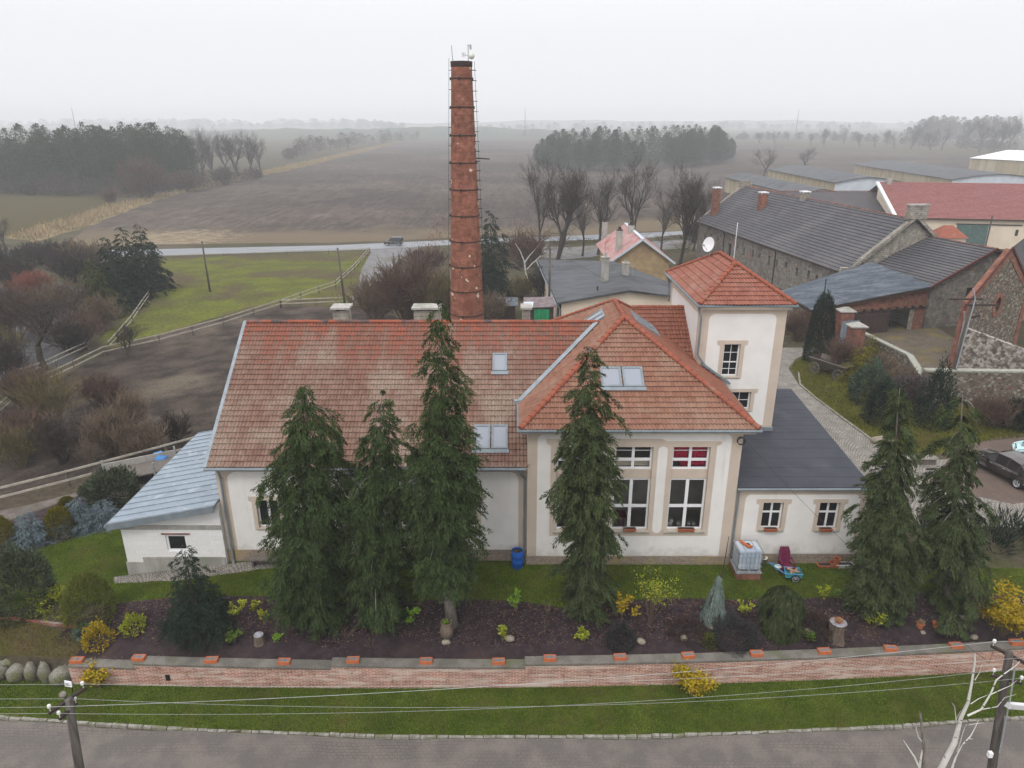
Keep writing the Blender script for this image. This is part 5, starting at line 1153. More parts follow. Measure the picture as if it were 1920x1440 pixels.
# red roofed barn with its white gable, and the dark roof that joins it
rb, P3, D3, E3 = barn('red_roofed_barn', 'cream barn with a new red tiled roof and green double gate', (71.7, 134.8), (0, 1), 1, 1, 1, 1, -2, 'cream', 'tile_red') if False else (None, None, None, None)
def red_barn():
    root = thing('red_roofed_barn', 'cream barn with a new red tiled roof and green double gate', 'barn', (80, 134, -2.7)); P = Vector((71.6, 134.6, 0)); d = Vector((.985, -.17, 0)).normalized(); fr = FW(P, d); L = 60; n = Vector((-d.y, d.x, 0)); up = Vector((0, 0, 1))
    o = Vector((0, 0, CAM_H))
    def uv(px, py): dd = ray(px, py); nn = Vector((d.y, -d.x, 0)); t = (P - o).dot(nn) / dd.dot(nn); q = o + dd * t; return (q - P).dot(d), q.z
    a, b = uv(1795, 421), uv(1846, 458)
    mb = MB(); mb.plate(rect(0, -5, L, 3.15), [], fr, -.4, 0); mb.plate([(0, -5), (14, -5), (14, 3.1), (14, 8.1), (0, 3.15)], [], lambda u, v, w: P + n * u - d * w + up * v, -.3, 0); mb.build('wall', 'cream', root)
    m = MB(); fbox(m, fr, a[0], b[1] - .6, .02, (a[0] + b[0]) / 2 - .03, a[1], .12); fbox(m, fr, (a[0] + b[0]) / 2 + .03, b[1] - .6, .02, b[0], a[1], .12); fbox(m, fr, a[0], (a[1] + b[1]) / 2, .12, b[0], (a[1] + b[1]) / 2 + .12, .15); m.build('sliding_gate', 'greendoor', root)
    m = MB(); fbox(m, fr, a[0] - .2, a[1] + .02, .02, b[0] + 5.5, a[1] + .2, .16); m.build('gate_rail', 'iron', root)
    for px, py in ((1906, 437),):
        c = uv(px, py); m = MB(); fbox(m, fr, c[0] - .25, c[1] - .5, .004, c[0] + .25, c[1] + .6, .03); m.build('wall_slot', 'iron', root)
    V = n * 14 + up * 5.0; Lv = V.length; A = P - n * .5 + up * (3.15 - .18 + .1) - d * .2
    tile_roof(root, 'roof', 'tile_red', A, d, V, [(0, 0), (L, 0), (L, Lv + .5), (0, Lv + .5)], tw=.5, th=.5, amp=.03, step=.05, seed=8)
    mb = MB(); uvplane(mb, P + n * 14 + up * 8.1, d, n * 14 - up * 5, L, Lv, .4, .4); mb.build('roof_slope', 'tile_red', root)
    mb = MB(); mb.bar(A - d * .3 + up * .1, A + V - d * .3 + up * .15, .6, .4); mb.build('white_verge', 'white', root)
    gutter(root, [A - n * .1 - up * .1, A + d * L - n * .1 - up * .1], .1, mat='iron')
    ridge_row(root, P + n * 14 + up * 8.2, P + n * 14 + d * L + up * 8.2, .16, .6, mat='tile_red')
    m = MB(); q = P + n * 13.2 + d * 1.6 + up * 7.7; m.hexa([q + d * .45 * s + n * .4 * t + up * z for z in (0, 1.3) for s, t in ((-1, -1), (1, -1), (1, 1), (-1, 1))]); m.build('chimney', 'concrete', root)
    # dark roofed range to its left
    r2 = thing('dark_roofed_range', 'dark tiled range between the stone barn and the red roofed barn', 'barn', (60, 146, -3)); Q = Vector((56, 139, 0)); mb = MB()
    uvplane(mb, (52, 138, 2.2), (1, 0, 0), (0, 14, 3.9), 23.5, 14.5, .4, .4); uvplane(mb, (52, 152, 6.1), (1, 0, 0), (0, 14, -3.9), 24.5, 14.5, .4, .4); mb.build('roof', 'tile_black', r2)
    MB().box(52.3, 138.4, -5, 75.3, 165, 2.2).build('wall', 'stone', r2); ridge_row(r2, (52, 152, 6.15), (76.5, 152, 6.15), .15, .5, mat='ridge_dark')
    # the little red roofed hut
    q = at(1772, 452); r3 = thing('red_roofed_hut', 'tiny hut with a bright red hipped roof between the barns', 'hut', q); c = Vector((71.3, 118, q.z)); w = 2.1
    mb = MB(); mb.box(c.x - w, c.y - w, c.z - 1, c.x + w, c.y + w, 2.15); mb.build('wall', 'cream', r3)
    mb = MB(); k = [(c.x - w - .3, c.y - w - .3, 2.1), (c.x + w + .3, c.y - w - .3, 2.1), (c.x + w + .3, c.y + w, 2.1), (c.x - w - .3, c.y + w, 2.1)]; t0, t1 = (c.x - .9, c.y - .2, 3.9), (c.x + .7, c.y - .2, 3.9)
    mb.poly([k[0], k[1], t1, t0]); mb.poly([k[1], k[2], t1]); mb.poly([k[2], k[3], t0, t1]); mb.poly([k[3], k[0], t0]); mb.build('roof', 'ridge', r3)
red_barn()
def low_shed(name, label, A, B, wd, ez, rise, bz, wall, front, roof, d2=None):
    """long low shed: A far left eave, B near left eave, wd width to the right"""
    A, B = Vector((*A, 0)), Vector((*B, 0)); d = (A - B).normalized(); e = Vector((d.y, -d.x, 0)); L = (A - B).length; up = Vector((0, 0, 1))
    root = thing(name, label, 'shed', (B.x, B.y, bz)); mb = MB()
    mb.poly([B + up * (bz - 1), A + up * (bz - 1), A + up * ez, B + up * ez]); mb.poly([B + e * wd + up * (bz - 1), A + e * wd + up * (bz - 1), A + e * wd + up * ez, B + e * wd + up * ez]); mb.poly([A + up * (bz - 1), A + e * wd + up * (bz - 1), A + e * wd + up * ez, A + e * wd / 2 + up * (ez + rise), A + up * ez]); mb.build('side_wall', wall, root)
    mb = MB(); n = 8; pr = [(wd * k / n, ez + rise * (1 - abs(2 * k / n - 1) ** 1.6)) for k in range(n + 1)]
    mb.poly([B + up * (bz - 1), B + e * wd + up * (bz - 1)] + [B + e * u + up * z for u, z in reversed(pr)]); mb.build('front_wall', front, root)
    mb = MB()
    for k in range(n):
        for (o_, q) in ((.18, 0), (0, 0)):
            a, b = pr[k], pr[k + 1]; x = .5 if k == 0 else 0; y = .5 if k == n - 1 else 0
            mb.poly([B - d * .6 + e * (a[0] - x) + up * (a[1] + o_), B - d * .6 + e * (b[0] + y) + up * (b[1] + o_), A + d * .4 + e * (b[0] + y) + up * (b[1] + o_), A + d * .4 + e * (a[0] - x) + up * (a[1] + o_)])
    mb.poly([B - d * .6 + e * u + up * z for u, z in pr] + [B - d * .6 + e * u + up * (z + .18) for u, z in reversed(pr)]); mb.poly([B - d * .6 - e * .5 + up * pr[0][1], A - e * .5 + up * pr[0][1], A - e * .5 + up * (pr[0][1] + .18), B - d * .6 - e * .5 + up * (pr[0][1] + .18)])
    mb.build('roof', roof, root); return root
low_shed('farm_shed', 'low ochre walled shed with a grey roof half hidden by the stone barn', (75, 259), (77, 196), 12, 1.0, 1.6, -3.4, 'ochre', 'palegrey', 'felt')
low_shed('farm_shed', 'long low shed with ochre board walls and a pale front behind the red roof', (104.6, 302), (104, 237), 22, 1.0, 1.7, -3.6, 'ochre', 'palegrey', 'felt')
low_shed('farm_shed', 'widest low grey shed with a pale front behind the red roof ridge', (163, 353), (157, 263), 32, .0, 2.0, -4.6, 'ochre', 'palegrey', 'felt')
low_shed('white_roofed_shed', 'ochre board shed with a white roof at the right edge of the fields', (246, 394), (252, 366), 60, 1.0, 3.4, -6.3, 'ochre', 'ochre', 'white') if False else None
def white_shed():
    root = thing('white_roofed_shed', 'ochre board shed with a white roof at the right edge of the fields', 'shed', (250, 380, -6.5)); a, b = Vector((242, 393.2, 0)), Vector((256, 356, 0)); d = (b - a).normalized(); n = Vector((-d.y, d.x, 0)); up = Vector((0, 0, 1)); L = 90; w = 55
    mb = MB(); mb.poly([a - up * 8, a + d * L - up * 8, a + d * L + up * 1, a + up * 1]); mb.poly([a - up * 8, a + n * w - up * 8, a + n * w + up, a + n * w / 2 + up * 4.6, a + up]); mb.build('wall', 'ochre', root)
    mb = MB(); mb.poly([a - n * .6 - d * .6 + up * 1.15, a + d * L - n * .6 + up * 1.15, a + d * L + n * w / 2 + up * 4.9, a - d * .6 + n * w / 2 + up * 4.9]); mb.poly([a - d * .6 + n * w / 2 + up * 4.9, a + d * L + n * w / 2 + up * 4.9, a + d * L + n * (w + .6) + up * 1.15, a + n * (w + .6) + up * 1.15]); mb.build('roof', 'white', root)
white_shed()
# ------------------------------------------------------------------ flat felt roofed house and the tan gable house behind it
def back_houses():
    root = thing('felt_roofed_house', 'cream single storey house with a broad low grey felt roof behind the tower', 'house', (11, 76, -2)); up = Vector((0, 0, 1))
    A, B, C = Vector((4.9, 75.4, 1.2)), Vector((12.9, 76.8, 2.25)), Vector((18.8, 77.9, 1.3)); D, E, F = Vector((3.6, 101, 1.2)), Vector((13.7, 95.5, 1.95)), Vector((20.3, 88, .5))
    mb = MB()
    for p, q, r, s in ((A, B, E, D), (B, C, F, E)):
        for o_ in (0, .22): mb.poly([p + up * o_, q + up * o_, r + up * o_, s + up * o_])
    for p, q in ((A, B), (B, C), (D, A), (C, F)): mb.poly([p, q, q + up * .22, p + up * .22])
    mb.build('felt_roof', 'felt', root)
    mb = MB(); i = lambda p, dx, dy: Vector((p.x + dx, p.y + dy, p.z)); a, b, c, d, f = i(A, .5, .5), i(B, 0, .5), i(C, -.4, .5), i(D, .5, -.4), i(F, -.4, -.4)
    mb.poly([(a.x, a.y, -4), (b.x, b.y, -4), (c.x, c.y, -4), c, b, a]); mb.poly([(a.x, a.y, -4), (d.x, d.y, -4), d, a]); mb.poly([(c.x, c.y, -4), (f.x, f.y, -4), f, c]); mb.build('wall', 'cream', root)
    pl = Vector((C - B)).cross(E - B)
    for px, py, h, w, lab in ((1133, 530, 3.0, .42, 0), (1172, 518, 1.6, .36, 0)):
        q = hit(px, py, B, Vector((A - B)).cross(E - B) if px < 1160 else pl); m = MB(); m.box(q.x - w, q.y - w, q.z - .4, q.x + w, q.y + w, q.z + h); c_ = m.build('chimney', 'concrete', root)
        m = MB(); m.box(q.x - w - .08, q.y - w - .08, q.z + h, q.x + w + .08, q.y + w + .08, q.z + h + .12); m.lathe([(.2, h + .12), (.16, h + .45)], q, 8); m.build('chimney_cap', 'concrete', c_)
    q = hit(1120, 548, B, Vector((A - B)).cross(E - B)); MB().tube([q, q + up * .7], .1, 6).build('roof_vent', 'iron', root)
    q = hit(1186, 520, B, pl); m = MB(); m.tube([q, q + up * 1.4], .03, 5); m.tube([q + up * 1.4 + Vector((-.4, 0, 0)), q + up * 1.4 + Vector((.4, 0, 0))], .02, 4); m.build('aerial', 'steel', root)
    q = hit(1133, 505, B, Vector((A - B)).cross(E - B)); MB().tube([q, q + up * 3.6], .05, 5).build('flue_pipe', 'steel', root)
    gutter(root, [A - Vector((.1, 0, .05)), D - Vector((.1, 0, .05))], .09)
    MB().tube([A - Vector((.1, 0, 0)), A + Vector((.3, .3, -.5)), A + Vector((.3, .35, -3.5))], .07, 6).build('downpipe', 'tin_light', root)
    # tan gable house
    r = thing('tan_gable_house', 'small tan plastered house with a faded red sheet roof and tall chimneys', 'house', (18, 100, -1.5)); x0, x1, y0, y1, ez, rz = 14.3, 22.2, 100.2, 115.5, 1.55, 4.35; cx = 18.2
    mb = MB(); mb.poly([(x0, y0, -4), (x1, y0, -4), (x1, y0, ez), (cx, y0, rz), (x0, y0, ez)]); mb.poly([(x0, y0, -4), (x0, y1, -4), (x0, y1, ez), (x0, y0, ez)]); mb.poly([(x1, y0, -4), (x1, y1, -4), (x1, y1, ez), (x1, y0, ez)]); mb.poly([(x0, y1, -4), (x1, y1, -4), (x1, y1, ez), (cx, y1, rz), (x0, y1, ez)]); mb.build('wall', 'tan', r)
    s = (rz - ez) / (cx - x0); mb = MB()
    for sx, xe in ((-1, x0 - .7), (1, x1 + .7)):
        for o_ in (.03, .15): mb.poly([(xe, y0 - .5, ez - s * .7 + o_), (cx, y0 - .5, rz + o_), (cx, y1 + .3, rz + o_), (xe, y1 + .3, ez - s * .7 + o_)])
    mb.build('sheet_roof', 'pinkroof', r)
    mb = MB(); mb.bar((x0 - .75, y0 - .55, ez - s * .75 + .06), (cx, y0 - .55, rz + .06), .1, .26); mb.bar((cx, y0 - .55, rz + .06), (x1 + .75, y0 - .55, ez - s * .75 + .06), .1, .26); mb.bar((cx, y0 - .5, rz + .17), (cx, y1 + .3, rz + .17), .5, .08); mb.build('verge_trim', 'palegrey', r)
    nn = Vector((0, 1, 0)).cross(Vector((cx - x0, 0, rz - ez)))
    for px, py, h in ((1160, 470, 2.9), (1133, 446, 2.6), (1183, 437, 1.2)):
        q = hit(px, py, (x0, y0, ez), nn); m = MB(); m.box(q.x - .42, q.y - .42, q.z - .5, q.x + .42, q.y + .42, q.z + h); c_ = m.build('chimney', 'concrete', r)
        m = MB(); m.lathe([(.5, h), (.5, h + .12), (.25, h + .14), (.22, h + .5), (.001, h + .55)], q, 10); m.build('chimney_cap', 'iron', c_)
back_houses()
def sheds():
    r = thing('lean_shed', 'patchwork garden shed with a rusty sheet roof against the felt roofed house', 'shed', (3, 76, -2)); z = .85
    mb = MB(); mb.box(1.6, 75.5, -3, 4.55, 80, z); mb.build('wall', 'darkwood', r)
    mb = MB(); mb.hexa([(1.3, 75, z), (4.75, 75, z + .15), (4.75, 79, z + .3), (1.3, 79, z + .2), (1.3, 75, z + .1), (4.75, 75, z + .25), (4.75, 79, z + .4), (1.3, 79, z + .3)]); mb.build('roof', 'oldsheet', r)
    mb = MB(); mb.hexa([(1.28, 74.95, z + .105), (2.2, 74.95, z + .14), (2.4, 77, z + .25), (1.28, 77, z + .22), (1.28, 74.95, z + .15), (2.2, 74.95, z + .18), (2.4, 77, z + .29), (1.28, 77, z + .26)]); mb.build('roof_patch', 'palegrey', r)
    n = 12; mb = MB()
    for i in range(n):
        x = 2.4 + 1.65 * i / n; x2 = 2.4 + 1.65 * (i + 1) / n; mb.poly([(x, 74.6 + .1 * (i % 2), -2.6), (x2, 74.6 + .1 * ((i + 1) % 2), -2.6), (x2, 74.9 + .05 * (i % 3), z - .05), (x, 74.9 + .05 * (i % 2), z - .05)])
    t = mb.build('tarpaulin', 'greentarp'); tag(t, 'bright green tarpaulin hanging on the front of the garden shed', 'tarpaulin'); origin_to(t, (3.2, 74.7, -2.4))
    r = thing('low_shed', 'low shed with a flat grey felt roof half hidden behind the house ridge', 'shed', (-1.4, 66, -1.6)); MB().box(-3.4, 64.2, -3, .2, 67, .15).build('wall', 'greywood', r); MB().box(-3.6, 64, .15, .4, 67.2, .28).build('roof', 'felt', r)
    r = thing('long_shed', 'long shed with a snow flecked dark roof right of the brick chimney', 'shed', (-1.6, 83, -2.5)); MB().box(-3.7, 82, -4, .4, 84.4, -.6).build('wall', 'darkwood', r)
    mb = MB(); mb.hexa([(-4, 81.7, -.6), (.7, 81.7, -.6), (.7, 84.7, -.3), (-4, 84.7, -.3), (-4, 81.7, -.5), (.7, 81.7, -.5), (.7, 84.7, -.2), (-4, 84.7, -.2)]); mb.build('roof', 'zinc', r)
    for i in range(9): t = None
sheds()
# ------------------------------------------------------------------ fences, poles and wires
def fence(name, label, pix, step=4.5, h=1.15, rails=(.55, 1.05), rail='palewood', group=None, pw=.13):
    pts = [at(*p) for p in pix]; root = thing(name, label, 'fence', pts[0], group); seg = []
    for a, b in zip(pts, pts[1:]):
        n = max(1, round((b - a).length / step))
        for i in range(n): q = a.lerp(b, i / n); q.z = gz(q.x, q.y); seg.append(q)
    seg.append(pts[-1])
    for q in seg: m = MB(); m.box(q.x - pw / 2, q.y - pw / 2, q.z - .3, q.x + pw / 2, q.y + pw / 2, q.z + h); m.build('post', 'postwood', root)
    for z in rails:
        mb = MB()
        for a, b in zip(seg, seg[1:]): o = Vector((0, -pw / 2 - .03, z)); mb.bar(a + o, b + o, .05, .13)
        mb.build('rail', rail, root)
    return root
fence('rail_fence', 'pale two rail fence between the gravel drive and the bare paddock', [(-60, 962), (130, 913), (315, 862), (400, 838)], 6.4, 1.15, (.5, 1.08))
fence('rail_fence', 'long two rail fence curving round the bare paddock from pond to road', [(-40, 815), (0, 785), (60, 735), (140, 697), (197, 668), (300, 645), (420, 612), (527, 577), (630, 540), (665, 507), (693, 474)], 4.5)
fence('rail_fence', 'short two rail fence running up beside the dark spruces at the pond', [(205, 660), (250, 607), (280, 562), (303, 520)], 4.5)
fence('rail_fence', 'short fence crossing from the corner post towards the brush behind the ridge', [(527, 577), (592, 574), (665, 571)], 5)
fence('rail_fence', 'thin rail fence along the top of the meadow beside the road', [(305, 487), (420, 483), (540, 479), (690, 473)], 8, .9, (.8,))
fence('rail_fence', 'broken fence under the big bare tree by the pond', [(20, 715), (80, 695), (165, 655)], 5, 1.0, (.4, .85))
def plain_pole(px, py, h, lab, w=.13, lean=0):
    q = at(px, py); r = thing('utility_pole', lab, 'pole', q); MB().tube([q - Vector((0, 0, .4)), q + Vector((lean, 0, h))], [w, w * .7], 8).build('pole', 'polewood', r, smooth=True)
    m = MB(); m.tube([q + Vector((lean - .12, 0, h - .2)), q + Vector((lean + .12, 0, h - .2))], .03, 5); m.build('bracket', 'iron', r); return q + Vector((lean, 0, h))
pA = plain_pole(394, 547, 7.3, 'thin dark wooden pole alone in the green meadow', .16, -.1)
pB = plain_pole(647, 573, 7.6, 'thin dark wooden pole beside the fence left of the brush', .16, -.35)
pC = plain_pole(1029, 600, 8.4, 'dark wooden pole braced at the corner of the felt roofed house', .15, 0)
q = at(765, 600); r = thing('mast', 'slender reddish pole rising behind the house ridge left of the big chimney', 'pole', q); MB().tube([q, q + Vector((0, 0, 6.0))], [.07, .05], 6).build('pole', 'maroon', r)
q = atz(1530, 640, 0); q = at(1531, 668); r = thing('mast', 'black thin pole standing behind the dark columnar thuja', 'pole', q); MB().tube([q, q + Vector((0, .5, 7.2))], .05, 6).build('pole', 'cable', r)
q = at(1372, 520); r = thing('mast', 'thin white mast standing before the stone barn wall', 'pole', q); MB().tube([q, q + Vector((0, 0, 8.0))], .06, 6).build('pole', 'white', r)
def farm_pole():
    q = at(1773, 748); t = q + Vector((.4, 0, 7.6)); r = thing('utility_pole', 'tall wooden pole with two crossarms in front of the rubble stone barn', 'utility pole', q)
    MB().tube([q - Vector((0, 0, .3)), t], [.2, .14], 8).build('pole', 'polewood', r, smooth=True)
    m = MB(); m.bar(t + Vector((-1.7, .1, .25)), t + Vector((.7, .1, .25)), .12, .12); m.build('crossarm', 'iron', r); m = MB(); m.bar(t + Vector((-.6, -.1, -.15)), t + Vector((1.7, -.1, -.15)), .12, .12); m.build('crossarm', 'iron', r)
    MB().tube([t + Vector((-.3, -.1, 1.1)), t + Vector((0, -.15, .3)), t + Vector((-.05, -.2, -.3)), t + Vector((-.25, -.2, -5)), t + Vector((-.1, -.2, -5.2))], .05, 6).build('conduit', 'steel', r); return t
pD = farm_pole()
q = at(1846, 470); r = thing('utility_pole', 'small dark pole with crossarms before the green barn gate', 'pole', q); m = MB(); m.tube([q, q + Vector((0, 0, 6.2))], .13, 6); m.build('pole', 'polewood', r); m = MB(); m.bar(q + Vector((-1.1, 0, 4.6)), q + Vector((1.1, 0, 4.6)), .15, .12); m.build('crossarm', 'iron', r)
INS = {}
def street_pole(key, base, top, label, arms, sign=False):
    b, t = Vector(base), Vector(top); r = thing('utility_pole', label, 'utility pole', base)
    n = 10; MB().tube([b.lerp(t, i / n) + Vector((0, 0, 0)) for i in range(n + 1)], [.15 - .045 * i / n for i in range(n + 1)], 12).build('pole', 'polewood', r, smooth=True)
    ax = (t - b).normalized(); INS[key] = []
    for (h, a, bq) in arms:
        c = t - ax * h; p, q = c + Vector(a) * .58, c + Vector(bq) * .58; m = MB(); m.bar(p, q, .08, .08); m.build('crossarm', 'iron', r)
        for e in (p.lerp(q, .06), p.lerp(q, .94)):
            m = MB(); m.lathe([(.012, 0), (.012, .1), (.035, .11), (.052, .14), (.032, .155), (.05, .175), (.042, .21), (.001, .225)], e + Vector((0, 0, .04)), 10); m.build('insulator', 'ceramic', r, smooth=True); INS[key].append(e + Vector((0, 0, .18)))
    return r, t
ul, tl = street_pole('L', (-12.85, 15.3, -2.2), (-12.15, 15.25, 5.15), 'weathered wooden pole with white insulators and a small sign at the near left', [(.1, (-.5, -.75, .0), (.42, .75, .12)), (.38, (-.16, -.6, -.02), (.2, .3, .1))])
m = MB(); m.hexa([(tl.x - .22, tl.y + .28, tl.z + .16), (tl.x - .02, tl.y + .26, tl.z + .14), (tl.x - .02, tl.y + .28, tl.z + .14), (tl.x - .22, tl.y + .30, tl.z + .16), (tl.x - .22, tl.y + .30, tl.z + .33), (tl.x - .02, tl.y + .28, tl.z + .31), (tl.x - .02, tl.y + .30, tl.z + .31), (tl.x - .22, tl.y + .32, tl.z + .33)]); sg = m.build('sign_plate', 'white', ul)
m = MB(); m.tube([(tl.x - .08, tl.y + .33, tl.z - .1), (tl.x - .08, tl.y + .33, tl.z + .33)], .015, 5); m.build('sign_stem', 'iron', ul)
m = MB()
for k, w in enumerate((.22, .15)): m.box(tl.x - .19, tl.y + .268, tl.z + .2 + k * .045, tl.x - .19 + w * .6, tl.y + .276, tl.z + .215 + k * .045)
m.build('sign_marks', 'cable', sg)
m = MB(); m.lathe([(.001, 0), (.08, .02), (.1, .07), (.07, .14), (.001, .15)], (tl.x - .16, tl.y + .05, tl.z + .02), 12); m.build('lamp_cover', 'globe', ul, smooth=True) if False else m.build('porcelain_cap', 'rock', ul, smooth=True)
ur, tr_ = street_pole('R', (15.45, 16.75, -2.2), (14.5, 16.7, 5.45), 'dark leaning wooden pole with insulators and a floodlight at the near right', [(.15, (-.45, .75, .05), (.5, -.55, .05)), (1.0, (-.55, .3, 0), (.55, -.4, .1))])
def flood():
    c = Vector((14.95, 16.45, 3.75)); m = MB(); m.hexa([c + Vector(p) for p in ((-.22, -.05, -.12), (.22, -.1, -.12), (.22, .1, -.2), (-.22, .15, -.2), (-.2, -.1, .1), (.24, -.15, .1), (.24, .05, .02), (-.2, .1, .02))]); o = m.build('floodlight', 'white', ur)
    m = MB(); m.hexa([c + Vector(p) for p in ((-.16, -.095, -.06), (.18, -.14, -.06), (.18, -.13, .06), (-.16, -.085, .06), (-.16, -.105, -.06), (.18, -.15, -.06), (.18, -.14, .06), (-.16, -.095, .06))]); m.build('lens', 'lens', o)
    m = MB(); m.box(14.62, 16.45, 1.65, 14.74, 16.56, 1.83); m.build('junction_box', 'white', ur)
    m = MB(); m.tube([(14.62, 16.55, 5.3), (14.75, 16.5, 4), (14.95, 16.5, 1.8)], .025, 5); m.build('conduit', 'steel', ur)
flood()
def wire(a, b, sag, lab, r=.014, mat='wire', group='overhead wires'):
    r *= .42
    a, b = Vector(a), Vector(b); m = MB(); n = 24; m.tube([a.lerp(b, i / n) - Vector((0, 0, sag * 4 * (i / n) * (1 - i / n))) for i in range(n + 1)], r, 4, cap=False); o = m.build('overhead_wire', mat); tag(o, lab, 'wire', group); origin_to(o, a)
for i, (a, b) in enumerate(zip(INS['L'], INS['R'])):
    nm = ('lowest', 'highest', 'second lowest', 'second highest')[i]
    wire(a, b, .35 + .1 * i, 'thin pale overhead wire, %s of the four between the two street poles' % nm, .013 if i else .02)
    wire(a, a + Vector((-26, .4 + .1 * i, .3)), .3, 'thin pale overhead wire leaving the left street pole leftwards, %s of four' % nm, .013)
    wire(b, b + Vector((20, 1.5, .2)), .3, 'thin pale overhead wire leaving the right street pole rightwards, %s of four' % nm, .013)
wire(tr_ + Vector((-.3, .3, -.6)), (10.3, 28.9, 6.75), .45, 'black service cable running from the right street pole to the house eaves', .02, 'cable')
m = MB(); m.tube([Vector((10.2 + .17 * math.cos(k * .7), 28.88 - .01 * k, 6.6 + .17 * math.sin(k * .7))) for k in range(20)], .02, 5); o = m.build('cable_coil', 'cable'); tag(o, 'coil of black cable hanging under the wing eaves at its right corner', 'cable'); origin_to(o, (10.2, 28.88, 6.5))
wire(pD + Vector((-1.5, 0, .3)), pC, 1.2, 'dark wire from the farm pole across the felt roof', .018, 'cable')
wire(pC, pC + Vector((9.5, 2.5, -5.5)), .1, 'dark stay wire from the corner pole down to the felt roof', .025, 'cable')
wire(pA, pB, .8, 'dark sagging wire between the two thin meadow poles', .016, 'cable')

# ------------------------------------------------------------------ the conifers in front of the house
def hero(label, bpx, tpx, prof, nb, nl, seed, mat, droop=.6, rise=.2, irr=.22, L=.125, Wd=.034, lat=.17, bend=(0, 0), down=.8, twigs=14, visible_trunk=0.16, z0=.2, cut=0):
    b = at(*bpx); t = aty(tpx[0], tpx[1], b.y); Hh = t.z - b.z; ln = (t.x - b.x, 0)
    root = thing('conifer', label, 'conifer', b, 'tall conifers in front of the house')
    prof = [(a, max(.2, c - .09)) for a, c in prof]; m = trunk_mb(Hh * .985, visible_trunk, ln, .04, seed, bend=bend); m.v = [(b.x + x, b.y + y, b.z + z) for x, y, z in m.v]; m.build('trunk', 'barkgrey', root, smooth=True)
    o, (bt, ba, bl) = conifer_crown(mat, Hh, prof, nb, nl, L, Wd, seed, droop, rise, lat, 0, irr, root, b, 'crown', down, ln, fr_n=10)
    R = random.Random(seed)
    for i in R.sample(range(nb), min(nb, twigs)):
        d = Vector((math.cos(ba[i]), math.sin(ba[i]), 0)); p0 = b + Vector((ln[0] * bt[i], 0, bt[i] * Hh)); r = bl[i] * 1.02
        pts = [p0 + d * (r * s) + Vector((0, 0, r * (rise * 2 * s - (rise + droop) * s * s) + .03)) for s in (0, .3, .6, .85, 1.0)]
        tw = MB(); tw.tube(pts, [.03, .026, .02, .014, .008], 4, cap=False); tw.build('branch', 'barkgrey', root)
    return root
hero('broad dark drooping conifer left of the three grouped before the long roof', (592, 1146), (572, 712), [(.02, .75), (.06, 1.1), (.2, 1.35), (.4, 1.4), (.58, 1.28), (.72, 1.15), (.84, .95), (.93, .55), (1.0, .1)], 210, 138000, 11, 'needle', irr=.24)
hero('shorter dark conifer in the middle of the three grouped before the long roof', (703, 1148), (716, 732), [(.02, 0.72), (.07, 1.04), (.25, 1.16), (.5, 1.04), (.68, 0.84), (.8, 0.80), (.9, 0.48), (1., 0.08)], 180, 111000, 12, 'needle', irr=.28)
hero('tallest narrow conifer with its curved grey trunk showing at the foot', (838, 1166), (824, 560), [(.15, .5), (.19, 1.05), (.26, 1.28), (.36, 1.32), (.5, 1.2), (.62, 1.0), (.74, .78), (.86, .58), (.95, .36), (1., .12)], 240, 117000, 13, 'needle', bend=(.25, -.1), visible_trunk=.21)
hero('ragged tapering conifer hiding the left tall window of the wing', (1098, 1146), (1107, 644), [(.02, 0.57), (.08, 0.76), (.16, 0.84), (.24, 0.68), (.3, 0.76), (.38, 1.03), (.46, 0.99), (.54, 1.14), (.6, 1.14), (.68, 0.80), (.78, 0.72), (.9, 0.42), (1., 0.04)], 190, 108000, 14, 'needlegrey', irr=.34, lat=.18)
hero('dense drooping conifer covering the annex right corner', (1655, 1142), (1688, 722), [(.02, 0.89), (.1, 1.00), (.3, 0.96), (.45, 1.00), (.6, 0.82), (.75, 0.59), (.9, 0.37), (1., 0.06)], 170, 117000, 15, 'needlegrey', droop=.8, irr=.25)
hero('open gappy conifer with a bare visible trunk at the far right', (1775, 1128), (1808, 735), [(.02, 0.82), (.1, 0.95), (.25, 1.12), (.4, 1.33), (.5, 1.25), (.62, 0.86), (.74, 0.82), (.87, 0.69), (.96, 0.43), (1., 0.07)], 75, 78000, 16, 'needlegrey', droop=.75, irr=.42, twigs=30, visible_trunk=.17)

# ------------------------------------------------------------------ shrubs of the garden
def shrub(label, px, py, rpx, hpx, mat, n, L, Wl, seed, cat='shrub', name='shrub', up=.5, out=1., shell=.75, lump=.18, group=None, ry=None, jit=.5):
    b = at(px, py); k = pxs(b); rx = rpx / k; rz = hpx / k / .85
    o = bush_mesh(mat, rx, ry or rx, rz, n, L, Wl, seed, name, None, (0, 0, 0), shell, up, out, lump, jit=jit); o.location = b; WPOS[o] = b
    return tag(o, label, cat, group)
shrub('big grey green mugo pine at the left edge of the lawn', 42, 1138, 54, 92, 'mugo', 8000, .19, .055, 21, up=.6, lump=.12)
shrub('rounded olive green dwarf conifer in front of the mugo pine', 172, 1156, 42, 66, 'globe', 7000, .13, .035, 22, up=.5, lump=.07, shell=.85)
shrub('low spreading lime leaved shrub left of the rounded dwarf conifer', 105, 1138, 36, 24, 'lime', 1100, .11, .06, 23, lump=.3)
shrub('dark bushy pine beside the metal roofed side wing', 214, 938, 44, 44, 'mugo', 6000, .24, .07, 24, lump=.15)
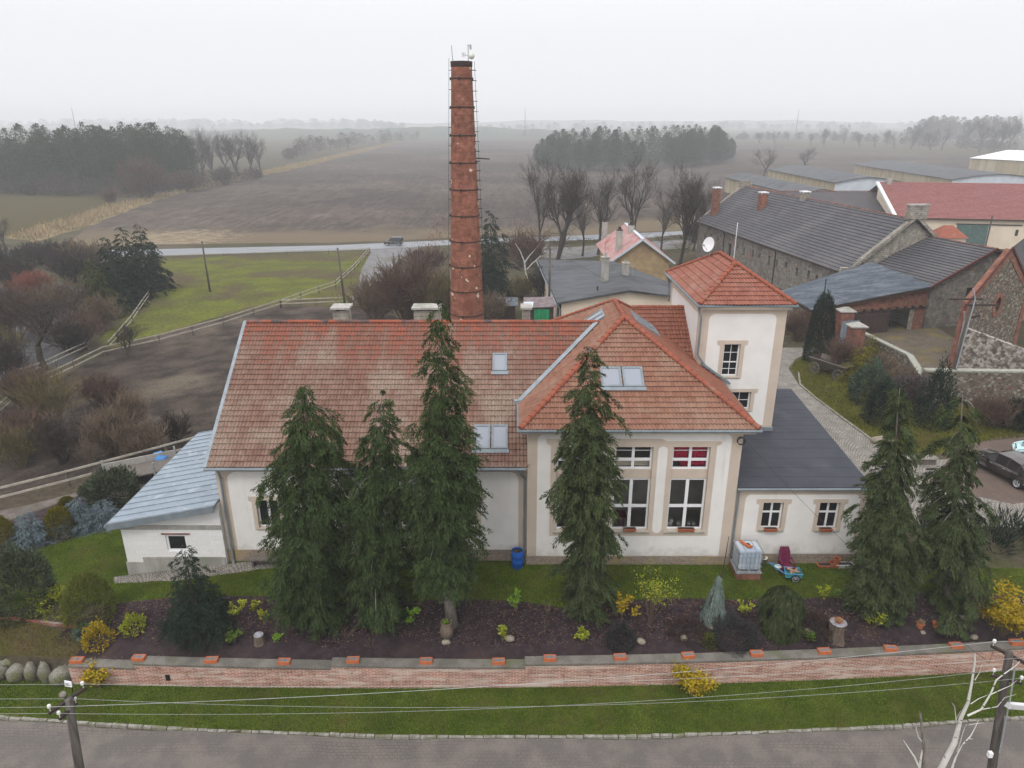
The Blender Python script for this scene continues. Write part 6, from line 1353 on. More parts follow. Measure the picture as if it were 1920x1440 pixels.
for i, (px, py, r, h, lb) in enumerate(((10, 1030, 24, 52, 'golden rounded thuja cut off by the left edge'), (117, 1004, 25, 44, 'golden rounded thuja between two blue spruces'), (128, 958, 15, 20, 'small golden thuja low behind the blue spruces'))):
    shrub(lb, px, py, r, h, 'golden', 4500, .13, .035, 30 + i, cat='thuja', name='golden_thuja', up=1.1, lump=.05, shell=.88, group='golden thujas')
def small_conifer(label, px, py, rpx, hpx, mat, seed, nl=7000, L=.18, Wd=.03, prof=None, droop=.1, rise=.05, down=.1, name='blue_spruce', cat='spruce', irr=.15, nb=90, group=None, lat=.22, trunk=True, fr=.4):
    b = at(px, py); k = pxs(b); Hh = hpx / k / .93; r = rpx / k; prof = prof or [(.03, r * .9), (.12, r), (.4, r * .68), (.7, r * .36), (.92, r * .1), (1, .02)]
    root = thing(name, label, cat, b, group); m = trunk_mb(Hh * .95, r * .07 + .02, wob=.01, seed=seed); m.v = [(b.x + x, b.y + y, b.z + z) for x, y, z in m.v]; m.build('trunk', 'bark', root)
    conifer_crown(mat, Hh, prof, nb, nl, L, Wd, seed, droop, rise, lat, 0, irr, root, b, 'crown', down, fr_l=fr); return root
small_conifer('blue spruce at the left between two golden thujas', 60, 1018, 33, 62, 'bluespruce', 41, group='blue spruces')
small_conifer('blue spruce right of the golden thuja before the gravel drive', 155, 990, 25, 58, 'bluespruce', 42, group='blue spruces')
small_conifer('blue spruce nearest the metal roofed side wing', 198, 982, 25, 46, 'bluespruce', 43, group='blue spruces')
b_ = at(373, 1196); k_ = pxs(b_)
small_conifer('dense young conifer with a thin spire in front of the side wing', 373, 1178, 44, 166, 'needledk', 44, 20000, .13, .034, [(.03, 1.05), (.12, 1.22), (.3, 1.12), (.42, .9), (.52, .62), (.6, .48), (.7, .5), (.8, .36), (.88, .38), (.96, .22), (1, .08)], .35, .15, .4, 'young_conifer', 'conifer', .12, 130, fr=.3)
shrub('dark round heather mound near the wall middle', 1163, 1206, 25, 28, 'heather', 3500, .10, .03, 51, cat='heather', name='heather', up=.5, lump=.06, shell=.88)
shrub('wide dark heather clump on the bed behind the wall', 1372, 1203, 42, 34, 'heather', 6000, .11, .03, 52, cat='heather', name='heather', up=.5, lump=.15)
shrub('small brownish green heather beside the wide dark clump', 1330, 1210, 12, 18, 'globe', 900, .09, .03, 53, cat='heather', name='heather', up=.5)
shrub('brownish heather patch left of the tree stump', 1518, 1182, 34, 24, 'heatherbrown', 3000, .11, .03, 54, cat='heather', name='heather', lump=.2)
shrub('faded brown heather left of the silver weeping cedar', 1290, 1186, 30, 16, 'heatherbrown', 1800, .11, .03, 55, cat='heather', name='heather', lump=.2)
shrub('small bluish plant at the left end of the garden wall', 157, 1190, 14, 16, 'bluegreen', 500, .12, .06, 56, name='shrub')
shrub('bushy yellow leaved shrub behind the left end of the garden wall', 186, 1208, 24, 32, 'yellow', 1300, .10, .06, 57, lump=.2)
shrub('low green shrub in the bed below the rounded conifer', 252, 1182, 18, 24, 'lime', 800, .11, .055, 58, lump=.2)
def weeping(label, px, py, rpx, hpx, mat, seed, n, L, Wd, prof, name, cat, spire=0):
    b = at(px, py); k = pxs(b); Hh = hpx / k / .93; r = np.random.default_rng(seed); ang = r.uniform(0, 6.283, n); st = r.integers(0, 26, n); ang = st * .2416 * 6.283 / 1.5 + r.normal(0, .12, n)
    tz = r.uniform(0, 1, n) ** .9; rr = np.interp(tz, [p[0] for p in prof], [p[1] for p in prof]) * rpx / k * (.72 + .36 * np.sin(st * 7.3) + .12 * np.sin(st * 3.1 + 9 * tz))
    rr = rr * (1 - .25 * r.uniform(0, 1, n) ** 2); P = np.stack([np.cos(ang) * rr, np.sin(ang) * rr, tz * Hh], 1)
    D = np.stack([np.cos(ang) * .25, np.sin(ang) * .25, -np.ones(n)], 1) + r.normal(0, .16, (n, 3)); root = thing(name, label, cat, b)
    P[:, 2] = np.maximum(P[:, 2], .12); kites('crown', P + np.array(b), D, L * r.uniform(.6, 1.3, n), Wd, mat, root, seed=seed)
    m = MB(); m.tube([b, b + Vector((.05, 0, Hh * .95))] + ([b + Vector((.12, 0, Hh * 1.02)), b + Vector((.2, .0, Hh + spire)), ] if spire else []), [.07, .035] + ([.025, .012] if spire else []), 6); m.build('trunk', 'bark', root)
    return root, b, Hh
cd, b_, h_ = weeping('silver weeping cedar with a bare leader before the wing corner', 1338, 1168, 34, 98, 'bluecedar', 61, 7000, .2, .03, [(0, 1.05), (.25, .72), (.6, .38), (.85, .18), (1, .06)], 'weeping_cedar', 'cedar', 1.9)
weeping('green weeping larch mound right of the silver cedar', 1463, 1192, 46, 98, 'needlegrey', 62, 9000, .3, .035, [(0, .95), (.3, 1.0), (.6, .95), (.8, .75), (.93, .42), (1, .1)], 'weeping_conifer', 'conifer')
def sparse(label, px, py, rpx, hpx, mat, n, L, Wl, seed, stems=7, cat='shrub', name='leafy_shrub', group=None):
    """thin stems with clustered leaves"""
    b = at(px, py); k = pxs(b); rx = rpx / k; Hh = hpx / k / .9; R = random.Random(seed); mb = MB(); tips = []
    for i in range(stems):
        a = R.uniform(0, 6.283); q = R.uniform(.2, 1); e = Vector((math.cos(a) * rx * q, math.sin(a) * rx * q, Hh * R.uniform(.55, 1))); m = e * .5 + Vector((R.uniform(-.1, .1), R.uniform(-.1, .1), .12 * Hh))
        mb.tube([b, b + m, b + e], [.014, .01, .005], 4, cap=False); tips += [m.lerp(e, t) for t in (0., .35, .7, 1., 1.)]
    root = thing(name, label, cat, b, group); mb.build('stems', 'twigpale', root); r = np.random.default_rng(seed); c = np.array(tips)[r.integers(0, len(tips), n)]
    P = c + r.normal(0, max(.05, rx * .14), (n, 3)); P[:, 2] = np.maximum(P[:, 2], .03); D = r.normal(0, 1, (n, 3)); D[:, 2] = np.abs(D[:, 2]) * .5 + .1
    kites('leaves', P + np.array(b), D, L * r.uniform(.6, 1.3, n), Wl, mat, root, seed=seed); return root
G_ = 'small leafy plants in the mulch bed'
for i, (px, py, r, h, mat, n, lb) in enumerate((
    (447, 1162, 15, 34, 'lime', 150, 'lime plant just right of the young spired conifer'), (482, 1150, 10, 26, 'lime', 60, 'thin sparse lime plant left of the broad drooping conifer'), (496, 1168, 9, 24, 'lime', 60, 'thin lime plant below the broad drooping conifer'),
    (540, 1164, 12, 18, 'lime', 110, 'small lime plant at the foot of the broad drooping conifer'), (440, 1206, 14, 26, 'greenleaf', 220, 'green plant between the young conifer and the white topped stump'), (518, 1200, 6, 9, 'bright', 70, 'tiny green tuft right of the white topped stump'),
    (771, 1170, 16, 28, 'bright', 130, 'bright green large leaved plant left of the curved trunk'), (968, 1148, 17, 34, 'bright', 150, 'green plant at the lawn edge between the tall conifers'), (942, 1204, 12, 26, 'lime', 110, 'lime plant beside a flat stone in the middle of the bed'),
    (1092, 1202, 13, 22, 'lime', 170, 'compact lime plant below the ragged conifer'), (1165, 1168, 17, 52, 'yellow', 230, 'golden yellow leggy plant right of the ragged conifer'), (1190, 1160, 12, 26, 'yellow', 60, 'few yellow leaves beside the tall sparse shrub'),
    (1395, 1158, 14, 38, 'lime', 150, 'leggy lime plant right of the silver cedar'), (1440, 1194, 12, 22, 'bright', 150, 'lime plant before the weeping mound beside a stone'), (1515, 1202, 10, 14, 'bright', 160, 'bright green cushion plant beside a grey rock'),
    (1636, 1180, 17, 36, 'lime', 140, 'lime plant below the dense drooping conifer'), (1540, 1132, 17, 44, 'lime', 120, 'pale leafy plant at the lawn edge behind the stump'), (1570, 1128, 12, 22, 'greenleaf', 70, 'thin green plant at the lawn edge right of the pale one'))):
    sparse(lb, px, py, r, h, mat, n, .13, .085, 100 + i, 5, 'plant', 'leafy_plant', G_)
sparse('tall sparse shrub with small pale leaves before the wing', 1218, 1172, 44, 116, 'lime', 620, .10, .05, 131, 18)
sparse('green leafy shrub overhanging the bed beside the broad conifer', 530, 1138, 26, 34, 'greenleaf', 420, .12, .06, 132, 9)
for i, (px, py, r, h, n, lb) in enumerate(((1298, 1306, 40, 48, 1900, 'yellow leaved shrub spreading over the verge before the garden wall'), (187, 1290, 28, 40, 1100, 'yellow shrub growing at the foot of the garden wall left end'), (1876, 1196, 48, 82, 4200, 'big golden yellow shrub at the right end of the bed'))):
    sparse(lb, px, py, r, h, 'yellow', n, .12 if i < 2 else .14, .07, 140 + i, 26, 'shrub', 'yellow_shrub')
for i, (px, py, r, h, lb) in enumerate(((640, 1200, 26, 40, 'dry twiggy shrub in the bed left of the tallest conifer'), (700, 1214, 20, 24, 'withered brown twigs by the wall left of the planter'), (1030, 1150, 22, 38, 'leaning dead stems at the lawn edge'), (1560, 1178, 30, 52, 'leafless twigs standing before the tree stump'))):
    b = at(px, py); k = pxs(b); o = bare_bush('dry_twigs', lb, 'dry shrub', r / k, h / k, 9, 160 + i, 'twigpale', .005, 1); o.location = b

# ------------------------------------------------------------------ trees and brush behind
TP = [bare_tree('bare_tree', 'x', 'tree', 18, s, trunks=t, depth=5, spread=sp, minr=.011, thick=.019, up=u, fork=fk) for s, t, sp, u, fk in ((1, 1, .45, .13, .22), (2, 2, .5, .1, .3), (3, 1, .6, .08, .28), (5, 1, .38, .16, .2))]
TU = set()
def place_tree(k, px, py, hpx, label, group=None, rz=None, wide=1.):
    b = at(px, py); s = hpx / pxs(b) / 18 / .97; rz = rnd.uniform(0, 6.28) if rz is None else rz
    if k not in TU:
        TU.add(k); o = TP[k]; o.location = b; o.rotation_euler = (0, 0, rz); o.scale = (s * wide, s * wide, s); o['label'] = label
        if group: o['group'] = group
        return o
    return dup(TP[k], b, rz, (s * wide, s * wide, s), label, group)
g = 'row of bare trees behind the felt roofed house'
for k, px, py, hp, w, lb in ((0, 1012, 478, 165, .9, 'bare tree first on the left in the row behind the felt roofed house'), (1, 1042, 492, 190, 1., 'big twin trunked bare tree second in the row behind the felt roofed house'), (2, 1092, 480, 120, .9, 'smaller bare tree third in the row behind the felt roofed house'), (3, 1122, 478, 148, 1., 'bare tree fourth in the row above the tan gable house'), (0, 1190, 470, 165, 1.1, 'broad crowned bare tree fifth in the row above the red sheet roof'), (2, 1240, 482, 130, .8, 'bare leaning tree sixth in the row'), (1, 1272, 498, 185, .85, 'large bare tree last in the row before the stone barn'), (3, 1300, 470, 120, .8, 'thin bare tree close to the far end of the stone barn')): place_tree(k, px, py, hp, lb, g, wide=w)
place_tree(2, 85, 694, 165, 'big spreading bare tree standing by the pond', wide=1.9)
place_tree(0, 12, 470, 62, 'lone gnarled bare tree at the left edge beyond the pond', wide=1.3)
place_tree(1, 240, 668, 62, 'small multi stemmed bare tree at the paddock corner', wide=1.4)
place_tree(2, 1432, 335, 56, 'left of two rounded bare trees behind the low farm sheds', 'bare trees at the farm sheds', wide=1.4); place_tree(0, 1506, 318, 38, 'right of two rounded bare trees behind the low farm sheds', 'bare trees at the farm sheds', wide=1.9)
gw = 'bare trees at the right end of the left wood'
for i, (px, py, hp) in enumerate(((382, 345, 90), (405, 340, 92), (428, 338, 88), (450, 333, 84), (470, 330, 76), (490, 328, 66))): place_tree((0, 3, 2, 1, 3, 0)[i], px, py, hp, 'bare tree number %d from the left at the right end of the left wood' % (i + 1), gw, wide=1.1)
gf = 'bare trees along the far hedge'
for i, (px, py, hp) in enumerate(((572, 290, 34), (620, 284, 26), (655, 280, 24), (780, 262, 16))): place_tree((2, 0, 1, 3)[i], px, py, hp, 'far bare tree number %d from the left along the field hedge left of the chimney' % (i + 1), gf, wide=1.3)
gr = 'trees along the far right field edge'
for i, px in enumerate((1395, 1425, 1452, 1478, 1520, 1545, 1582, 1612, 1640, 1662, 1676, 1708, 1722, 1745, 1765, 1800, 1835, 1862, 1890)):
    hp = (16, 20, 24, 18, 22, 34, 36, 26, 24, 30, 32, 38, 44, 36, 42, 52, 56, 60, 62)[i]; place_tree(i % 4, px, 262 + (px - 1395) * .04 + (6 if i % 3 else 0), hp, 'far tree number %d from the left along the right field edge' % (i + 1), gr, wide=1.2)
def bb(label, px, py, rpx, hpx, n, seed, mat, depth=2, cat='bush', name='bare_bush', minr=None, group=None):
    b = at(px, py); k = pxs(b); o = bare_bush(name, label, cat, rpx * .62 / k, hpx * .82 / k, n, seed, mat, minr or .38 / k, depth, group); o.location = b; return o
bb('round russet bare tree in front of the left wood', 272, 374, 48, 74, 44, 201, 'twigrust', 3, 'tree', 'bare_bush'); bb('brown bush right of the russet tree at the wood edge', 345, 360, 34, 44, 30, 202, 'twigrust', 2)
bb('small pinkish bush alone on the dry field margin', 208, 385, 18, 36, 26, 203, 'twigrust', 2); bb('dull brown bush at the left foot of the left wood', 60, 366, 26, 28, 24, 204, 'twig', 2); bb('brown bush at the right corner of the left wood', 425, 346, 30, 34, 24, 205, 'twig', 2); bb('reddish brown bush at the wood corner by the field', 405, 342, 16, 26, 20, 206, 'twigrust', 2)
bb('bright red willow bush behind the pond', 62, 560, 58, 52, 70, 211, 'twigred', 3, 'willow', 'red_willow'); bb('dark bramble hedge above the pond at the left', 30, 540, 60, 55, 50, 212, 'twig', 3); bb('dark bramble hedge between pond and spruces', 140, 530, 46, 60, 50, 213, 'twig', 3)
for i, (px, py, r, h, mat, lb) in enumerate(((15, 500, 60, 40, 'twig', 'dark hedge bush at the left edge before the road'), (70, 496, 60, 44, 'twig', 'second dark hedge bush from the left edge before the road'), (125, 500, 56, 50, 'twig', 'third dark hedge bush from the left edge before the road'), (165, 510, 50, 60, 'twigpale', 'pale twiggy hedge bush next to the dark spruces'),
    (25, 640, 70, 110, 'twigrust', 'brown scrub standing at the left pond edge'), (70, 620, 60, 80, 'twigpale', 'frosty grey scrub in the pond middle'), (120, 600, 60, 76, 'twigpale', 'frosty grey scrub on the pond near the spruces'), (150, 650, 44, 66, 'twigrust', 'brown scrub on the near pond bank'), (0, 720, 60, 90, 'twig', 'dark scrub at the left edge below the pond'), (55, 760, 50, 80, 'twigrust', 'rusty scrub inside the curving paddock fence'), (190, 760, 60, 60, 'twigrust', 'low rusty scrub in the upper paddock'), (60, 850, 60, 90, 'twigrust', 'rusty scrub in the lower left paddock'), (210, 850, 50, 90, 'twigpale', 'pale scrub in the lower paddock centre'))): bb(lb, px, py, r, h, 46, 600 + i, mat, 3)
bb('tangle of twigs at the foot of the dark spruces', 195, 620, 36, 66, 34, 214, 'twigpale', 3); bb('olive shrub by the pond left edge', 10, 690, 26, 80, 24, 215, 'twigolive', 3); bb('brown shrub beneath the big pond tree', 130, 660, 46, 60, 40, 216, 'twig', 3)
bb('bare shrub in the paddock centre behind the metal roof', 245, 810, 30, 78, 30, 221, 'twigpale', 3); bb('wide bare shrub beside the fence behind the metal roof', 268, 858, 60, 72, 60, 222, 'twigpale', 3); bb('bare shrub close to the metal roof edge', 330, 830, 30, 60, 24, 223, 'twig', 3)
bb('tall sparse olive shrub left in the paddock', 105, 800, 42, 120, 22, 224, 'twigolive', 3); bb('olive stemmed shrub above the left fence', 35, 878, 46, 88, 26, 225, 'twigolive', 3); bb('thin stemmed shrub with two pale trunks in the paddock', 170, 872, 24, 70, 12, 226, 'twigpale', 2); bb('brown shrub between the olive shrubs of the paddock', 118, 868, 44, 90, 30, 227, 'twig', 3); bb('low shrub at the far left of the paddock', 20, 800, 36, 50, 22, 228, 'twig', 2)
bb('big tangled brush left of the brick chimney', 770, 602, 78, 118, 70, 231, 'twigrust', 3); bb('pale brush left part beside the lane', 705, 604, 50, 84, 44, 232, 'twigpale', 3); bb('olive brush at the left side of the brick chimney', 825, 604, 30, 96, 36, 233, 'twigolive', 3); bb('red brown brush beyond the lane left of the chimney', 800, 512, 60, 50, 50, 234, 'twigrust', 3)
bb('pink brown thicket behind the white birch', 985, 500, 52, 62, 60, 235, 'twigrust', 3); bb('olive bush below the white birch', 978, 560, 30, 42, 34, 236, 'twigolive', 3); bb('grey twiggy shrub right of the brick chimney foot', 922, 605, 32, 58, 30, 237, 'twigpale', 3); bb('dark brush along the felt roofed house left wall', 1015, 560, 26, 60, 26, 238, 'twig', 3)
bb('brown shrub before the stone barn lower wall', 1400, 590, 60, 50, 40, 239, 'twigrust', 3); bb('bare shrub at the far end of the stone barn', 1300, 455, 30, 40, 24, 240, 'twig', 3); bb('rusty shrub under the metal lean-to roof', 1495, 640, 30, 58, 44, 241, 'twigrust', 3); bb('rusty shrub between thuja and brick pier', 1578, 700, 24, 66, 44, 242, 'twigrust', 3)
bb('grey vine tangle over the courtyard wall corner', 1692, 742, 46, 56, 60, 243, 'twigpale', 3); bb('grey vine tangle left over the courtyard wall', 1648, 706, 34, 44, 44, 244, 'twigpale', 3); bb('dry brown shrub before the rubble garden wall', 1860, 800, 60, 66, 44, 245, 'twigrust', 3)
r_ = np.random.default_rng(77)
for i, (px, py, rp, mat, lb) in enumerate(((770, 560, 60, 'redbrown', 'red brown leaves still hanging in the big brush left of the chimney'), (850, 470, 60, 'brownleaf', 'dead brown leaves on the thicket beside the road'))):
    b = at(px, py); k = pxs(b); o = bush_mesh(mat, rp / k, rp / k, 50 / k, 1500, .3, .16, 250 + i, 'dry_foliage_shrub', None, (0, 0, 0), .5, .2, 1, .3); o.location = b; tag(o, lb, 'shrub')
# white birch
def birch_small():
    b = at(993, 556); root = thing('birch', 'slender white birch forking left of the felt roofed house', 'birch', b); m = MB(); f = lambda px, py: aty(px, py, b.y)
    m.tube([b, f(990, 530), f(985, 505), f(983, 490), f(975, 470), f(966, 456)], [.16, .14, .12, .10, .06, .03], 6, cap=False); m.tube([f(984, 492), f(992, 480), f(1003, 468), f(1013, 456)], [.09, .07, .05, .02], 5, cap=False); m.tube([f(988, 505), f(998, 494), f(1012, 482), f(1018, 479)], [.09, .07, .05, .02], 5, cap=False)
    m.build('trunk', 'birch', root); br = MB(); R = random.Random(4)
    for px, py in ((966, 456), (975, 470), (1003, 468), (1013, 456), (1018, 479), (985, 480)):
        br = MB()
        for j in range(4): branching(br, f(px, py), Vector((R.uniform(-.6, .6), R.uniform(-.5, .5), R.uniform(.1, .8))).normalized(), 1.6, .02, 2, R, .5, .0, (3, 3, 3), (3, 4), 3, .7, .2, .014)
        br.build('branch', 'twigrust', root)
birch_small()
# dark evergreens behind
SP = {}
def far_conifer(label, px, py, hpx, wpx, mat, seed, group=None, cat='spruce', name='dark_spruce', nl=9000):
    b = at(px, py); k = pxs(b); Hh = hpx / k / .96; r = wpx / k
    root = thing(name, label, cat, b, group); m = trunk_mb(Hh * .95, .2, seed=seed); m.v = [(b.x + x, b.y + y, b.z + z) for x, y, z in m.v]; m.build('trunk', 'bark', root)
    conifer_crown(mat, Hh, [(.03, r * .75), (.1, r), (.35, r * .85), (.6, r * .6), (.82, r * .3), (1, .05)], 110, nl * 2, .32, .10, seed, .35, .15, .4, 0, .3, root, b, 'crown', .35, fr_n=5, fr_l=.75); return root
gs = 'dark spruces beside the pond'
for i, (px, py, hp, wp, lb) in enumerate(((282, 545, 122, 26, 'tallest dark spruce nearest the meadow in the pond group'), (250, 560, 130, 28, 'dark spruce second from the meadow in the pond group'), (222, 575, 128, 28, 'dark spruce third from the meadow in the pond group'), (190, 592, 105, 26, 'shorter brownish spruce at the pond end of the group'))): far_conifer(lb, px, py, hp, wp, 'needledk' if i < 3 else 'needle2', 260 + i, gs)
far_conifer('dark bushy conifer right of the brick chimney', 922, 556, 158, 30, 'needledk', 266)
far_conifer('dark conifer half hidden at the left side of the chimney', 836, 590, 70, 20, 'needledk', 267)
# right hand garden: thuja, yews and shrubs
def columnar(label, px, py, rpx, hpx, mat, seed, n=9000):
    b = at(px, py); k = pxs(b); o = bush_mesh(mat, rpx / k, rpx / k, hpx / k / .9, n, .26, .06, seed, 'columnar_thuja', None, (0, 0, 0), .86, 1.3, .7, .06); o.location = b; return tag(o, label, 'thuja')
columnar('dark columnar thuja beside the wooden cart', 1531, 676, 24, 98, 'needledk', 271)
small_conifer('yellowish young fir behind the wooden cart', 1606, 716, 26, 70, 'golden', 272, 5000, .26, .05, name='young_fir', cat='fir'); small_conifer('small golden fir at the yard wall coping', 1630, 668, 12, 42, 'golden', 273, 2000, .2, .05, name='young_fir', cat='fir', nb=40)
for i, (px, py, r, h, mat, lb) in enumerate(((1628, 752, 34, 52, 'laurel', 'grey green laurel shrub right of the wooden cart'), (1650, 792, 28, 56, 'needledk', 'dark dense yew on the right lawn'), (1745, 800, 28, 84, 'needledk', 'dark upright yew between the two right conifers'), (1705, 762, 36, 44, 'ivy', 'dead vine mass over the garden wall corner'), (1900, 800, 26, 34, 'needledk', 'dark shrub at the right edge before the garden wall'))):
    shrub(lb, px, py, r, h, mat, 4200, .26, .10 if mat == 'laurel' else .06, 280 + i, lump=.2)
for i, (px, py) in enumerate(((1740, 1008), (1862, 1030), (1905, 1020), (1800, 1020), (1880, 1000))):
    shrub(('spiky dark yucca left of the open gappy conifer trunk', 'spiky dark yucca nearest the golden shrub behind', 'spiky dark yucca at the right edge by the setts', 'dark yucca under the open gappy conifer', 'dark yucca close to the setts between two others')[i], px, py, 24, 30, 'needledk', 260, .55, .05, 290 + i, name='yucca', up=.9, out=1.4, shell=.2, cat='yucca')

# ------------------------------------------------------------------ garden wall with its coping and the bricks set on it
def garden_wall():
    root = thing('garden_wall', 'long curving red brick garden wall with stepped dark stone coping', 'wall', (0, 23, -1.7)); segs = ((-18.05, -15.3, -.86, -.88), (-15.3, -7.3, -.66, -.76), (-7.3, .52, -.62, -.75), (.52, 26, -.60, -.60)); mb, cm = MB(), MB(); th = .36
    for x0, x1, za, zb in segs:
        n = max(2, int((x1 - x0) / .8))
        for i in range(n):
            a, b = x0 + (x1 - x0) * i / n, x0 + (x1 - x0) * (i + 1) / n; t0, t1 = za + (zb - za) * i / n, za + (zb - za) * (i + 1) / n; ya, yb = ywall(a) - .06, ywall(b) - .06
            mb.hexa([(a, ya, -2.3), (b, yb, -2.3), (b, yb + th, -2.3), (a, ya + th, -2.3), (a, ya, t0), (b, yb, t1), (b, yb + th, t1), (a, ya + th, t0)])
            ya -= .03; yb -= .03; w = th + .08
            cm.hexa([(a, ya, t0 + .002), (b, yb, t1 + .002), (b, yb + w, t1 + .002), (a, ya + w, t0 + .002), (a, ya, t0 + .09), (b, yb, t1 + .09), (b, yb + w, t1 + .12), (a, ya + w, t0 + .12)])
    mb.build('brick_wall', 'wallbrick', root); cm.build('coping', 'coping', root)
    x = -14.1; MB().box(x, ywall(x) - .065, -1.42, x + .34, ywall(x) + .02, -1.12).build('drain_opening', 'black', root)
    names = 'first second third fourth fifth sixth seventh eighth ninth tenth eleventh twelfth thirteenth fourteenth fifteenth'.split()
    for i, (px, py) in enumerate(((157, 1218), (272, 1222), (405, 1226), (537, 1232), (667, 1227), (801, 1230), (935, 1234), (1030, 1228), (1161, 1232), (1288, 1231), (1414, 1224), (1538, 1217), (1661, 1212), (1783, 1207), (1895, 1202))):
        z = -.6; q = atz(px, py, z); x = q.x
        for s in segs:
            if s[0] <= x <= s[1]: z = s[2] + (s[3] - s[2]) * (x - s[0]) / (s[1] - s[0]) + .1
        y = ywall(x) + .16; r = thing('hollow_brick', 'orange hollow brick on the garden wall coping, %s from the left end' % names[i], 'brick', (x, y, z), 'orange bricks along the wall coping')
        w, d, h, t = .25, .13, .15, .035; m = MB(); rz = rnd.uniform(-.08, .08)
        for q in ((-w, -d, w, -d + t), (-w, d - t, w, d), (-w, -d + t, -w + t, d - t), (w - t, -d + t, w, d - t)): m.box(q[0], q[1], 0, q[2], q[3], h)
        o = m.build('shell', 'orange', r); o.location = (0, 0, 0); m = MB(); m.box(-w + t, -d + t, .002, w - t, d - t, h - .02)
        m.box(-.012, -d + t, h - .02, .012, d - t, h); o = m.build('infill', 'brickgrey', r); o.location = (0, 0, 0); r.rotation_euler = (0, 0, rz)
garden_wall()
def rocks(name, lab, items, mat, group, cat, sink=.25):
    nn = 'first second third fourth fifth sixth seventh eighth ninth tenth eleventh twelfth'.split()
    for i, it in enumerate(items):
        px, py, r, hh = it[:4]; b = at(px, py); k = pxs(b); rx = r / k; m = MB(); m.blob((0, 0, rx * hh * (1 - sink)), rx, rx * .8, rx * hh, 0, 10, 7, .13, 300 + i + len(items), rnd.uniform(0, 3)); o = m.build(name, mat, None, True); o.location = b + Vector((0, it[5] if len(it) > 5 else 0, 0)); tag(o, it[4] if len(it) > 4 and it[4] else lab % nn[i], cat, group)
bl = [(8, 1262, 24, 1.1), (40, 1266, 22, 1.0), (63, 1262, 20, 1.0), (88, 1260, 17, 1.3), (115, 1266, 22, .9), (-12, 1246, 18, .8)]
def boulders():
    nn = ('big grey boulder in the row left of the garden wall, first from the left', 'grey boulder second from the left in the row beside the garden wall', 'grey boulder third from the left in the row beside the garden wall', 'tall upright boulder fourth from the left beside the garden wall', 'wide mossy boulder against the left end of the garden wall', 'small boulder behind the big first one in the row', 'pale small boulder resting on top behind the upright one', 'low boulder behind the gap of the second and third boulders', 'small stone on top of the wide mossy boulder')
    for i, (x, z, rx, rz, dy) in enumerate(((-21.35, -1.35, .50, .42, 0), (-20.45, -1.4, .42, .38, .05), (-19.8, -1.32, .33, .45, .0), (-19.2, -1.3, .28, .55, -.05), (-18.5, -1.4, .5, .40, -.05), (-21.75, -1.12, .38, .25, .55), (-18.9, -1.02, .42, .22, .5), (-20.85, -1.08, .5, .26, .5), (-19.95, -1.05, .4, .24, .55))):
        m = MB(); m.blob((0, 0, 0), rx, rx * .75, rz, 0, 11, 8, .14, 330 + i, i); o = m.build('boulder', 'rock', None, True); o.location = (x, ywall(x) + .1 + dy, z); tag(o, nn[i], 'boulder', 'boulders left of the garden wall')
boulders()
rocks('garden_rock', '%s', ((956, 1200, 10, .5, 'flat pale stone beside a lime plant in the bed middle'), (1202, 1206, 9, .6, 'pale stone right of the dark heather mound'), (1282, 1200, 8, .7, 'greenish stone left of the wide heather clump'), (1337, 1178, 9, .5, 'flat stone below the silver cedar'), (1450, 1198, 9, .6, 'pale pointed stone before the green weeping mound'), (1513, 1192, 12, .7, 'grey rock behind the bright cushion plant'), (1802, 1172, 15, .8, 'pale leaning rock left of the big golden shrub'), (1826, 1198, 8, .6, 'small stone by the wall near the golden shrub'), (1730, 1188, 6, .5, 'small stone below the clay pots')), 'rockpale', 'rocks in the bed', 'rock')
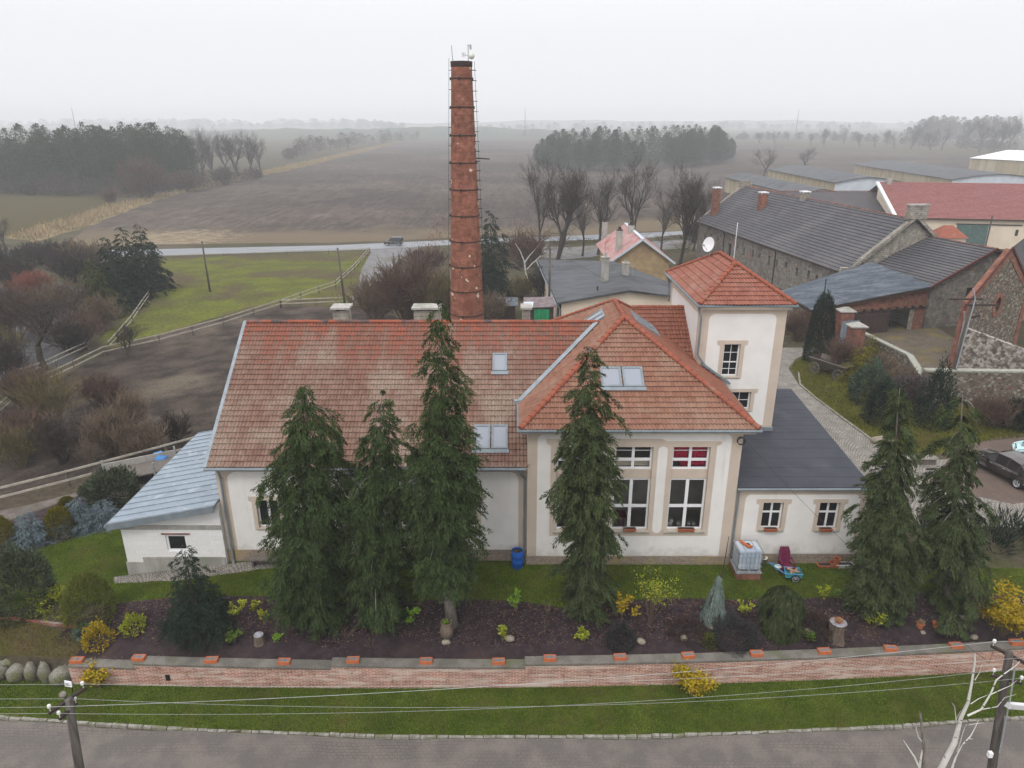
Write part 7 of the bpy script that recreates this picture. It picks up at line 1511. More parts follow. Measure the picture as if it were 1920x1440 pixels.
def stumps():
    b = at(487, 1206); r = thing('tree_stump', 'short tree stump with a pale grey cut top left in the bed', 'stump', b); m = MB(); m.lathe([(.26, -.1), (.22, .1), (.2, .42), (.19, .44)], b, 12); m.build('bark', 'stump', r); m = MB(); m.lathe([(.001, .45), (.2, .445)], b, 12); m.build('cut_top', 'stumptop', r)
    b = at(1566, 1198); r = thing('tree_stump', 'large gnarled tree stump carrying a terracotta bowl', 'stump', b); m = MB(); m.lathe([(.42, -.15), (.33, .1), (.27, .45), (.29, .78), (.36, .86)], b, 11); o = m.build('bark', 'stump', r)
    for v in o.data.vertices: a = math.atan2(v.co.y - b.y, v.co.x - b.x); s = 1 + .12 * math.sin(5 * a) + .08 * math.sin(9 * a); v.co.x = b.x + (v.co.x - b.x) * s; v.co.y = b.y + (v.co.y - b.y) * s
    m = MB(); m.lathe([(.001, .88), (.34, .865)], b, 12); m.build('cut_top', 'stumptop', r); p = thing('plant_bowl', 'terracotta bowl of dry plants on the large stump', 'bowl', b + Vector((0, 0, .88))); m = MB(); m.lathe([(.001, .885), (.12, .885), (.19, 1.0), (.17, 1.0), (.11, .93), (.001, .93)], b, 14); m.build('bowl', 'terracotta', p)
    kites('dry_plant', np.array(b + Vector((0, 0, .95))) + rng.normal(0, .07, (60, 3)) * np.array([1, 1, .3]), rng.normal(0, .6, (60, 3)) + np.array([0, 0, .8]), .14, .04, 'drygrass', p)
    b = at(838, 1194); r = thing('planter', 'old dark milk churn shaped planter holding a small green plant at the tall conifer foot', 'planter', b); m = MB(); m.lathe([(.16, -.02), (.27, .1), (.29, .4), (.24, .55), (.22, .6), (.22, .75), (.19, .75), (.19, .68)], b, 16); m.build('body', 'stump', r, True); m = MB(); m.lathe([(.24, .7), (.245, .78), (.2, .79)], b, 16); m.build('rim', 'stump', r); m = MB(); m.lathe([(.001, .7), (.19, .7)], b, 12); m.build('soil', 'mulch', r)
    kites('plant', np.array(b + Vector((0, 0, .72))) + rng.normal(0, .05, (40, 3)) * np.array([1, 1, .2]), rng.normal(0, .6, (40, 3)) + np.array([0, 0, .8]), .14, .06, 'bright', r)
    b = at(836, 1206); m = MB(); m.blob((0, 0, .05), .2, .14, .12, 0, 9, 6, .15, 9); o = m.build('garden_rock', 'rockpale', None, True); o.location = b; tag(o, 'tan stone in front of the dark planter', 'rock')
    for px, py, s, lb in ((1724, 1178, 1.0, 'terracotta pot with a withered plant left of another pot near the golden shrub'), (1753, 1176, .85, 'empty pale terracotta pot near the golden shrub')):
        b = at(px, py); r = thing('flower_pot', lb, 'pot', b); m = MB(); m.lathe([(.001, .0), (.1 * s, 0), (.15 * s, .24 * s), (.17 * s, .24 * s), (.17 * s, .29 * s), (.14 * s, .29 * s), (.12 * s, .2 * s), (.001, .2 * s)], b, 14); m.build('pot', 'terracotta', r)
        if s == 1: kites('plant', np.array(b + Vector((0, 0, .28))) + rng.normal(0, .05, (40, 3)) * np.array([1, 1, .2]), rng.normal(0, .5, (40, 3)) + np.array([0, 0, .8]), .2, .05, 'drygrass', r)
stumps()
# ------------------------------------------------------------------ things along the house wall
def barrel():
    b = at(970, 1062); r = thing('water_barrel', 'blue plastic rain barrel standing at the downpipe', 'barrel', b); m = MB(); m.lathe([(.001, 0), (.26, 0), (.28, .03), (.29, .3), (.3, .32), (.29, .34), (.29, .62), (.3, .64), (.29, .66), (.28, .9), (.25, .92), (.25, .85), (.001, .84)], b, 24); m.build('body', 'blue', r, True); m = MB(); m.lathe([(.001, .855), (.25, .855)], b, 20); m.build('water', 'glass', r)
barrel()
def ibc():
    c = Vector((10.95, 28.25, 0)); r = thing('tank_stand', 'low red brick plinth carrying the caged water tank', 'plinth', (c.x, c.y, 0)); m = MB(); m.box(c.x - .56, c.y - .5, -.1, c.x + .56, c.y + .5, .36); m.build('bricks', 'redbrick', r)
    r = thing('water_tank', 'cloudy white water tank in a steel cage beside the wing corner', 'water tank', (c.x, c.y, .36)); m = MB(); z0, z1 = .52, 1.5
    bm = rrect(-.52, -.46, .52, .46, .09, .09, 3); n = len(bm)
    ring = [[(c.x + u * s, c.y + v * s, z) for u, v in bm] for s, z in ((.94, z0), (1, z0 + .07), (1, z1 - .08), (.93, z1))]
    for a, b in zip(ring, ring[1:]):
        for i in range(n): m.poly([a[i], a[(i + 1) % n], b[(i + 1) % n], b[i]])
    m.poly(ring[-1]); m.poly(ring[0]); m.build('tank', 'ibc', r, False); m = MB(); m.lathe([(.001, 1.56), (.1, 1.555), (.11, 1.5)], (c.x, c.y + .1, 0), 14); m.build('lid', 'cable', r)
    m = MB(); W_, D_ = .56, .5
    for k in range(7): u = -W_ + 2 * W_ * k / 6; m.tube([(c.x + u, c.y - D_, z0 - .08), (c.x + u, c.y - D_, z1)], .014, 5); m.tube([(c.x + u, c.y + D_, z0 - .08), (c.x + u, c.y + D_, z1)], .014, 5)
    for k in range(6): v = -D_ + 2 * D_ * k / 5; m.tube([(c.x - W_, c.y + v, z0 - .08), (c.x - W_, c.y + v, z1)], .014, 5); m.tube([(c.x + W_, c.y + v, z0 - .08), (c.x + W_, c.y + v, z1)], .014, 5)
    for k in range(5): z = z0 - .06 + (z1 - z0 + .06) * k / 4; m.tube([(c.x - W_, c.y - D_, z), (c.x + W_, c.y - D_, z), (c.x + W_, c.y + D_, z), (c.x - W_, c.y + D_, z), (c.x - W_, c.y - D_, z)], .014, 5)
    for u in (-.25, .25): m.tube([(c.x + u, c.y - D_, z1 + .01), (c.x + u, c.y + D_, z1 + .01)], .018, 5)
    m.build('cage', 'steel', r); m = MB(); m.box(c.x - .6, c.y - .54, .365, c.x + .6, c.y + .54, .4)
    for u in (-.5, 0, .42): m.box(c.x + u - .05, c.y - .5, .4, c.x + u + .08, c.y + .5, .5)
    m.build('pallet', 'steel', r)
    m = MB(); m.tube([(c.x - .3, c.y + .3, 1.6), (c.x - .02, c.y - .22, 1.585)], .065, 10); m.tube([(c.x + .02, c.y - .1, 1.59), (c.x + .1, c.y - .2, 1.59)], .06, 8); o = m.build('drain_pipe', 'orange'); tag(o, 'orange plastic pipe piece lying on the caged tank', 'pipe'); origin_to(o, (c.x, c.y, 1.53))
ibc()
def chair():
    b = at(1462, 1056); b = Vector((b.x, 28.35, 0)); r = thing('garden_chair', 'maroon high backed plastic garden chair against the annex wall', 'chair', b); T = lambda x, y, z: b + Vector((x, y, z))
    m = MB(); m.hexa([T(-.26, -.28, .38), T(.26, -.28, .38), T(.24, .22, .34), T(-.24, .22, .34), T(-.26, -.28, .43), T(.26, -.28, .43), T(.24, .22, .38), T(-.24, .22, .38)]); m.build('seat', 'maroon', r)
    m = MB(); pr = [(-.22, .38, .20), (-.26, .6, .27), (-.26, .9, .38), (-.2, 1.1, .46), (.2, 1.1, .46), (.26, .9, .38), (.26, .6, .27), (.22, .38, .20)]
    m.poly([T(x, y, z) for x, z, y in pr]); m.poly([T(x, y + .035, z) for x, z, y in pr])
    for k in range(8): a, c_ = pr[k], pr[(k + 1) % 8]; m.poly([T(a[0], a[2], a[1]), T(c_[0], c_[2], c_[1]), T(c_[0], c_[2] + .035, c_[1]), T(a[0], a[2] + .035, a[1])])
    for k in range(5): x = -.16 + .08 * k; m.bar(T(x, .24, .5), T(x, .40, 1.0), .03, .025)
    m.build('backrest', 'maroon', r)
    for s in (-1, 1):
        m = MB(); m.bar(T(.3 * s, -.28, .62), T(.28 * s, .3, .64), .06, .03); m.build('armrest', 'maroon', r)
        for y, z in ((-.27, .62), (.26, .42)): m = MB(); m.bar(T(.28 * s, y, z), T(.3 * s, y - (.04 if y < 0 else -.06), 0), .05, .04); m.build('leg', 'maroon', r)
chair()
def bucket(px, py, lab, s=1.):
    b = at(px, py); r = thing('bucket', lab, 'bucket', b, 'white buckets by the annex'); m = MB(); m.lathe([(.001, 0), (.12 * s, 0), (.155 * s, .32 * s), (.165 * s, .32 * s), (.165 * s, .35 * s), (.14 * s, .35 * s), (.11 * s, .06), (.001, .06)], b, 18); m.build('pail', 'bucket', r, True); m = MB(); m.tube([b + Vector((.16 * s * math.cos(a), -.03 - .1 * math.sin(a), .33 * s - .12 * math.sin(a))) for a in [math.pi * k / 10 for k in range(11)]], .006, 4); m.build('handle', 'steel', r)
bucket(1430, 1058, 'white bucket between the caged tank and the maroon chair', 1.15); bucket(1457, 1073, 'white bucket on the grass in front of the maroon chair')
def handcart():
    b = at(1482, 1085); r = thing('handcart', 'blue tubular garden handcart with a green tray', 'handcart', b); T = lambda x, y, z: b + Vector((x, y, z)); F = [(-.36, -.22), (.40, -.28), (.46, .25), (-.22, .32)]
    m = MB(); lo = [T(x * .9, y * .9, .22) for x, y in F]; hi = [T(x, y, .42) for x, y in F]; m.poly(lo)
    for i in range(4): m.poly([lo[i], lo[(i + 1) % 4], hi[(i + 1) % 4], hi[i]])
    m.build('tray', 'cartgreen', r); m = MB(); m.tube(hi + [hi[0]], .022, 6); m.tube(lo + [lo[0]], .02, 6)
    for i in range(4): m.tube([lo[i], hi[i]], .02, 6)
    m.tube([T(.02, -.25, .2), T(.02, -.25, .44)], .018, 5); m.build('frame', 'cartblue', r); m = MB(); m.tube([hi[3], T(-.75, .55, .46), T(-.85, .62, .46), T(-.72, .30, .46), hi[0]], .02, 6); m.build('handle', 'cartblue', r)
    for y in (-.30, .36):
        M = Vector((.08, 1, 0)).to_track_quat('Z', 'Y').to_matrix(); c = T(.1, y, .2); m = MB(); m.lathe([(.17, -.02), (.2, -.02), (.205, 0), (.2, .02), (.17, .02), (.17, -.02)], c, 18, mat=M); w = m.build('wheel', 'tyre', r); m = MB()
        for k in range(6): a = k * math.pi / 3; m.tube([c, c + M @ Vector((.18 * math.cos(a), .18 * math.sin(a), 0))], .008, 4)
        m.lathe([(.15, -.012), (.172, -.014), (.172, .014), (.15, .012)], c, 18, mat=M); m.build('rim', 'alloy', w)
    R = random.Random(2)
    for k in range(14): p = T(R.uniform(-.24, .3), R.uniform(-.16, .2), .38 + .05 * (k // 7)); d = Vector((R.uniform(-1, 1), R.uniform(-1, 1), R.uniform(-.15, .15))).normalized() * .11; m = MB(); m.tube([p - d, p + d], R.uniform(.03, .045), 7); o = m.build('firewood_log', 'log'); tag(o, 'short split log heaped in the blue handcart', 'log', 'firewood in the handcart'); origin_to(o, p)
handcart()
def wall_pots():
    for px, w, h, mat, lb, rd in ((1543, .5, .16, 'terracotta', 'long low terracotta trough by the annex wall', 0), (1552, .17, .3, 'terracotta', 'terracotta pot next to the stacked tall pot', 1), (1557, .16, .52, 'terracotta', 'tall stack of terracotta pots by the annex wall', 1), (1572, .42, .2, 'bucket', 'white plastic trough at the right end of the pots', 0)):
        b = at(px, 1051); b = Vector((b.x, 28.75, 0)); r = thing('flower_pot' if rd else 'plant_trough', lb, 'pot' if rd else 'trough', b, 'pots by the annex wall'); m = MB()
        if rd: m.lathe([(.001, 0), (w * .7, 0), (w, h * .85), (w * 1.1, h * .85), (w * 1.1, h), (w * .9, h), (w * .8, h * .8), (.001, h * .8)], b, 14)
        else:
            m.hexa([b + Vector(p) for p in ((-w * .9, -.1, 0), (w * .9, -.1, 0), (w * .9, .1, 0), (-w * .9, .1, 0), (-w, -.13, h), (w, -.13, h), (w, .13, h), (-w, .13, h))]); m.box(b.x - w * 1.04, b.y - .15, h - .03, b.x + w * 1.04, b.y + .15, h + .004)
        o = m.build('pot' if rd else 'trough', mat, r); m = MB()
        if rd: m.lathe([(.001, h * .82), (w * .85, h * .82)], b, 12)
        else: m.box(b.x - w * .92, b.y - .11, h + .004, b.x + w * .92, b.y + .11, h + .008)
        m.build('soil', 'mulch', r)
wall_pots()
def bench():
    b = Vector((-11.6, 28.9, 0)); r = thing('bench', 'low weathered wooden bench under the first hall window', 'bench', b); m = MB(); m.box(b.x - .9, b.y - .2, .36, b.x + 1.1, b.y + .2, .42); m.build('seat', 'greywood', r)
    for x in (-.75, .95): m = MB(); m.box(b.x + x - .05, b.y - .18, -.05, b.x + x + .05, b.y + .18, .36); m.build('leg', 'greywood', r)
    b = at(1714, 868); r = thing('bench', 'stacked plank bench half hidden behind the right conifers', 'bench', b); m = MB()
    for k in range(3): m.box(b.x - 1.2, b.y - .25 + .02 * k, .12 * k + b.z, b.x + 1.2, b.y + .25 + .03 * k, .1 + .12 * k + b.z)
    m.build('planks', 'greywood', r); MB().box(b.x - 1.3, b.y - .3, b.z + .36, b.x + 1.3, b.y + .34, b.z + .44).build('seat', 'stonelt', r)
    b = at(1653, 830); m = MB(); m.blob((0, 0, .15), .8, .35, .3, 0, 8, 6, .1, 5); o = m.build('flat_rock', 'rockpale', None, True); o.location = b; tag(o, 'flat grey stone slab on the right lawn', 'rock')
bench()
# ------------------------------------------------------------------ vehicles
def car(name, label, loc, rz, paint, L=4.5, W_=1.78, Hh=1.46, kind='sedan'):
    r = thing(name, label, 'car', (0, 0, 0)); h = W_ / 2
    if kind == 'suv': st = [(-.5, .42, .62, .88), (-.47, .34, .82, .93), (-.42, .3, .98, .98), (.1, .3, 1.0, 1.), (.2, .3, 1.0, 1.), (.42, .3, .93, .97), (.48, .34, .75, .92), (.5, .42, .58, .86)]; gl = [(-.49, .96, .86), (-.44, 1.0, 1.0), (-.3, 1., 1.), (.1, 1., .98), (.25, .98, .1)]
    else: st = [(-.5, .42, .62, .80), (-.48, .3, .82, .9), (-.43, .26, .90, .96), (-.3, .25, .92, 1.), (.12, .25, .91, 1.), (.24, .25, .90, .99), (.38, .26, .80, .95), (.46, .3, .66, .88), (.5, .4, .5, .76)]; gl = [(-.43, .9, .02), (-.27, .92, .86), (-.12, .92, 1.), (.05, .92, .94), (.27, .89, .03)]
    m = MB(); rings = []
    for x, zb, zt, w in st:
        y = h * w; rings.append([(x * L, -y * .93, zb), (x * L, -y, zb + .12), (x * L, -y, zt - .14), (x * L, -y * .93, zt - .03), (x * L, -y * .6, zt), (x * L, y * .6, zt), (x * L, y * .93, zt - .03), (x * L, y, zt - .14), (x * L, y, zb + .12), (x * L, y * .93, zb)])
    for a, b in zip(rings, rings[1:]):
        for i in range(10): m.poly([a[i], a[(i + 1) % 10], b[(i + 1) % 10], b[i]])
    m.poly(rings[0]); m.poly(rings[-1]); body = m.build('body', paint, r)
    me = body.data; bm = bmesh.new(); bm.from_mesh(me); bmesh.ops.remove_doubles(bm, verts=bm.verts, dist=1e-4); bm.to_mesh(me); bm.free(); me.polygons.foreach_set('use_smooth', [True] * len(me.polygons)); s = body.modifiers.new('s', 'SUBSURF'); s.levels = s.render_levels = 1
    # glass house and roof
    zr = Hh; g = MB(); gr = []
    for x, zb, t in gl: zt = zb + (zr - zb) * t; gr.append([(x * L, -h * .9, zb - .05), (x * L, -h * (.9 - .2 * t), zt - .02), (x * L, h * (.9 - .2 * t), zt - .02), (x * L, h * .9, zb - .05)])
    for a, b in zip(gr, gr[1:]):
        for i in range(3): g.poly([a[i], a[i + 1], b[i + 1], b[i]])
    g.build('windows', 'glass', r); rf = MB()
    for a, b in zip(gr[1:-1], gr[2:-1]):
        up = lambda p, k: (p[0], p[1] * k, p[2] + .025)
        mid = lambda p: (p[0], 0, p[2] + .055)
        rf.poly([up(a[1], 1.01), mid(a[1]), mid(b[1]), up(b[1], 1.01)]); rf.poly([mid(a[2]), up(a[2], 1.01), up(b[2], 1.01), mid(b[2])])
    rf.build('roof', paint, r, True); pl = MB()
    for sd in (1, 2):
        for i in range(len(gr)):
            if i in (0, len(gr) - 1): continue
            b0, t0 = gr[i][0 if sd == 1 else 3], gr[i][sd]; e = -.012 if sd == 1 else .012
            pl.bar((b0[0], b0[1] + e, b0[2]), (t0[0], t0[1] + e, t0[2] + .02), .07, .03)
        q = [gr[i][sd] for i in range(len(gr))]
        for a, b in zip(q, q[1:]): e = -.008 if sd == 1 else .008; pl.bar((a[0], a[1] + e, a[2] + .01), (b[0], b[1] + e, b[2] + .01), .06, .05)
    pl.build('pillars', paint, r)
    for x in (-.31, .31):
        for s in (-1, 1):
            M = Vector((0, s, 0)).to_track_quat('Z', 'Y').to_matrix(); c = (x * L, s * (h - .1), .33); m = MB(); m.lathe([(.2, -.1), (.31, -.1), (.33, -.07), (.33, .08), (.31, .115), (.22, .115)], c, 20, mat=M); w = m.build('wheel', 'tyre', r, True); m = MB(); m.lathe([(.001, .07), (.05, .08), (.2, .09), (.225, .11), (.225, .06)], c, 20, mat=M)
            for k in range(5): a = k * 1.2566; m.tube([Vector(c) + M @ Vector((.04 * math.cos(a), .04 * math.sin(a), .1)), Vector(c) + M @ Vector((.2 * math.cos(a), .2 * math.sin(a), .11))], .025, 5)
            m.build('rim', 'alloy', w); m = MB(); m.lathe([(.001, .03), (.36, .03), (.36, -.05)], (c[0], s * (h - .045), .36), 18, mat=M); m.build('wheel_arch', 'black', r)
    for s in (-1, 1):
        m = MB(); z = st[-2][2] - .12; m.blob((.462 * L, s * h * .66, z + .03), .13, .2, .075, 0, 10, 6, 0); m.build('headlight', 'lens', r, True); m = MB(); m.blob((-.485 * L, s * h * .7, .74), .07, .16, .09, 0, 10, 6, 0); m.build('taillight', 'tail', r, True)
        m = MB(); m.blob((.2 * L, s * (h + .08), .98), .07, .1, .06, 0, 8, 6, 0); m.build('wing_mirror', paint, r, True)
        m = MB()
        for x in (-.1, .08): m.bar((x * L - .09, s * (h + .012), .78), (x * L + .09, s * (h + .012), .78), .02, .025)
        m.build('door_handles', 'alloy', r); m = MB()
        for x in (-.22, .0, .2): m.bar((x * L, s * (h + .001), .36), (x * L, s * (h + .001), .88), .012, .012, up=(1, 0, 0))
        m.build('door_seams', 'black', r)
    r.location = loc; r.rotation_euler = (0, 0, rz); return r
qa, qb = at(1844, 882), at(1910, 917); q = (qa + qb) / 2 + Vector((.77, .64, 0)) * .86; car('parked_car', 'dark brown parked saloon car on the gravel right of the conifers', (q.x, q.y, 0), math.atan2(qa.y - qb.y, qa.x - qb.x), 'carbrown', 4.7, 1.8, 1.46)
q = at(1925, 868); car('parked_car', 'pale mint blue parked car mostly cut off by the right edge', (q.x + 1.6, q.y + .2, 0), R_(150), 'carmint', 4.1, 1.7, 1.5)
q = at(738, 460); car('road_car', 'dark car driving on the wet road beyond the meadow', (q.x, q.y + .3, q.z), R_(176), 'cardark', 4.3, 1.85, 1.85, 'suv')
def cart():
    b = at(1557, 706); r = thing('wooden_cart', 'old open wooden farm cart with four spoked wheels on the right lawn', 'cart', (0, 0, 0)); L, w0, w1 = 1.75, .42, .8; m = MB(); z0, z1 = .75, 1.3
    m.box(-L, -w0, z0 - .06, L, w0, z0); m.build('floor', 'greywood', r)
    for s in (-1, 1):
        m = MB(); m.hexa([(-L, s * w0, z0), (L, s * w0, z0), (L, s * (w0 + .05), z0), (-L, s * (w0 + .05), z0), (-L, s * w1, z1), (L, s * w1, z1), (L, s * (w1 + .05), z1), (-L, s * (w1 + .05), z1)]); m.bar((-L - .05, s * (w1 + .03), z1 + .02), (L + .05, s * (w1 + .03), z1 + .02), .1, .06); m.build('side_board', 'greywood', r)
        m = MB(); m.hexa([(s * L, -w0, z0), (s * (L - .05), -w0, z0), (s * (L - .05), w0, z0), (s * L, w0, z0), (s * (L + .1), -w1, z1), (s * (L + .05), -w1, z1), (s * (L + .05), w1, z1), (s * (L + .1), w1, z1)]); m.build('end_board', 'darkwood', r)
    for x in (-1.15, 1.15):
        m = MB(); m.bar((x, -.85, .5), (x, .85, .5), .1, .1); m.bar((x, -.4, .62), (x, .4, .62), .14, .16); m.build('axle', 'darkwood', r)
        for s in (-1, 1):
            M = Vector((0, s, 0)).to_track_quat('Z', 'Y').to_matrix(); c = Vector((x, s * .8, .5)); m = MB(); m.lathe([(.42, -.04), (.5, -.04), (.5, .04), (.42, .04), (.42, -.04)], c, 20, mat=M); w = m.build('wheel', 'greywood', r); m = MB(); m.lathe([(.001, -.1), (.09, -.09), (.09, .12), (.001, .13)], c, 10, mat=M)
            for k in range(8): a = k * math.pi / 4; m.tube([c, c + M @ Vector((.45 * math.cos(a), .45 * math.sin(a), 0))], .025, 5)
            m.build('spokes', 'greywood', w)
    m = MB(); m.bar((0, 0, .62), (1.2, 0, .58), .1, .1); m.build('reach_pole', 'darkwood', r); r.location = b + Vector((.2, .3, 0)); r.rotation_euler = (0, 0, R_(-60)); o = r.location
    R = random.Random(8)
    for k in range(9):
        p = Vector((R.uniform(-.2, 1.1), R.uniform(-.35, .35), .82 + .03 * (k % 3))); p.rotate(Matrix.Rotation(R_(-60), 3, 'Z')); m = MB(); m.box(-.14, -.07, -.06, .14, .07, .06); t = m.build('old_brick', 'orange'); t.location = o + p; t.rotation_euler = (R.uniform(-.3, .3), R.uniform(-.3, .3), R.uniform(0, 3)); tag(t, 'loose orange brick lying in the old farm cart', 'brick', 'bricks in the cart')
cart()
def trailer():
    b = at(232, 915); r = thing('trailer', 'flat grey farm trailer behind the dark bushy pine', 'trailer', b); d = Vector((.86, .5, 0)); n = Vector((-.5, .86, 0)); T = lambda u, v, z: b + d * u + n * v + Vector((0, 0, z)); m = MB()
    m.hexa([T(-.9, -.2, .6), T(3.2, -.2, .6), T(3.2, 1.7, .6), T(-.9, 1.7, .6), T(-.9, -.2, .68), T(3.2, -.2, .68), T(3.2, 1.7, .68), T(-.9, 1.7, .68)]); m.build('bed', 'greywood', r)
    m = MB(); m.hexa([T(-.9, 1.65, .68), T(3.2, 1.65, .68), T(3.2, 1.72, .68), T(-.9, 1.72, .68), T(-.9, 1.65, 1.1), T(3.2, 1.65, 1.1), T(3.2, 1.72, 1.1), T(-.9, 1.72, 1.1)]); m.build('side_board', 'concrete', r)
    for u, v in ((-.9, 1.7), (-.9, -.2), (3.2, 1.7), (1.8, -.2)): m = MB(); m.bar(T(u, v, .5), T(u, v, 1.35), .09, .09); m.build('stake', 'steel', r)
    for u in (-.6, 1.4):
        for v in (.0, 1.5): m = MB(); M = n.to_track_quat('Z', 'Y').to_matrix(); m.lathe([(.001, -.1), (.3, -.1), (.32, -.06), (.32, .06), (.3, .1), (.001, .1)], T(u, v, .3), 16, mat=M); m.build('wheel', 'tyre', r)
    q = at(303, 875); m = MB(); m.blob((0, 0, .45), .6, .5, .6, 0, 8, 6, .1, 3); o = m.build('covered_load', 'bluetarp'); o.location = q; tag(o, 'blue tarpaulin covered heap behind the metal roofed wing', 'tarpaulin')
trailer()
# ------------------------------------------------------------------ pruned white birch at the lower right
def near_birch():
    y0 = 16.2; F = lambda px, py, dy=0: aty(px, py, y0 + dy); b = Vector((aty(1770, 1440, y0).x - .25, y0, -2.1)); root = thing('birch', 'leafless pruned white birch in front of the right street pole', 'birch', b); m = MB(); f0 = F(1765, 1440)
    m.tube([b, b.lerp(f0, .5) + Vector((-.1, 0, 0)), f0, F(1790, 1392), F(1802, 1345), F(1815, 1318), F(1822, 1280), F(1828, 1240), F(1828, 1224)], [.13, .11, .09, .075, .055, .042, .032, .023, .015], 9, cap=False); m.build('trunk', 'birch', root, True)
    L = lambda pts, r0, dy=.2: MB().tube([F(p[0], p[1], dy * i / len(pts)) for i, p in enumerate(pts)], [r0 * .72 * (1 - .75 * i / (len(pts) - 1)) for i in range(len(pts))], 6, cap=False).build('branch', 'birch', root, True)
    L([(1814, 1342), (1840, 1330), (1858, 1300), (1868, 1275), (1885, 1262), (1905, 1248), (1912, 1240)], .045); L([(1842, 1330), (1870, 1325), (1884, 1308), (1905, 1302)], .022, -.2); L([(1858, 1302), (1880, 1292), (1896, 1285), (1906, 1276)], .02, .3); L([(1820, 1320), (1835, 1310), (1852, 1303)], .022)
    L([(1828, 1275), (1836, 1262), (1842, 1245)], .022, -.1); L([(1798, 1372), (1792, 1345), (1790, 1325), (1785, 1318)], .03, -.3); L([(1792, 1350), (1800, 1335), (1803, 1330)], .016, -.3); L([(1806, 1395), (1820, 1380), (1828, 1365), (1835, 1350)], .03, .3); L([(1815, 1385), (1826, 1386)], .018, .2); L([(1795, 1410), (1806, 1372), (1812, 1358)], .028, -.3); L([(1812, 1360), (1830, 1357), (1844, 1355)], .016, .2); L([(1785, 1440), (1792, 1420), (1805, 1395)], .05, .2)
    m = MB(); r2 = thing('birch', 'thin young birch stems left of the pruned white birch', 'birch', Vector((aty(1730, 1440, y0).x - .1, y0 - .4, -2.1))); g = lambda px, py: aty(px, py, y0 - .4); b2 = Vector((aty(1733, 1440, y0).x, y0 - .4, -2.1))
    m.tube([b2, g(1733, 1440), g(1732, 1400), g(1729, 1370), g(1725, 1335)], [.09, .06, .05, .04, .03], 7, cap=False); m.build('trunk', 'barkgrey', r2, True); m = MB(); m.tube([b2, g(1724, 1440), g(1715, 1420), g(1705, 1405), g(1694, 1388)], [.05, .035, .028, .022, .01], 5, cap=False); m.build('branch', 'birch', r2); m = MB(); m.tube([g(1730, 1392), g(1722, 1382), g(1718, 1368), g(1718, 1362)], [.02, .016, .012, .008], 5, cap=False); m.build('branch', 'birch', r2); m = MB(); m.tube([b2, g(1726, 1425), g(1730, 1405)], [.04, .03, .02], 5, cap=False); m.build('branch', 'birch', r2)
near_birch()
# ------------------------------------------------------------------ kerb stones, lawn edging, grass and bark chips
def kerb():
    mb = MB(); x = -34.; R = random.Random(5)
    while x < 43:
        w = R.uniform(.28, .75); x1 = x + w - .02; d0, d1 = R.uniform(-.02, .02), R.uniform(-.02, .02); z = -1.985 + R.uniform(-.015, .025)
        mb.hexa([(x, ykerb(x) - .14 + d0, -2.3), (x1, ykerb(x1) - .14 + d1, -2.3), (x1, ykerb(x1) + .0 + d1, -2.3), (x, ykerb(x) + .0 + d0, -2.3), (x + .01, ykerb(x) - .13 + d0, z), (x1 - .01, ykerb(x1) - .13 + d1, z + R.uniform(-.01, .01)), (x1 - .01, ykerb(x1) - .01 + d1, z), (x + .01, ykerb(x) - .01 + d0, z)]); x += w
    o = mb.build('kerb', 'kerbstone'); o['kind'] = 'structure'
    pts = [at(p[0], p[1]) for p in ((1497, 700), (1500, 722), (1530, 748), (1562, 772), (1600, 800), (1640, 830), (1672, 856))]; mb = MB()
    for a, b in zip(pts, pts[1:]):
        n = max(2, int((b - a).length / .3))
        for i in range(n): p, q_ = a.lerp(b, (i + .08) / n), a.lerp(b, (i + .9) / n); mb.bar(p + Vector((0, 0, .03)), q_ + Vector((0, 0, .03)), .14, .14)
    o = mb.build('lawn_edging', 'kerbstone'); o['kind'] = 'structure'
    pts = [at(*p) for p in ((-10, 1158), (60, 1166), (110, 1172), (160, 1178))]; mb = MB()
    for a, b in zip(pts, pts[1:]): mb.bar(a, b, .12, .2)
    o = mb.build('brick_edging', 'redbrick'); tag(o, 'low brick edging along the left end of the bed', 'edging'); origin_to(o, pts[0])
MT['kerbstone'] = surf('kerb_granite', (.29, .275, .24), (.19, .18, .155), 3., (.16, .16, .10), 1.5, rough=.95, fine=16)
kerb()
def scatter(name, mat, poly, n, L, Wl, seed, lay=False, label=None, cat=None, ex=(), amp=.3):
    r = np.random.default_rng(seed); xs_ = [p[0] for p in poly]; ys_ = [p[1] for p in poly]; P = np.zeros((0, 2))
    def ins(Q, po):
        c = np.zeros(len(Q), bool); j = len(po) - 1
        for i in range(len(po)):
            (xi, yi), (xj, yj) = po[i], po[j]
            if yi != yj: c ^= ((yi > Q[:, 1]) != (yj > Q[:, 1])) & (Q[:, 0] < (xj - xi) * (Q[:, 1] - yi) / (yj - yi) + xi)
            j = i
        return c
    while len(P) < n:
        Q = np.stack([r.uniform(min(xs_), max(xs_), 60000), r.uniform(min(ys_), max(ys_), 60000)], 1); k = ins(Q, poly)
        for e in ex: k &= ~ins(Q, e)
        P = np.concatenate([P, Q[k]])
    P = np.array([(x, y, gz(x, y)) for x, y in P[:n]]); D = r.normal(0, 1, (n, 3))
    if lay: D[:, 2] *= .15; P[:, 2] += .015
    else: D *= amp; D[:, 2] = 1
    return kites(name, P, D, L * r.uniform(.5, 1.4, n), Wl * r.uniform(.6, 1.4, n), mat, seed=seed)
RG = {n: p for n, m, p in REG}
view = [(-26, 19), (28, 19), (30, 33), (-30, 33)]
hs = [(-18.5, 29), (16.5, 29), (16.6, 33), (-18.5, 33)]
def clip(poly): return [(min(31, max(-31, x)), y) for x, y in poly]
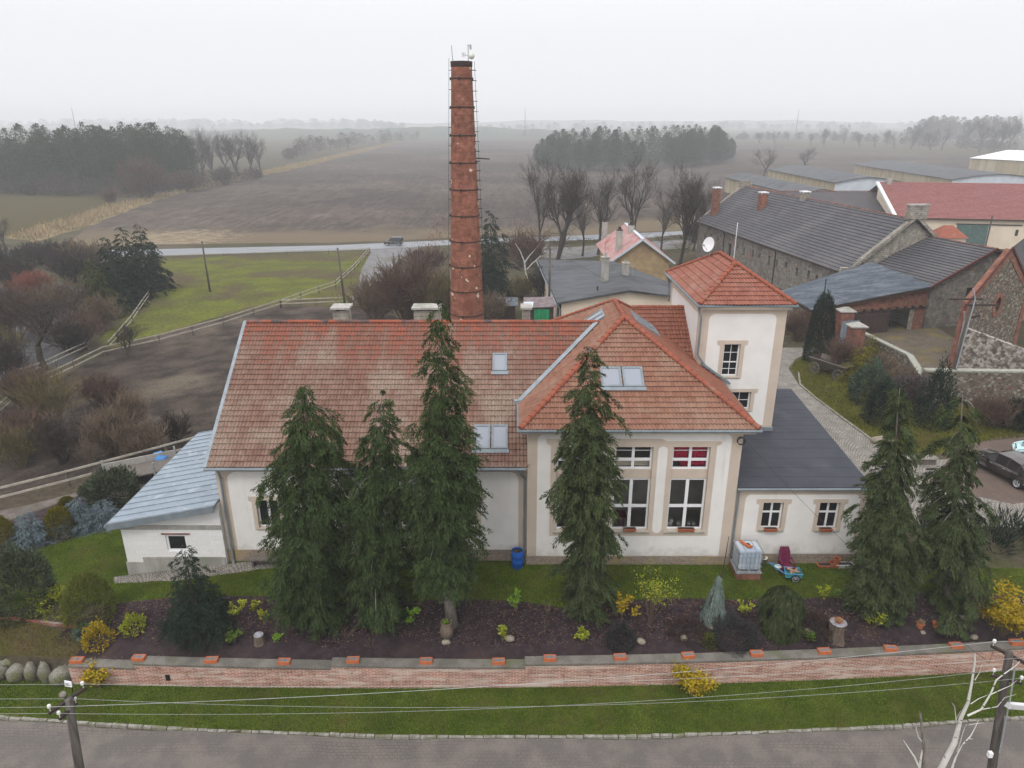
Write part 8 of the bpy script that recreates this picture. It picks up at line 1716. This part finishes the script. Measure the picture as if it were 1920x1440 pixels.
o = scatter('grass', 'grass', clip(RG['street_verge']), 90000, .085, .022, 401, amp=.55); tag(o, 'short green grass on the verge between street and garden wall', 'grass', kind='stuff')
o = scatter('grass', 'grass', clip(RG['lawn']), 120000, .085, .022, 402, amp=.55, ex=(hs, RG['bark_mulch_bed'], RG['cobbled_path'], RG['shrub_bed'])); tag(o, 'short green lawn grass between the bed and the house', 'grass', kind='stuff')
o = scatter('grass', 'grassolive', clip(RG['rough_grass']), 14000, .10, .022, 403, amp=.6); tag(o, 'brownish rough grass above the boulders', 'grass', kind='stuff')
o = scatter('grass', 'grassolive', RG['side_lawn'], 30000, .14, .05, 404, amp=.6); tag(o, 'mossy olive grass on the right lawn by the cart', 'grass', kind='stuff')
o = scatter('bark_chips', 'chips', clip(RG['bark_mulch_bed']), 48000, .10, .045, 405, lay=True); tag(o, 'dark purplish bark chips covering the bed', 'bark chips', kind='stuff')
o = scatter('dry_grass', 'drygrass', RG['dry_grass_margin'], 16000, 1.3, .25, 406, amp=.45); tag(o, 'pale dry grass along the ploughed field edge', 'dry grass', kind='stuff')
o = scatter('bark_chips', 'brownleaf', clip(RG['bark_mulch_bed']), 900, .11, .06, 407, lay=True); o.name = 'fallen_leaves'; tag(o, 'brown fallen leaves scattered over the dark bed', 'leaves', kind='stuff')

# ------------------------------------------------------------------ far woods and hedges
def wood(name, label, base, n, h0, h1, depth, seed, mat='pinefar', per=170, s=1.5, cat='wood', edge=.6, wid=.2):
    """many crowns along the foot line base (pixels), depth metres back"""
    r = np.random.default_rng(seed); pts = [at(*p) for p in base]; P, D = [], []
    for i in range(n):
        t = r.uniform(0, len(pts) - 1.001); k = int(t); q = pts[k].lerp(pts[k + 1], t - k); dv = Vector((q.x, q.y, 0)).normalized(); dd = depth * r.uniform(0, 1) ** 1.3; q = q + dv * dd; e = min(t, len(pts) - 1 - t) / (len(pts) - 1); Hh = r.uniform(h0, h1) * (edge + (1 - edge) * min(1, e * 6)) ; w = Hh * wid * r.uniform(.8, 1.25); z0 = gz(q.x, q.y)
        a = nrm(r.normal(size=(per, 3))); u = r.uniform(.05, 1, per) ** .75; pr = np.interp(u, [0, .25, .6, .85, 1.], [.55, .9, 1.0, .7, .12]); ph = r.uniform(0, 6.28, 3); ang = np.arctan2(a[:, 1], a[:, 0])
        R = w * pr * (1 + .28 * np.sin(3 * ang + ph[0] + 9 * u) + .2 * np.sin(5 * ang - 14 * u + ph[1])) * r.uniform(0, 1.08, per) ** .55
        P.append(np.stack([q.x + np.cos(ang) * R, q.y + np.sin(ang) * R, z0 + Hh * u * .97], 1)); D.append(r.normal(0, 1, (per, 3)) + np.array([0, 0, .5]))
    o = kites(name, np.concatenate(P), np.concatenate(D), s, s * .6, mat, seed=seed); return tag(o, label, cat, kind='stuff')
wood('pine_wood', 'dark pine wood standing alone in the field right of the chimney', [(1004, 312), (1060, 322), (1150, 322), (1250, 318), (1330, 312), (1372, 302)], 210, 14, 25, 60, 501, 'pinefar', 950, .62, edge=.55)
wood('pine_wood', 'dark pine wood at the left beyond the pond', [(-60, 362), (80, 364), (190, 366), (280, 360), (365, 352)], 220, 16, 27, 60, 502, 'pinefar', 950, .62, edge=.9)
wood('bare_thicket', 'brown leafless undergrowth along the foot of the left wood', [(-20, 364), (120, 368), (260, 372), (380, 358), (490, 334)], 70, 5, 9, 8, 503, 'thicket', 260, .5, wid=.45)
wood('far_hedge', 'hazy bare hedge across the field left of the chimney', [(540, 302), (600, 286), (680, 272), (790, 263)], 60, 8, 16, 30, 504, 'thicket', 260, .9, wid=.5)
wood('far_hedge', 'hazy hedge along the far right field edge', [(1380, 262), (1500, 264), (1620, 268), (1760, 278), (1930, 288)], 90, 7, 13, 50, 505, 'thicket', 260, 1.1, wid=.5)
wood('far_wood', 'hazy bare wood at the far right edge', [(1700, 268), (1800, 268), (1940, 270)], 70, 24, 34, 120, 506, 'thicket', 480, 1.5, wid=.3)
wood('far_wood', 'pale wooded rise on the left horizon', [(-80, 238), (200, 240), (420, 240), (640, 240), (760, 243)], 200, 14, 34, 260, 507, 'pinefar', 260, 3.2, wid=.7)
wood('far_hedge', 'faint line of trees far across the plain right of the chimney', [(900, 246), (1150, 243), (1400, 243), (1700, 243), (1950, 245)], 150, 10, 24, 500, 508, 'thicket', 200, 3., wid=.7)
# masts and a few pale far houses
def mast(px, lab, y, h):
    x = (px - 960) / FPX * y; m = MB(); m.tube([(x, y, -7), (x, y, -7 + h)], [.6, .25], 4); o = m.build('radio_mast', 'iron'); tag(o, lab, 'mast'); origin_to(o, (x, y, -7))
mast(190, 'thin mast on the hazy left horizon', 1000, 42); mast(983, 'thin mast on the hazy horizon right of the chimney', 1300, 46); mast(1462, 'thin mast on the hazy right horizon', 1300, 44)

# ------------------------------------------------------------------ the misty air
m = bpy.data.materials.new('mist'); m.use_nodes = True; nt = m.node_tree; nt.nodes.clear()
pv = nt.nodes.new('ShaderNodeVolumePrincipled'); pv.inputs['Color'].default_value = (.94, .965, 1., 1); pv.inputs['Density'].default_value = .00055; pv.inputs['Anisotropy'].default_value = 0
oo = nt.nodes.new('ShaderNodeOutputMaterial'); nt.links.new(pv.outputs[0], oo.inputs['Volume']); MT['mist'] = m
hz = MB().box(-4300, -70, -8.5, 4300, 4500, 48).build('haze', 'mist'); hz['kind'] = 'stuff'; hz['label'] = 'pale winter mist lying over the whole landscape'; hz['category'] = 'haze'
